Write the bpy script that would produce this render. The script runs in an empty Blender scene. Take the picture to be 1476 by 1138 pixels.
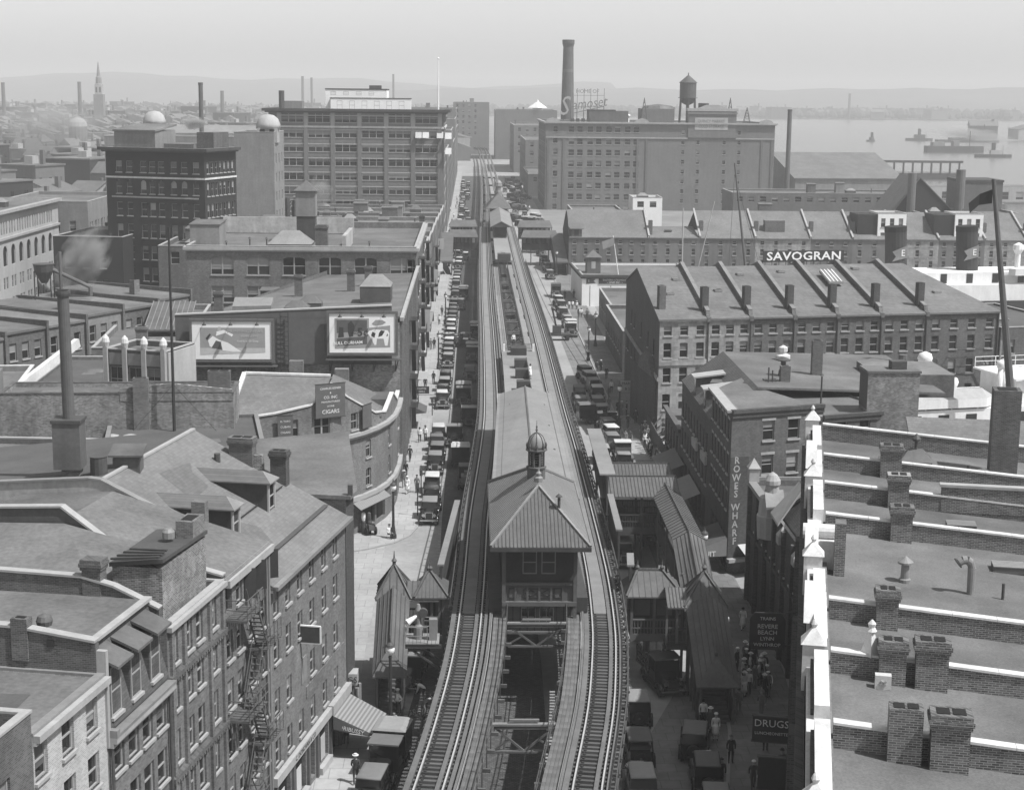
import bpy, bmesh, math, random
from mathutils import Vector, Matrix
random.seed(11)
S = bpy.context.scene
RAD = math.radians

# ---------------------------------------------------------------- camera
CAM = Vector((0.0, 0.0, 40.0))
FPX = 2330.0
PITCH = math.atan(434 / FPX); ROLL = 0.010
YAW = math.atan(63 / (FPX / math.cos(PITCH)))
fw = Vector((math.sin(YAW) * math.cos(PITCH), math.cos(YAW) * math.cos(PITCH), -math.sin(PITCH)))
r0 = Vector((math.cos(YAW), -math.sin(YAW), 0)); u0 = r0.cross(fw)
RT = r0 * math.cos(ROLL) + u0 * math.sin(ROLL); UP = -r0 * math.sin(ROLL) + u0 * math.cos(ROLL)
cd = bpy.data.cameras.new('camera'); cam = bpy.data.objects.new('camera', cd); S.collection.objects.link(cam)
cd.sensor_width = 36; cd.lens = FPX / 1476 * 36; cd.clip_start = 1; cd.clip_end = 20000
cam.matrix_world = Matrix(((RT.x, UP.x, -fw.x, CAM.x), (RT.y, UP.y, -fw.y, CAM.y), (RT.z, UP.z, -fw.z, CAM.z), (0, 0, 0, 1)))
S.camera = cam
# ---------------------------------------------------------------- sky, sun, exposure
SUN_EL = RAD(58.5); SUN_XY = Vector((0.88, -0.47))
SUN_XY.normalize()
w = bpy.data.worlds.new('World'); S.world = w; w.use_nodes = True
nt = w.node_tree; nt.nodes.clear()
sky = nt.nodes.new('ShaderNodeTexSky'); sky.sky_type = 'NISHITA'; sky.sun_disc = False
sky.sun_elevation = SUN_EL; sky.sun_rotation = math.atan2(SUN_XY.x, SUN_XY.y)
sky.air_density = 1.0; sky.dust_density = 1.5; sky.ozone_density = 1.0; sky.altitude = 20
bw = nt.nodes.new('ShaderNodeRGBToBW'); bg = nt.nodes.new('ShaderNodeBackground'); wo = nt.nodes.new('ShaderNodeOutputWorld')
bg.inputs['Strength'].default_value = 0.148
nt.links.new(sky.outputs[0], bw.inputs[0]); nt.links.new(bw.outputs[0], bg.inputs[0]); nt.links.new(bg.outputs[0], wo.inputs[0])
sl = bpy.data.lights.new('sun', 'SUN'); sl.energy = 4.2; sl.angle = RAD(0.6); sl.color = (1, 1, 1)
sun = bpy.data.objects.new('sun', sl); S.collection.objects.link(sun)
sdir = Vector((SUN_XY.x * math.cos(SUN_EL), SUN_XY.y * math.cos(SUN_EL), math.sin(SUN_EL)))
sun.rotation_euler = sdir.to_track_quat('Z', 'Y').to_euler(); sun.location = (60, -40, 120)
vs = S.view_settings; vs.view_transform = 'Standard'; vs.look = 'None'; vs.gamma = 1; vs.exposure = 0.35; vs.use_curve_mapping = False
S.cycles.max_bounces = 5; S.cycles.diffuse_bounces = 2; S.cycles.glossy_bounces = 2; S.cycles.transparent_max_bounces = 6; S.cycles.volume_bounces = 0
S.cycles.use_denoising = True

# ---------------------------------------------------------------- picking helpers: where a sight line meets a real plane
def ray(px, py): return fw * FPX + RT * (px - 738) - UP * (py - 569)
def G(px, py, z=0.0):
    d = ray(px, py); return CAM + d * ((z - CAM.z) / d.z)
def AY(px, py, y):
    d = ray(px, py); return CAM + d * (y / d.y)

# ---------------------------------------------------------------- materials (all grey: a monochrome place)
MATS = {}
def mat(name, v, rough=.85, ns=1.5, na=.25, brick=None, bax=None, bump=0.0, spec=.3, metal=0.0, stain=0.0, ns2=None, var=0.0):
    if name in MATS: return MATS[name]
    m = bpy.data.materials.new(name); m.use_nodes = True; n = m.node_tree; N = n.nodes; L = n.links
    p = N['Principled BSDF']; p.inputs['Roughness'].default_value = rough; p.inputs['Metallic'].default_value = metal
    p.inputs['Specular IOR Level'].default_value = spec
    tc = N.new('ShaderNodeTexCoord')
    def math_(op, a, b):
        k = N.new('ShaderNodeMath'); k.operation = op
        for i, t in enumerate((a, b)):
            if hasattr(t, 'links'): L.new(t, k.inputs[i])
            else: k.inputs[i].default_value = t
        return k.outputs[0]
    val = None
    if brick:
        bw_, bh_, mo, dv, mv = brick
        sx = N.new('ShaderNodeSeparateXYZ'); L.new(tc.outputs['Object'], sx.inputs[0])
        cx = N.new('ShaderNodeCombineXYZ'); L.new(math_('ADD', sx.outputs[0], sx.outputs[1]) if bax is None else sx.outputs[bax % 9], cx.inputs[0]); L.new(sx.outputs[1 if bax == 9 else 2], cx.inputs[1])
        bt = N.new('ShaderNodeTexBrick'); L.new(cx.outputs[0], bt.inputs['Vector'])
        bt.inputs['Scale'].default_value = 1; bt.inputs['Brick Width'].default_value = bw_; bt.inputs['Row Height'].default_value = bh_
        bt.inputs['Mortar Size'].default_value = mo; bt.inputs['Mortar Smooth'].default_value = .2; bt.inputs['Bias'].default_value = 0
        for k, q in (('Color1', v * (1 - dv)), ('Color2', v * (1 + dv)), ('Mortar', mv)): bt.inputs[k].default_value = (q, q, q, 1)
        b1 = N.new('ShaderNodeRGBToBW'); L.new(bt.outputs['Color'], b1.inputs[0]); val = b1.outputs[0]
        if bump:
            bp = N.new('ShaderNodeBump'); bp.inputs['Strength'].default_value = bump; bp.inputs['Distance'].default_value = .02; bp.invert = True
            L.new(bt.outputs['Fac'], bp.inputs['Height']); L.new(bp.outputs[0], p.inputs['Normal'])
    else:
        vn = N.new('ShaderNodeValue'); vn.outputs[0].default_value = v; val = vn.outputs[0]
    if na:
        for sc, am in ((ns * .3, na * .8), (ns, na), (ns2 or ns * 7.3, na * .8)):
            nz = N.new('ShaderNodeTexNoise'); nz.inputs['Scale'].default_value = sc; nz.inputs['Detail'].default_value = 4; nz.inputs['Roughness'].default_value = .6
            L.new(tc.outputs['Object'], nz.inputs['Vector'])
            val = math_('MULTIPLY', val, math_('ADD', math_('MULTIPLY', math_('SUBTRACT', nz.outputs['Fac'], .5), am * 3), 1.0))
    if stain:
        mp = N.new('ShaderNodeMapping'); mp.inputs['Scale'].default_value = (1.1, 1.1, .12); L.new(tc.outputs['Object'], mp.inputs[0])
        nz = N.new('ShaderNodeTexNoise'); nz.inputs['Scale'].default_value = 1.3; nz.inputs['Detail'].default_value = 5; L.new(mp.outputs[0], nz.inputs['Vector'])
        val = math_('MULTIPLY', val, math_('ADD', math_('MULTIPLY', math_('SUBTRACT', nz.outputs['Fac'], .5), stain * 2), 1.0))
    if var:
        oi = N.new('ShaderNodeObjectInfo')
        val = math_('MULTIPLY', val, math_('ADD', math_('MULTIPLY', math_('SUBTRACT', oi.outputs['Random'], .5), var * 2), 1.0))
    if bump and not brick:
        nz = N.new('ShaderNodeTexNoise'); nz.inputs['Scale'].default_value = (ns2 or ns * 7.3) * 1.5; nz.inputs['Detail'].default_value = 4; L.new(tc.outputs['Object'], nz.inputs['Vector'])
        bp = N.new('ShaderNodeBump'); bp.inputs['Strength'].default_value = bump; bp.inputs['Distance'].default_value = .05
        L.new(nz.outputs['Fac'], bp.inputs['Height']); L.new(bp.outputs[0], p.inputs['Normal'])
    cc = N.new('ShaderNodeCombineColor')
    for i in range(3): L.new(val, cc.inputs[i])
    L.new(cc.outputs[0], p.inputs['Base Color'])
    MATS[name] = m; return m
BR = lambda mv, dv=.3: (.22, .078, .011, dv, mv)
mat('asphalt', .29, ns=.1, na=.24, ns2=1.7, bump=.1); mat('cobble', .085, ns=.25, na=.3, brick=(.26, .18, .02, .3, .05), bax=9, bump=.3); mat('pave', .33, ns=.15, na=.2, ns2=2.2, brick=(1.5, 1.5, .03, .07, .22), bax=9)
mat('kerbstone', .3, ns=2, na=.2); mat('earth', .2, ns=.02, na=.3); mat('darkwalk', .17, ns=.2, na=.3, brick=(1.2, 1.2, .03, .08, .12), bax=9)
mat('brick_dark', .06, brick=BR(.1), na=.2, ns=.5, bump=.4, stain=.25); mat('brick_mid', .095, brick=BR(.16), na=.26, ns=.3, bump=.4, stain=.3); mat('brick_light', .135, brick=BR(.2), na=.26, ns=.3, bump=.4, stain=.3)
mat('brick_pale', .36, brick=BR(.5, .2), na=.12, ns=.5, bump=.3, stain=.15); mat('brick_rough', .17, brick=(.24, .085, .014, .45, .32), na=.5, ns=.35, bump=.5, stain=.3)
mat('brick_far', .15, na=.15, ns=.15, stain=.15); mat('brick_far_dark', .026, na=.2, ns=.15, stain=.15); mat('brick_far_mid', .12, na=.2, ns=.15, stain=.2); mat('wall_grey', .2, na=.2, ns=.4, stain=.25); mat('wall_lite', .36, na=.12, ns=.4, stain=.2)
mat('brick_par', .11, brick=(.26, .085, .014, .45, .27), na=.25, ns=.6, bump=.6)
mat('granite', .27, brick=(.9, .45, .012, .18, .18), na=.3, ns=.4, stain=.3)
mat('tar', .125, ns=.3, na=.4, ns2=5, bump=.15, stain=.0); mat('tar_dark', .085, ns=.35, na=.25, ns2=6, bump=.15); mat('tar_lite', .145, ns=.25, na=.38, ns2=4, bump=.1); mat('gravel', .125, ns=.35, na=.42, ns2=10, bump=.3)
mat('slate', .13, brick=(.28, .1, .006, .1, .09), bax=1, na=.2, ns=.35, bump=.2); mat('slate_lite', .16, brick=(.28, .1, .006, .1, .13), bax=1, na=.2, ns=.3, bump=.2); mat('slate_x', .15, brick=(.28, .1, .006, .1, .1), bax=0, na=.25, ns=.3, bump=.2); mat('slate_patch', .125, brick=(.28, .1, .006, .1, .1), bax=1, na=.2, ns=.3); mat('slate_dark', .09, brick=(.3, .12, .008, .2, .05), na=.2, ns=.5)
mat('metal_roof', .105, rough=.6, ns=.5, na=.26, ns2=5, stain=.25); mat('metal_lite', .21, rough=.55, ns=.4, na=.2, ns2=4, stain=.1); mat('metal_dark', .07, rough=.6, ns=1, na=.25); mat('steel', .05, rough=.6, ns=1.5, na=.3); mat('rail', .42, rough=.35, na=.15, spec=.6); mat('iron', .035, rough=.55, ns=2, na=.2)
mat('timber', .125, ns=1.2, na=.2, ns2=9, stain=.1, var=.14); mat('timber_lite', .22, ns=1, na=.15, ns2=8, brick=(40, .16, .012, .14, .2)); mat('timber_dark', .10, ns=1, na=.25, ns2=6, var=.2); mat('tie', .085, ns=1.2, na=.25, ns2=9, var=.3)
mat('plank', .2, ns=.8, na=.16, ns2=7, stain=.1); mat('wood_dark', .055, ns=1, na=.25, ns2=7, stain=.2); mat('wood_panel', .11, ns=1, na=.2, ns2=7)
mat('trim', .3, ns=1.5, na=.1); mat('white', .8, ns=.8, na=.06); mat('stone', .33, ns=1, na=.15, stain=.15); mat('stone_white', .55, ns=.8, na=.2, ns2=9, stain=.3); mat('plaster', .34, ns=.5, na=.3, stain=.3); mat('copper', .2, ns=.6, na=.3, stain=.4)
mat('glass', .02, rough=.08, spec=.6, na=0, var=.6); mat('blind', .2, rough=.6, na=.1, ns=3, var=.5); mat('black', .012, rough=.7, na=0); mat('sign_dark', .045, ns=3, na=.1); mat('sign_grey', .1, ns=2, na=.15); mat('sign_mid', .3, ns=2, na=.1); mat('lettering', .7, na=0)
mat('car_black', .018, rough=.2, spec=.6, na=0, var=.5); mat('car_grey', .09, rough=.25, spec=.6, na=0, var=.6); mat('canvas', .2, rough=.8, ns=4, na=.1, var=.4); mat('canvas_lite', .45, ns=3, na=.1, var=.15); mat('tyre', .03, rough=.8, na=0); mat('chrome', .7, rough=.2, metal=1, na=0)
mat('skin', .35, rough=.6, na=0); mat('cloth_dark', .03, rough=.9, na=0, var=.6); mat('cloth_mid', .14, rough=.9, na=0, var=.5); mat('cloth_white', .75, rough=.9, na=0); mat('hair', .03, na=0); mat('straw', .6, na=.1, ns=20)
mat('smoke_stack', .1, rough=.7, ns=.4, na=.2, stain=.3); mat('foliage', .07, ns=.3, na=.4); mat('hill', .07, ns=.004, na=.5, ns2=.03); mat('ship_white', .72, ns=.6, na=.1, stain=.15); mat('hull_dark', .04, ns=.5, na=.2)
M = MATS
# water
m = bpy.data.materials.new('water'); m.use_nodes = True; n = m.node_tree; p = n.nodes['Principled BSDF']
p.inputs['Base Color'].default_value = (.12, .12, .12, 1); p.inputs['Roughness'].default_value = .22; p.inputs['Specular IOR Level'].default_value = .6
tc = n.nodes.new('ShaderNodeTexCoord'); mp = n.nodes.new('ShaderNodeMapping'); mp.inputs['Scale'].default_value = (.02, .08, 1); n.links.new(tc.outputs['Object'], mp.inputs[0])
nz = n.nodes.new('ShaderNodeTexNoise'); nz.inputs['Scale'].default_value = 3; nz.inputs['Detail'].default_value = 6; n.links.new(mp.outputs[0], nz.inputs['Vector'])
bp = n.nodes.new('ShaderNodeBump'); bp.inputs['Strength'].default_value = .25; bp.inputs['Distance'].default_value = 1.5; n.links.new(nz.outputs['Fac'], bp.inputs['Height']); n.links.new(bp.outputs[0], p.inputs['Normal'])
M['water'] = m
def striped(name, a, b, period):
    m = bpy.data.materials.new(name); m.use_nodes = True; n = m.node_tree; p = n.nodes['Principled BSDF']; p.inputs['Roughness'].default_value = .9
    tc = n.nodes.new('ShaderNodeTexCoord'); wv = n.nodes.new('ShaderNodeTexWave'); wv.bands_direction = 'X'; wv.inputs['Scale'].default_value = .314 / period; wv.inputs['Distortion'].default_value = 0
    rp = n.nodes.new('ShaderNodeValToRGB'); rp.color_ramp.interpolation = 'CONSTANT'; rp.color_ramp.elements[0].color = (a, a, a, 1); rp.color_ramp.elements[1].color = (b, b, b, 1); rp.color_ramp.elements[1].position = .5
    n.links.new(tc.outputs['Object'], wv.inputs['Vector']); n.links.new(wv.outputs['Fac'], rp.inputs[0]); n.links.new(rp.outputs[0], p.inputs['Base Color']); M[name] = m
striped('awning', .15, .25, .22)

# ---------------------------------------------------------------- mesh building
COL = S.collection
class MB:
    def __init__(s): s.v = []; s.f = []; s.m = []
    def add(s, vs, fs, mi=0):
        k = len(s.v); s.v.extend([tuple(a) for a in vs]); s.f.extend([tuple(i + k for i in f) for f in fs]); s.m.extend([mi] * len(fs)); return s
    def box(s, x0, y0, z0, x1, y1, z1, mi=0):
        return s.add([(x0, y0, z0), (x1, y0, z0), (x1, y1, z0), (x0, y1, z0), (x0, y0, z1), (x1, y0, z1), (x1, y1, z1), (x0, y1, z1)],
                     [(0, 3, 2, 1), (4, 5, 6, 7), (0, 1, 5, 4), (1, 2, 6, 5), (2, 3, 7, 6), (3, 0, 4, 7)], mi)
    def poly(s, pts, mi=0): return s.add(pts, [tuple(range(len(pts)))], mi)
    def prism(s, poly, z0, z1, mi=0):
        n = len(poly); a = sum(poly[i][0] * poly[(i + 1) % n][1] - poly[(i + 1) % n][0] * poly[i][1] for i in range(n))
        if a < 0: poly = poly[::-1]
        vs = [(x, y, z0) for x, y in poly] + [(x, y, z1) for x, y in poly]
        return s.add(vs, [tuple(range(n))[::-1], tuple(range(n, 2 * n))] + [(i, (i + 1) % n, n + (i + 1) % n, n + i) for i in range(n)], mi)
    def slab(s, pts, t, mi=0):           # planar polygon given a thickness downwards
        n = len(pts); return s.add([tuple(p) for p in pts] + [(p[0], p[1], p[2] - t) for p in pts],
            [tuple(range(n)), tuple(range(n, 2 * n))[::-1]] + [(i, n + i, n + (i + 1) % n, (i + 1) % n) for i in range(n)], mi)
    def bar(s, p, q, w, h=None, mi=0):
        h = h or w; p = Vector(p); q = Vector(q); d = (q - p).normalized()
        a = d.cross(Vector((0, 0, 1)))
        if a.length < 1e-4: a = Vector((1, 0, 0))
        a.normalize(); b = a.cross(d).normalized(); a *= w / 2; b *= h / 2
        return s.add([p - a - b, p + a - b, p + a + b, p - a + b, q - a - b, q + a - b, q + a + b, q - a + b],
                     [(0, 1, 2, 3), (7, 6, 5, 4), (0, 4, 5, 1), (1, 5, 6, 2), (2, 6, 7, 3), (3, 7, 4, 0)], mi)
    def tube(s, p, q, r0, r1=None, n=8, mi=0):
        r1 = r0 if r1 is None else r1; p = Vector(p); q = Vector(q); d = (q - p).normalized()
        a = d.orthogonal().normalized(); b = d.cross(a); vs = []
        for c, r in ((p, r0), (q, r1)):
            for i in range(n):
                t = 2 * math.pi * i / n; vs.append(c + a * (r * math.cos(t)) + b * (r * math.sin(t)))
        return s.add(vs, [tuple(range(n))[::-1], tuple(range(n, 2 * n))] + [(i, (i + 1) % n, n + (i + 1) % n, n + i) for i in range(n)], mi)
    def lathe(s, prof, n=10, cx=0, cy=0, mi=0):
        vs = []; k = len(prof)
        for r, z in prof:
            for i in range(n):
                t = 2 * math.pi * i / n; vs.append((cx + r * math.cos(t), cy + r * math.sin(t), z))
        fs = [(j * n + i, j * n + (i + 1) % n, (j + 1) * n + (i + 1) % n, (j + 1) * n + i) for j in range(k - 1) for i in range(n)]
        fs += [tuple(range(n))[::-1], tuple(range((k - 1) * n, k * n))]
        return s.add(vs, fs, mi)
    def exz(s, poly, y0, y1, mi=0):      # polygon in x,z pushed along y
        n = len(poly); return s.add([(x, y0, z) for x, z in poly] + [(x, y1, z) for x, z in poly],
            [tuple(range(n)), tuple(range(n, 2 * n))[::-1]] + [(i, n + i, n + (i + 1) % n, (i + 1) % n) for i in range(n)], mi)
    def eyz(s, poly, x0, x1, mi=0):      # polygon in y,z pushed along x
        n = len(poly); return s.add([(x0, y, z) for y, z in poly] + [(x1, y, z) for y, z in poly],
            [tuple(range(n))[::-1], tuple(range(n, 2 * n))] + [(i, (i + 1) % n, n + (i + 1) % n, n + i) for i in range(n)], mi)
    def mesh(s, name, mats, smooth=False):
        me = bpy.data.meshes.new(name); me.from_pydata(s.v, [], s.f)
        if not isinstance(mats, (list, tuple)): mats = [mats]
        for q in mats: me.materials.append(M[q])
        if len(mats) > 1: me.polygons.foreach_set('material_index', s.m)
        me.update()
        bm = bmesh.new(); bm.from_mesh(me); bmesh.ops.recalc_face_normals(bm, faces=bm.faces); bm.to_mesh(me); bm.free()
        if smooth: me.polygons.foreach_set('use_smooth', [True] * len(me.polygons))
        return me
    def build(s, name, mats, parent=None, loc=(0, 0, 0), rot=0, smooth=False, **k):
        return obj(name, s.mesh(name, mats, smooth), parent, loc, rot, **k)
KIDS = {}
def obj(name, me, parent=None, loc=(0, 0, 0), rot=0, scale=None, **k):
    o = bpy.data.objects.new(name, me); COL.objects.link(o)
    if parent: o.parent = parent; KIDS.setdefault(parent, []).append(o)
    o.location = loc
    if rot: o.rotation_euler = (0, 0, rot) if not isinstance(rot, tuple) else rot
    if scale: o.scale = scale
    for a, b in k.items(): o[a] = b
    return o
def thing(name, label, cat, loc=(0, 0, 0), rot=0, group=None):
    o = obj(name, None, None, loc, rot); o['label'] = label; o['category'] = cat
    if group: o['group'] = group
    return o
def tag(o, label, cat, group=None):
    o['label'] = label; o['category'] = cat
    if group: o['group'] = group
    return o
def struct(o): o['kind'] = 'structure'; return o
def skew(b, k):
    for o in KIDS.get(b, ()):
        if o.data and o.data.users == 1 and o.location.length < 1e-6:
            for v_ in o.data.vertices: v_.co.x += k * v_.co.y
            skew(o, k)
        else: o.location.x += k * o.location.y
def tree_copy(o, parent=None):
    c = o.copy(); COL.objects.link(c); c.parent = parent
    for ch in KIDS.get(o, ()): tree_copy(ch, c)
    return c
def text(parent, body, size, loc, rot, m='lettering', ext=.01, sx=1.0, bold=0.0, align='CENTER', shear=0.0, spc=1.0):
    cu = bpy.data.curves.new('lettering', 'FONT'); cu.body = body; cu.size = size; cu.extrude = ext; cu.align_x = align; cu.align_y = 'CENTER'; cu.offset = bold; cu.shear = shear; cu.space_character = spc; cu.resolution_u = 2
    t = bpy.data.objects.new('tmp', cu)
    me = bpy.data.meshes.new_from_object(t); bpy.data.objects.remove(t); bpy.data.curves.remove(cu)
    me.materials.clear(); me.materials.append(M[m])
    return obj('lettering', me, parent, loc, rot, (sx, 1, 1))
def lerp_path(pts):
    def f(y):
        if y <= pts[0][0]: i = 0
        elif y >= pts[-1][0]: i = len(pts) - 2
        else: i = max(k for k in range(len(pts) - 1) if pts[k][0] <= y)
        p0 = pts[max(i - 1, 0)]; p1 = pts[i]; p2 = pts[i + 1]; p3 = pts[min(i + 2, len(pts) - 1)]
        h = p2[0] - p1[0]; t = (y - p1[0]) / h
        if t < 0 or t > 1: return p1[1] + (p2[1] - p1[1]) * t
        m1 = (p2[1] - p0[1]) / (p2[0] - p0[0]); m2 = (p3[1] - p1[1]) / (p3[0] - p1[0])
        return (2*t**3 - 3*t*t + 1) * p1[1] + (t**3 - 2*t*t + t) * h * m1 + (-2*t**3 + 3*t*t) * p2[1] + (t**3 - t*t) * h * m2
    return f

# ---------------------------------------------------------------- windows and walls
WC = {}
def wmesh(w, h, st):
    k = (round(w, 2), round(h, 2), st)
    if k in WC: return WC[k]
    f = MB(); t = .07 if h > 1 else .05; d = .09
    f.box(0, 0, 0, t, d, h); f.box(w - t, 0, 0, w, d, h); f.box(t, 0, 0, w - t, d, t); f.box(t, 0, h - t, w - t, d, h)
    n = {'pair': 2, 'trip': 3, 'quad': 4}.get(st, 1)
    for i in range(1, n): f.box(w * i / n - .08, -.01, t, w * i / n + .08, d, h - t)
    for i in range(n):
        a = w * i / n + (t if i == 0 else .08); b = w * (i + 1) / n - (t if i == n - 1 else .08)
        f.box(a, .01, h * .5 - .035, b, d, h * .5 + .035)
        if st in ('22', '66'):
            f.box((a + b) / 2 - .018, .03, t, (a + b) / 2 + .018, d - .01, h - t)
        if st == '66':
            for q in (.25, .75): f.box(a, .032, h * q - .018, b, d - .012, h * q + .018)
    fm = f.mesh('window', ['trim'])
    panes = []
    for bl in (0, .35, .5, .75):
        g = MB(); z = h - t - (h - 2 * t) * bl
        g.poly([(t, .06, t), (w - t, .06, t), (w - t, .06, z), (t, .06, z)], 0)
        if bl: g.poly([(t, .06, z), (w - t, .06, z), (w - t, .06, h - t), (t, .06, h - t)], 1)
        panes.append(g.mesh('pane', ['glass', 'blind']))
    s_ = MB().box(-.08, -.12, -.13, w + .08, .16, 0).mesh('sill', ['stone'])
    l_ = MB().box(-.12, -.03, h, w + .12, .12, h + .22).mesh('lintel', ['stone'])
    fa = MB(); fa.box(0, .02, 0, .06, .1, h, 1).box(w - .06, .02, 0, w, .1, h, 1).box(.06, .02, 0, w - .06, .1, .07, 1).box(.06, .02, h - .07, w - .06, .1, h, 1)
    for i in range(1, n): fa.box(w * i / n - .09, 0, .07, w * i / n + .09, .1, h - .07, 1)
    fa.box(.06, .03, h / 2 - .04, w - .06, .1, h / 2 + .04, 1)
    far = []
    for bl in (0, .3, .5, .7):
        g = MB(); g.v = list(fa.v); g.f = list(fa.f); g.m = list(fa.m); z = h - (h * bl)
        g.poly([(0, .07, 0), (w, .07, 0), (w, .07, z), (0, .07, z)], 0)
        if bl: g.poly([(0, .07, z), (w, .07, z), (w, .07, h), (0, .07, h)], 2)
        far.append(g.mesh('window', ['glass', 'trim', 'blind']))
    WC[k] = (fm, panes, s_, l_, far); return WC[k]
SHUT = {}
def wall(b, o, ang, L, z0, z1, ops, m, depth=.16, far=0, sill=1, lint=0, name='wall', blindp=.5, frame='trim', dark=0):
    """A wall with real openings; ops: (u, v, w, h, style[, arch])."""
    ca, sa = math.cos(ang), math.sin(ang); mb = MB()
    def P(u, z, t=0.0): return (o[0] + ca * u - sa * t, o[1] + sa * u + ca * t, z)
    us = sorted({0.0, L} | {round(q, 4) for p in ops for q in (p[0], p[0] + p[2]) if 0 < q < L})
    zs = sorted({z0, z1} | {round(q, 4) for p in ops for q in (p[1], p[1] + p[3]) if z0 < q < z1})
    rows = {}
    for j in range(len(zs) - 1):
        zc = (zs[j] + zs[j + 1]) / 2; act = [p for p in ops if p[1] < zc < p[1] + p[3]]
        cuts = sorted({0.0, L} | {round(q, 4) for p in act for q in (p[0], p[0] + p[2])})
        for i in range(len(cuts) - 1):
            uc = (cuts[i] + cuts[i + 1]) / 2
            if any(p[0] < uc < p[0] + p[2] for p in act): continue
            mb.poly([P(cuts[i], zs[j]), P(cuts[i + 1], zs[j]), P(cuts[i + 1], zs[j + 1]), P(cuts[i], zs[j + 1])])
    for p in ops:
        u, v, w_, h = p[:4]; st = p[4]; dd = depth
        for a, c in (((u, v), (u + w_, v)), ((u + w_, v), (u + w_, v + h)), ((u + w_, v + h), (u, v + h)), ((u, v + h), (u, v))):
            mb.poly([P(*a), P(*c), P(c[0], c[1], dd + .1), P(a[0], a[1], dd + .1)])
        if len(p) > 5 and p[5]:
            rr = w_ / 2; k = p[5]; n = 8     # arch: fill the two upper corners
            arc = [(u + rr - rr * math.cos(math.pi * i / n), v + h - rr * k + rr * k * math.sin(math.pi * i / n)) for i in range(n + 1)]
            for i in range(n // 2):
                mb.poly([P(u, v + h, .0), P(*arc[i]), P(*arc[i + 1])]); mb.poly([P(*arc[i]), P(*arc[i + 1]), P(*arc[i + 1], dd), P(*arc[i], dd)])
                q = n - i; mb.poly([P(u + w_, v + h, .0), P(*arc[q - 1]), P(*arc[q])]); mb.poly([P(*arc[q - 1]), P(*arc[q]), P(*arc[q], dd), P(*arc[q - 1], dd)])
        if st == 'open':
            mb.poly([P(u, v, dd + .08), P(u + w_, v, dd + .08), P(u + w_, v + h, dd + .08), P(u, v + h, dd + .08)], 1); continue
        fm, panes, s_, l_, fr = wmesh(w_, h, st)
        pos = P(u, v, dd - .05); q = 0 if random.random() > blindp else random.choice((1, 2, 2, 3))
        if far:
            wn = obj('window', fr[q], b, pos, ang)
            if far == 1 and sill: obj('sill', s_, wn, (0, -(dd - .05), 0))
        else:
            wn = obj('window', fm, b, pos, ang); obj('pane', panes[q], wn)
            if sill: obj('sill', s_, wn, (0, -(dd - .05), 0))
            if lint: obj('lintel', l_, wn, (0, -(dd - .05), 0))
    return mb.build(name, [m, 'black'], b)
def grid(u0, du, nu, v0, dv, nv, w, h, st='11', arch=0): return [(u0 + du * i, v0 + dv * j, w, h, st, arch) for j in range(nv) for i in range(nu)]
def even(L, n, z, w, h, st='11', arch=0, m=0.0):
    s = (L - 2 * m) / n; return [(m + s * i + (s - w) / 2, z, w, h, st, arch) for i in range(n)]
def parapet(b, x0, y0, x1, y1, zr, zt, m='stone', t=.3, over=.05, body=None):
    mb = MB()
    for a in ((x0, y0, x1, y0 + t), (x0, y1 - t, x1, y1), (x0, y0 + t, x0 + t, y1 - t), (x1 - t, y0 + t, x1, y1 - t)):
        mb.box(a[0] + .004, a[1] + .004, zr - .1, a[2] - .004, a[3] - .004, zt)
    mb.build('parapet', body or m, b)
    c = MB()
    for a in ((x0 - over, y0 - over, x1 + over, y0 + t), (x0 - over, y1 - t, x1 + over, y1 + over), (x0 - over, y0 + t, x0 + t, y1 - t), (x1 - t, y0 + t, x1 + over, y1 - t)):
        c.box(a[0], a[1], zt + .002, a[2], a[3], zt + .1)
    return c.build('coping', m, b)
def block(name, label, loc, ang, w, d, h, m, f=(), r=(), l=(), roof='tar', par=.6, cop='stone', far=0, cat='building', group=None, cornice=None, z0=0, slope=0, **kw):
    b = thing(name, label, cat, loc, ang, group)
    for o, a, L, ops in (((0, 0), 0, w, f), ((w, 0), math.pi / 2, d, r), ((w, d), math.pi, w, ()), ((0, d), -math.pi / 2, d, l)):
        wall(b, o, a, L, z0, h, list(ops), m, far=far, **kw)
    if roof: MB().slab([(.02, .02, h - par), (w - .02, .02, h - par), (w - .02, d - .02, h - par + slope), (.02, d - .02, h - par + slope)], .2).build('roof', roof, b)
    if par: parapet(b, 0, 0, w, d, h - par, h, cop, body=m)
    if roof and far < 2 and w > 6:
        for i in range(4):
            x, y, s_ = random.uniform(.8, w - 3.5), random.uniform(.8, d - 3), random.uniform(1, 2.6); z = h - par + .006 + .004 * i
            MB().slab([(x, y, z + slope * y / d), (x + s_, y + .2, z + slope * y / d), (x + s_ * .9, y + s_ * 1.1, z + slope * y / d), (x + .1, y + s_, z + slope * y / d)], .003).build('tar_patch', random.choice(('tar_dark', 'tar', 'tar_lite')), b)
    if cornice:
        pr, ch, cm, cz = cornice; c = MB()
        for q, e in ((ch, pr), (ch * .5, pr * .55)):
            zt = cz if q == ch else cz - ch
            zb = cz - ch if q == ch else cz - ch - q
            c.box(-e, -e, zb, w + e, -.003, zt); c.box(w + .003, -.003, zb, w + e, d, zt); c.box(-e, -.003, zb, -.003, d, zt)
        c.build('cornice', cm, b)
    return b
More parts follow.
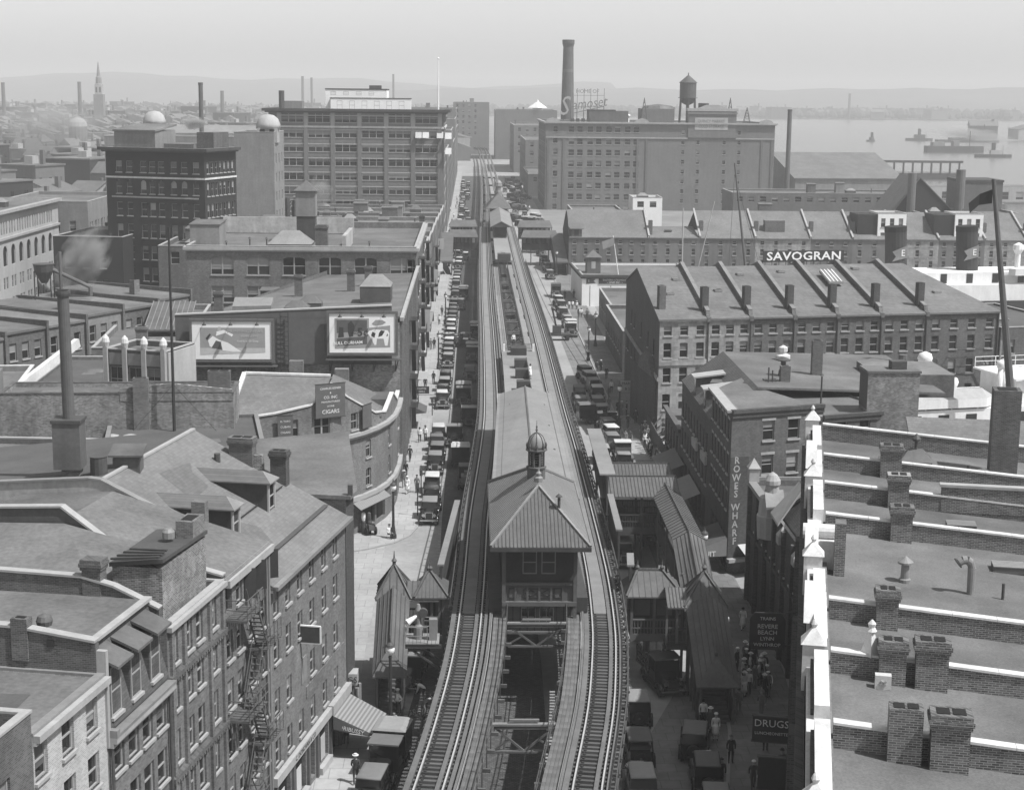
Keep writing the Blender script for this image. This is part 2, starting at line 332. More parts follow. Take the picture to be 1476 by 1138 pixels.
def gable_roof(b, x0, y0, x1, y1, ze, zr, m, axis='x', over=.25, t=.18, wallm=None, rx=.5):
    """Two roof slopes; axis = ridge direction."""
    if axis == 'x':
        ym = y0 + (y1 - y0) * rx
        for A, B in ((y0, ym), (y1, ym)):
            k = (zr - ze) / (ym - A); e = A - over * (1 if A < ym else -1)
            MB().slab([(x0 - over, e, ze + k * (e - A)), (x1 + over, e, ze + k * (e - A)), (x1 + over, ym, zr), (x0 - over, ym, zr)], t).build('roof_slope', m, b)
        if wallm:
            for x in (x0, x1): MB().poly([(x, y0, ze), (x, y1, ze), (x, ym, zr - .1)]).build('gable_wall', wallm, b)
    else:
        xm = x0 + (x1 - x0) * rx
        for A in (x0, x1):
            k = (zr - ze) / (xm - A); e = A - over * (1 if A < xm else -1)
            MB().slab([(e, y0 - over, ze + k * (e - A)), (e, y1 + over, ze + k * (e - A)), (xm, y1 + over, zr), (xm, y0 - over, zr)], t).build('roof_slope', m, b)
        if wallm:
            for y in (y0, y1): MB().poly([(x0, y, ze), (x1, y, ze), (xm, y, zr - .1)]).build('gable_wall', wallm, b)
CH = {}
def chimney(b, x, y, z, w, d, h, m='brick_dark', flues=2, cap=1, ang=0):
    k = (w, d, h, m, flues, cap)
    if k not in CH:
        c = MB().box(-w/2, -d/2, -.6, w/2, d/2, h - (.5 if cap else .0)); top = MB()
        if cap:
            for i, e in enumerate((.06, .11, .06)): top.box(-w/2 - e, -d/2 - e, h - .5 + i * .16 + .002, w/2 + e, d/2 + e, h - .5 + (i + 1) * .16)
        fl = MB(); n = flues; hh = h + .004 + (0 if cap else 0)
        zt = h - .5 + .48 if cap else h
        for i in range(n):
            a = -w/2 + .1 + (w - .2) * i / n + .05; e = -w/2 + .1 + (w - .2) * (i + 1) / n - .05; fl.box(a, -d/2 + .15, zt + .002, e, d/2 - .15, zt + .03)
        CH[k] = (c.mesh('chimney', [m]), top.mesh('cap', [m]) if cap else None, fl.mesh('flue', ['black']))
    a, c, f = CH[k]; o = obj('chimney', a, b, (x, y, z), ang)
    if c: obj('cap', c, o)
    if flues: obj('flue', f, o)
    return o
def pipe(b, x, y, z, h, r=.09, m='metal_dark', hat=1):
    mb = MB().tube((0, 0, -.3), (0, 0, h), r)
    if hat: mb.lathe([(r * 2.4, h + .08), (r * 2.2, h + .14), (.02, h + .3)], 10)
    return mb.build('vent_pipe', m, b, (x, y, z))
def skylight(b, x, y, z, w, d, h=.4, ang=0, m='metal_lite'):
    o = MB().box(-w/2, -d/2, -.2, w/2, d/2, h).build('skylight', 'metal_dark', b, (x, y, z), ang)
    g = MB().add([(-w/2 - .05, -d/2 - .05, h), (w/2 + .05, -d/2 - .05, h), (w/2 + .05, d/2 + .05, h), (-w/2 - .05, d/2 + .05, h), (-w*.2, 0, h + .35 * min(w, d)), (w*.2, 0, h + .35 * min(w, d))],
                 [(0, 1, 5, 4), (1, 2, 5), (2, 3, 4, 5), (3, 0, 4)]); g.build('glazing', m, o); return o
def hatch(b, x, y, z, w, d, h, m='wood_dark', roof='tar', ang=0):
    o = MB().box(-w/2, -d/2, -.2, w/2, d/2, h).build('roof_hatch', m, b, (x, y, z), ang)
    MB().slab([(-w/2 - .12, -d/2 - .12, h + .1), (w/2 + .12, -d/2 - .12, h + .1), (w/2 + .12, d/2 + .12, h + .3), (-w/2 - .12, d/2 + .12, h + .3)], .12).build('hatch_roof', roof, o); return o
# ================================================================ the setting: ground, water, street
def sheet(name, pts, z, m): return struct(MB().poly([(x, y, z) for x, y in pts]).build(name, m))
sheet('ground', [(-7000, -300), (78, -300), (78, 300), (120, 300), (120, 560), (165, 560), (165, 900), (200, 1200), (330, 2900), (-7000, 2900)], 0, 'earth')
sheet('far_ground', [(-7000, 3000), (7000, 3000), (7000, 9000), (-7000, 9000)], -.5, 'hill')
sheet('water', [(-7000, -300), (7000, -300), (7000, 9000), (-7000, 9000)], -1.2, 'water')
struct(MB().prism([(420, 1150), (700, 1120), (1400, 1500), (1700, 2400), (760, 2300), (560, 1600)], -1.6, .3).build('east_shore', 'earth'))
def LX(y): return -7.65 + .1978 * (y - 96.8) if y < 96.8 else (-7.65 + .45 * (y - 96.8) / 53 if y < 150 else -7.2)
def RX(y): return 21.5 + .2073 * (y - 100.2) if y < 100.2 else 21.9
ys = [30, 50, 70, 96.8, 100, 150, 200, 300, 500, 800, 1000]
sheet('road', [(LX(y) - 2, y) for y in ys] + [(RX(y) + 2, y) for y in reversed(ys)], .004, 'asphalt')
sheet('side_street', [(-7.5, 99.5), (-7.5, 143), (-30, 150), (-75, 150), (-75, 118), (-30, 106)], .008, 'pave')
ysc = [30, 50, 70, 85, 97, 110, 128, 150, 170, 220, 300, 500, 800]
KL = lerp_path([(30, -16.5), (60, -10.8), (85, -6.2), (97, -4.2), (110, -3.2), (128, -2.5), (150, -2.6), (200, -2.3), (300, -2.0), (420, -2.0), (470, -4.6), (800, -4.6)])
KC = lerp_path([(30, -5), (60, .2), (85, 4.2), (97, 5), (110, 5.2), (150, 5.2), (200, 4.5), (800, 6)])
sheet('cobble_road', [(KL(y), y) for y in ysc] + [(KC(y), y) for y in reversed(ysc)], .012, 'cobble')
KR = lerp_path([(30, 2.5), (60, 9.5), (85, 14.5), (97, 16.6), (110, 17.8), (128, 18), (800, 18.4)])
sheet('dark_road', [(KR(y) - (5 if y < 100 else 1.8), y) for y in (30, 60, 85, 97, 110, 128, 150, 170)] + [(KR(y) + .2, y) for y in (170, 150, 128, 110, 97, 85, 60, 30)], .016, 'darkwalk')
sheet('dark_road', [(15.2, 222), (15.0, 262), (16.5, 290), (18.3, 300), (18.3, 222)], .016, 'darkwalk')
def walk(name, a, b, yy, m='pave', h=.13):
    pa = [(a(y), y) for y in yy]; pb = [(b(y), y) for y in yy]
    o = struct(MB().prism(pa + pb[::-1], -.05, h).build(name, m))
    k = MB()
    for i in range(len(yy) - 1):
        p, q = pb[i], pb[i + 1]; s = 1 if pb[0][0] > pa[0][0] else -1
        k.prism([(p[0], p[1]), (q[0], q[1]), (q[0] + .22 * s, q[1]), (p[0] + .22 * s, p[1])], -.05, h + .008)
    k.build('kerb', 'kerbstone', o); return o
walk('pavement', lambda y: LX(y) - .3, lambda y: LX(y) + 3.1, [30, 50, 70, 85, 96, 99])
pv_ = [(-16, 136.2), (-12, 137.4), (-9, 139.2), (-6.8, 141.2), (-5.5, 143.6), (-4.9, 146.4), (-4.75, 150), (-4.75, 206)]
o = struct(MB().prism(pv_ + [(-7.9, 206), (-8.5, 152), (-11, 145), (-16, 141.5)], -.05, .13).build('pavement', 'pave'))
for p, q in zip(pv_, pv_[1:]): MB().bar((*p, .04), (*q, .04), .22, .2).build('kerb', 'kerbstone', o)
walk('pavement', lambda y: -7.5, lambda y: -4.75, [214, 300, 420])
walk('pavement', lambda y: -7.5, lambda y: -4.6, [430, 600, 900])
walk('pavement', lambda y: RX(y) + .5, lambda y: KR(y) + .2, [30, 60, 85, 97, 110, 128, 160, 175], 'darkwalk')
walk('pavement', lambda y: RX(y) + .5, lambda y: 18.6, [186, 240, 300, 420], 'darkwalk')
mb = MB()                                  # gutter setts along the cobbles
for i in range(170):
    y = 128 + i * .9
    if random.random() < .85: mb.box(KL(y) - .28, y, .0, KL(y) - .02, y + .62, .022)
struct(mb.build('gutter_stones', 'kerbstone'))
for nm, pts in (('street_rail', lerp_path([(100, -.4), (150, -.6), (200, -.4), (400, .2)])), ('street_rail', lerp_path([(185, 18.9), (215, 17.6), (245, 16.2), (300, 14.6), (380, 13.6)]))):
    for off in (0, 1.44):
        mb = MB(); yy = [100 + 6 * i for i in range(50)] if pts(100) < 5 else [186 + 5 * i for i in range(38)]
        for y in yy: mb.bar((pts(y) + off, y, .02), (pts(y + 6) + off, y + 6, .02), .09, .04)
        struct(mb.build(nm, 'steel'))

# ================================================================ the elevated railway
XL = lerp_path([(30, -8.1), (45, -5.8), (60, -3.75), (75, -1.99), (84, -1.05), (95, -.2), (109, .33), (128, .8), (152, 1.75), (171, 2.3), (217, 2.6), (280, 2.75), (420, 3.6), (486, 4.2), (600, 5.0), (800, 5.8), (1000, 5.5), (1040, 4), (1090, -4)])
XR = lerp_path([(30, -.6), (45, 1.9), (60, 3.95), (75, 5.9), (86, 7.47), (95, 8.38), (100.5, 8.78), (111, 9.2), (128, 9.42), (155, 9.6), (171, 9.6), (230, 9.9), (301, 9.8), (487, 10), (600, 9.6), (800, 9.8), (1000, 9.5), (1040, 8), (1090, 0)])
def frame_at(X, y):
    d = Vector((X(y + .5) - X(y - .5), 1)).normalized(); return d, Vector((d.y, -d.x))
def strip(X, off, wd, z0, z1, y0, y1, step):
    """A long timber, rail or girder that follows the curve of a track."""
    mb = MB(); n = max(1, int((y1 - y0) / step)); vs = []
    for i in range(n + 1):
        y = y0 + (y1 - y0) * i / n; d, nn = frame_at(X, y); c = Vector((X(y), y)) + nn * off
        for s, z in ((-1, z0), (1, z0), (1, z1), (-1, z1)):
            p = c + nn * (s * wd / 2); vs.append((p.x, p.y, z))
    fs = [(4*i + k, 4*i + (k + 1) % 4, 4*i + 4 + (k + 1) % 4, 4*i + 4 + k) for i in range(n) for k in range(4)] + [(0, 1, 2, 3), (4*n, 4*n + 1, 4*n + 2, 4*n + 3)]
    return mb.add(vs, fs)
TIE = MB().box(-1.24, -.11, -.2, 1.3, .11, 0).mesh('tie', 'tie')
TIE2 = MB().box(-1.36, -.11, -.2, 1.45, .11, 0).mesh('tie', 'tie')
LUG = MB().tube((-.48, 0, -.02), (-.48, 0, .06), .1, .08, 6).mesh('spike_plate', 'iron')
ZT = 6.0
for X, lab, side in ((XL, 'left track of the elevated railway curving past the station house', 1), (XR, 'right track of the elevated railway bending round the station house', -1)):
    t = thing('elevated_track', lab, 'railway track', (0, 0, 0), 0, 'tracks of the elevated railway')
    y = 58.0; i = 0
    while y < 117:
        d, nn = frame_at(X, y); tie = obj('tie', TIE2 if i % 2 == 0 else TIE, t, (X(y), y, ZT - .02 + random.uniform(-.012, .012)), math.atan2(-d.x, d.y) + random.uniform(-.02, .02))
        if y < 104: obj('spike_plate', LUG, tie)
        y += .53; i += 1
    mb = MB()
    while y < 420:
        d, nn = frame_at(X, y); c = Vector((X(y), y)); mb.bar((c.x - nn.x * 1.35, c.y - nn.y * 1.35, ZT - .11), (c.x + nn.x * 1.35, c.y + nn.y * 1.35, ZT - .11), .22, .2); y += .53 if y < 240 else .8
    o = mb.build('tie', 'timber_dark', t); o['kind'] = 'stuff'
    for off in (-.72, .72):
        strip(X, off, .08, ZT + .001, ZT + .16, 56, 1050, 2.5).build('rail', 'rail', t)
        strip(X, off, .16, ZT - .005, ZT + .05, 56, 1050, 3).build('rail_foot', 'steel', t)
    for off, wd, z in ((-1.1, .3, .12), (.42, .22, .1), (1.04, .2, .12)):
        strip(X, off, wd, ZT - .01, ZT + z, 56, 900, 2.5).build('guard_timber', 'timber', t)
    o3 = 1.33 if side > 0 else -1.33
    strip(X, o3, .12, ZT + .12, ZT + .26, 56, 700, 2.5).build('third_rail', 'timber', t)
    strip(X, o3 * 1.08, .05, ZT + .02, ZT + .2, 56, 700, 2.5).build('third_rail_guard', 'timber_lite', t)
    strip(X, -.15, .82, ZT - .02, ZT + .05, 103, 420, 2.5).build('plank_deck', 'plank', t)
v = thing('elevated_viaduct', 'riveted steel viaduct on columns carrying both tracks above the street', 'viaduct')
for X in (XL, XR):
    for off in (-.95, .95):
        strip(X, off, .32, 4.75, ZT - .21, 56, 1050, 4).build('girder', 'steel', v)
    for off in (-1.28, 1.28):
        strip(X, off, .1, 5.35, ZT - .22, 56, 700, 3).build('edge_beam', 'steel', v)
# columns, cross girders
for y in [64, 80, 96, 112, 130, 148, 166, 184, 203, 222, 241, 260, 280, 300, 320, 345, 370, 400, 430, 460, 500, 540, 580, 640, 700]:
    for X, s in ((XL, -1), (XR, 1)):
        x = X(y) + .6 * s; MB().box(x - .22, y - .22, 0, x + .22, y + .22, 4.75).box(x - .4, y - .4, 0, x + .4, y + .4, .35).box(x - .36, y - .36, 4.3, x + .36, y + .36, 4.7).build('column', 'steel', v)
    for xa, xb in (((XL(y) - 1.3, XL(y) + 1.6), (XR(y) - 1.6, XR(y) + 1.3)) if y < 100 else ((XL(y) - .5, XR(y) + .5),)): MB().box(xa, y - .2, 4.1, xb, y + .2, 4.74).build('cross_girder', 'steel', v)
# the braced frames between the two tracks
def brace(y, wide, zb=4.3, zt=5.7):
    a = XL(y) + 2.0 + wide * .5; b = XR(y) - 2.0 - wide * .5; m = MB(); c = (a + b) / 2
    m.bar((a, y, zt), (b, y, zt), .22, .16, 0).bar((a, y, zb), (b, y, zb), .3, .12).bar((a, y, zt), (c, y, zb), .12).bar((b, y, zt), (c, y, zb), .12)
    m.bar((a, y, zb + .1), ((a + c) / 2, y, (zb + zt) / 2), .1).bar((b, y, zb + .1), ((b + c) / 2, y, (zb + zt) / 2), .1)
    m.build('cross_brace', 'timber_dark', v)
    MB().bar((a - .6, y, zt + .17), (b + .6, y, zt + .17), .3, .12).bar(((a + c) / 2, y, zt + .42), ((b + c) / 2, y, zt + .42), .12).build('tie_beam', 'plank', v)
for y in (62, 73, 84.2, 101.5): brace(y, 1.0 if y > 80 else .8)
for y in (209, 221, 233, 245, 257, 270, 283, 296): brace(y, .3, 4.2, 5.5)
# walkways beside the tracks with plank decks and rails
for X, off, wd, y0, y1, lab in ((XL, 1.95, .85, 56, 103.2, 'weathered plank walkway along the inner side of the left track'), (XR, -1.92, .85, 56, 103.4, 'weathered plank walkway along the inner side of the right track'),
                               (XL, 2.05, .85, 207, 322, 'long plank walkway inside the left track between the two stations'), (XR, -2.05, .85, 207, 322, 'long plank walkway inside the right track between the two stations')):
    t = thing('plank_walkway', lab, 'walkway')
    if y1 < 120:
        y = y0; k = 0
        while y < y1 - .3:
            d, nn = frame_at(X, y + .5); c = Vector((X(y + .5), y + .5)) + nn * off; L = random.choice((1.0, 1.0, 1.2))
            for j in range(4):
                o = MB().box(-wd / 8 + .006, -L / 2 + .006, -.06, wd / 8 - .006, L / 2 - .006, 0) if k == 0 and j == 0 else None
                if o: PLK = o.mesh('plank', 'timber')
                q = c + nn * ((j - 1.5) * wd / 4); obj('plank', PLK, t, (q.x, q.y, ZT + .02 + random.uniform(-.008, .008)), math.atan2(-d.x, d.y))
            y += 1.0; k += 1
    else: strip(X, off, wd, ZT - .06, ZT + .04, y0, y1, 3).build('deck', 'timber_lite', t)
    so = off + (wd / 2 + .06) * (1 if off > 0 else -1)
    rl = MB(); y = y0
    for hh in (1.0, .55):
        q = strip(X, so, .05, ZT + hh, ZT + hh + .05, y0, y1, 3); rl.add(q.v, q.f)
    while y < y1:
        d, nn = frame_at(X, y); c = Vector((X(y), y)) + nn * so; rl.bar((c.x, c.y, 5.2), (c.x, c.y, ZT + 1.05), .06); y += 2.4
    rl.build('railing', 'metal_dark', t)
    y = y0 + 1
    while y < y1:
        d, nn = frame_at(X, y); c = Vector((X(y), y)) + nn * (off * .95); e = Vector((X(y), y)) + nn * (so * 1.14); MB().bar((c.x, c.y, 5.75), (e.x, e.y, 5.75), .16, .2).build('bracket', 'timber_dark', t); y += 2.4
# outer cable railing on both edges
for X, off, ys_ in ((XL, -1.42, 104), (XR, 1.45, 58)):
    rl = MB(); y = ys_
    while y < 330:
        d, nn = frame_at(X, y); c = Vector((X(y), y)) + nn * off
        rl.bar((c.x, c.y, 5.7), (c.x, c.y, 6.75), .07); rl.bar((c.x - .12, c.y, 6.2), (c.x + .12, c.y, 6.2), .12); y += 1.9
    q = strip(X, off, .07, 6.72, 6.8, ys_, 330, 3); rl.add(q.v, q.f)
    q = strip(X, off, .12, 5.9, 6.02, ys_, 330, 3); rl.add(q.v, q.f)
    rl.build('edge_railing', 'metal_dark', v)

# ================================================================ the near station
st = thing('station_platform', 'long roofed island platform of the near elevated station', 'platform')
PL = lambda y: XL(y) + 1.55; PR = lambda y: XR(y) - 1.35
yy = [118.8, 128, 140, 152, 171, 190, 207]
MB().prism([(PL(y), y) for y in yy] + [(PR(y), y) for y in yy[::-1]], 6.9, 7.28).build('deck', 'timber_lite', st)
for s, P in ((-1, PL), (1, PR)):
    mb = MB()
    for a, b in zip(yy, yy[1:]): mb.bar((P(a) - s * .12, a, 6.4), (P(b) - s * .12, b, 6.4), .1, 1.0)
    mb.build('edge_board', 'wood_dark', st)
# the long low gabled roof
for s in (-1, 1):
    ea = (1.75, 118) if s < 0 else (8.2, 118); eb = (2.95, 161.3) if s < 0 else (8.42, 161.3)
    MB().slab([(ea[0], ea[1], 10.05), (4.95, 118, 10.85), (5.62, 161.3, 10.85), (eb[0], eb[1], 10.05)], .16).build('platform_roof', 'metal_lite', st)
    MB().bar((ea[0] - s * .02, ea[1], 10.02), (eb[0] - s * .02, eb[1], 10.02), .26, .16).build('gutter', 'metal_lite', st)
    MB().bar((ea[0] - s * .62, ea[1], 10.2), (eb[0] - s * .62, eb[1], 10.2), .1, .07).build('roof_batten', 'metal_roof', st)
MB().bar((4.95, 118, 10.88), (5.62, 161.3, 10.88), .14, .12).build('ridge_roll', 'metal_roof', st)
MB().poly([(2.95, 161.2, 9.9), (8.42, 161.2, 9.9), (5.62, 161.2, 10.75)]).build('roof_end', 'wood_dark', st)
for y in (124, 134, 144, 154):
    for x in (3.2 + (y - 118) * .02, 7.2): MB().box(x - .1, y - .1, 7.28, x + .1, y + .1, 10.4).build('post', 'metal_dark', st)
for i, y in enumerate((170, 178, 186, 193)):        # bench screens down the middle of the open end
    x = 5.9 + i * .07
    MB().box(x - .7, y, 7.28, x + .75, y + 1.5, 8.35).box(x + .75, y - 3, 7.28, x + .85, y + 3, 8.2).build('bench_screen', 'wood_dark', st)
MB().box(5.2, 203, 7.28, 7.2, 205.5, 8.2).build('equipment_box', 'wood_dark', st)
for x in (4.4, 8.2): MB().box(x - .15, 206.4, 7.28, x + .15, 206.7, 8.2).build('end_post', 'white', st)
fl = MB()
for i in range(6): fl.bar((PL(206) + .1, 206.9, 7.3 + i * .18), (PR(206) - .1, 206.9, 7.3 + i * .18), .05)
fl.build('end_fence', 'metal_dark', st)

h = thing('station_house', 'wooden station house with hipped metal roof and domed cupola between the tracks', 'station house')
hx0, hx1, hy0, hy1 = 2.3, 7.0, 102.6, 117.8
MB().box(hx0, hy0 + .5, 5.0, hx1, hy1, 10.7).build('wall', 'wood_dark', h)
EV = 11.05
ex0, ex1, ey0, ey1, rz = 1.42, 7.92, 101.4, 119.2, 13.75
ra = (4.72, 107.0, rz); rb = (4.72, 113.0, rz)
A, B, Cc, D = (ex0, ey0, EV), (ex1, ey0, EV), (ex1, ey1, EV), (ex0, ey1, EV)
for pts in ((A, B, ra), (B, Cc, rb, ra), (Cc, D, rb), (D, A, ra, rb)): MB().slab(pts, .14).build('roof_slope', 'metal_roof' if pts[1] == B else 'metal_lite', h)  # front slope darker, others lighter: the fall of light put into the colour
def seams(parent, a, b, c, d, n, m='metal_roof', w=.07, hh=.07):
    """Standing seams, each a part, running from eave a-b up to the top edge d-c."""
    a, b, c, d = map(Vector, (a, b, c, d))
    for i in range(n + 1):
        t = i / n; p = a.lerp(b, t); q = d.lerp(c, t)
        if (q - p).length < .15: continue
        mb = MB().bar((0, 0, 0), q - p, w, hh); mb.build('standing_seam', m, parent, p + Vector((0, 0, .02)))
def seams_tri(parent, a, b, apex, n, m='metal_roof', w=.07):
    """Seams of a triangular slope: straight up the slope until they meet a hip."""
    a, b, apex = map(Vector, (a, b, apex)); u = (b - a); L = u.length; u.normalize(); k = (apex - a).dot(u); up = (apex - (a + u * k))
    for i in range(n + 1):
        s = L * i / n; f = s / k if s < k else (L - s) / (L - k); p = a + u * s
        if f < .06: continue
        MB().bar((0, 0, 0), up * f, w, .07).build('standing_seam', m, parent, p + Vector((0, 0, .02)))
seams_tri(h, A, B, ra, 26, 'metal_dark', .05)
def seams_trap(parent, a, b, c, d, n, m):
    """Seams of a hipped side: d-c is the ridge; those outside it end on the hips."""
    a, b, c, d = map(Vector, (a, b, c, d)); u = b - a; L = u.length; u.normalize(); kd = (d - a).dot(u); kc = (c - a).dot(u); up = d - (a + u * kd)
    for i in range(1, n):
        s = L * i / n; f = s / kd if s < kd else (1 if s <= kc else (L - s) / (L - kc)); p = a + u * s
        if f > .05: MB().bar((0, 0, 0), up * f, .04, .03).build('standing_seam', m, parent, p + Vector((0, 0, .012)))
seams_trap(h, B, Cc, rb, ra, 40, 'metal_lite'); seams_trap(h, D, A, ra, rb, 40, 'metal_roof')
for p, q in ((A, ra), (B, ra), (Cc, rb), (D, rb)): MB().bar(Vector(p) + Vector((0, 0, .08)), Vector(q) + Vector((0, 0, .08)), .16, .14).build('hip_roll', 'metal_lite', h)
MB().box(ex0 - .06, ey0 - .06, EV - .3, ex1 + .06, ey0 + .06, EV - .02).box(ex0 - .06, ey0 + .06, EV - .3, ex0 + .06, ey1, EV - .02).box(ex1 - .06, ey0 + .06, EV - .3, ex1 + .06, ey1, EV - .02).build('gutter', 'wood_dark', h)
# front: upper windows, balcony panels, lower windows
wall(h, (hx0, hy0 + .45), 0, hx1 - hx0, 8.3, 10.5, [(1.25, 8.75, .95, 1.6, '11'), (2.5, 8.75, .95, 1.6, '11')], 'wood_dark', .08, sill=0, blindp=0)
wall(h, (hx0 + .02, hy0 - .02), 0, 4.62, 5.0, 6.85, [(1.15, 5.25, .98, 1.35, '22'), (2.35, 5.25, .98, 1.35, '22')], 'wood_panel', .08, sill=0, blindp=.2)
MB().box(hx0 - .1, hy0 - .6, 6.86, hx1 + .1, hy0 + .5, 7.15).box(hx0 - .1, hy0 - .35, 7.15, hx1 + .1, hy0 - .2, 8.25).box(hx0 - .15, hy0 - .5, 8.25, hx1 + .15, hy0 - .15, 8.36).build('balcony', 'wood_panel', h)
for i in range(7): x = hx0 + i * (hx1 - hx0) / 6; MB().box(x - .07, hy0 - .42, 7.16, x + .07, hy0 - .36, 8.24).build('panel_post', 'wood_panel', h)
for i, x in enumerate((2.95, 3.9, 5.0, 5.9)):
    mb = MB(); k = .28
    if i in (1, 2):
        for p, q in (((-.4, 0), (0, .2)), ((0, .2), (.4, 0)), ((.4, 0), (0, -.2)), ((0, -.2), (-.4, 0)), ((-.48, .3), (.48, .3)), ((-.48, -.3), (.48, -.3)), ((-.48, -.3), (-.48, .3)), ((.48, -.3), (.48, .3))):
            mb.bar((x + p[0] + .18, hy0 - .38, 7.7 + p[1]), (x + q[0] + .18, hy0 - .38, 7.7 + q[1]), .05, .06)
    else:
        for p, q in (((-.25, .32), (.25, .32)), ((-.25, -.32), (.25, -.32)), ((-.25, -.32), (-.25, .32)), ((.25, -.32), (.25, .32))): mb.bar((x + p[0] - .05, hy0 - .38, 7.7 + p[1]), (x + q[0] - .05, hy0 - .38, 7.7 + q[1]), .05, .06)
    mb.build('carved_panel', 'iron', h)
for i in range(10): x = hx0 + .15 + i * .48; MB().box(x - .03, hy0 - .07, 5.0, x + .03, hy0 - .02, 6.85).build('batten', 'wood_dark', h)
for x in (hx0, hx1): MB().box(x - .12, hy0 - .55, 5.0, x + .12, hy0 - .3, 10.6).build('post', 'wood_panel', h)
MB().box(hx0 - .1, hy0 - .3, 4.85, hx1 + .1, hy0 + .3, 4.99).build('base_beam', 'wood_panel', h)
for x0, x1 in ((1.35, 2.2), (7.15, 7.9)): MB().box(x0, hy0 + .2, 6.2, x1, hy1, 7.2).build('side_platform', 'wood_dark', h)
# cupola: louvred drum, cornice, ribbed dome, finial
cu = MB().lathe([(1.0, 12.3), (1.0, 14.1), (1.12, 14.2), (1.12, 14.32), (.92, 14.36)], 8, 4.72, 111.2).build('cupola', 'wood_panel', h)
cu.scale = (.64, .64, .74); cu.location = (4.72 * .36, 111.2 * .36, 13.8 * .26)
for i in range(8):
    t = 2 * math.pi * (i + .5) / 8; x = 4.72 + .86 * math.cos(t); y = 111.2 + .86 * math.sin(t)
    MB().box(-.09, -.09, 14.36, .09, .09, 15.75).build('colonnette', 'wood_panel', cu, (x, y, 0), t)
    for j in range(5): MB().bar((-.3, 0, 0), (.3, 0, 0), .12, .04).build('louvre', 'metal_dark', cu, (4.72 + .72 * math.cos(t + .39), 111.2 + .72 * math.sin(t + .39), 14.5 + j * .24), t + .39 + math.pi / 2)
MB().lathe([(.6, 14.36), (.6, 15.7)], 8, 4.72, 111.2).build('drum', 'black', cu)
MB().lathe([(.95, 15.75), (1.18, 15.86), (1.2, 15.98), (1.0, 16.04)], 8, 4.72, 111.2).build('cornice', 'metal_roof', cu)
MB().lathe([(.92, 16.05), (.96, 16.35), (.88, 16.8), (.66, 17.2), (.34, 17.45), (.08, 17.56)], 16, 4.72, 111.2).build('dome', 'metal_lite', cu, smooth=True)
for i in range(8):
    t = 2 * math.pi * i / 8; mb = MB(); pr = [(.95, 16.05), (.99, 16.35), (.91, 16.82), (.68, 17.23), (.36, 17.48), (.06, 17.6)]
    for (r_, z_), (r2, z2) in zip(pr, pr[1:]): mb.bar((4.72 + r_ * math.cos(t), 111.2 + r_ * math.sin(t), z_), (4.72 + r2 * math.cos(t), 111.2 + r2 * math.sin(t), z2), .07)
    mb.build('dome_rib', 'metal_roof', cu)
    MB().lathe([(.09, 15.98), (.09, 16.3), (.13, 16.36), (.1, 16.5), (.02, 16.68)], 6, 4.72 + 1.05 * math.cos(t), 111.2 + 1.05 * math.sin(t)).build('finial', 'metal_roof', cu)
MB().lathe([(.1, 17.55), (.06, 17.7), (.16, 17.85), (.06, 18.0), (.11, 18.15), (.03, 18.3), (.02, 18.75)], 8, 4.72, 111.2).build('finial', 'metal_roof', cu)
MB().lathe([(.3, 14.0), (.3, 14.3), (.16, 14.4), (.2, 14.6), (.07, 14.75), (.04, 15.0)], 8, 4.72, 107.3).build('ridge_finial', 'metal_lite', h)
pipe(h, 6.0, 104.8, 12.6, .9, .1)

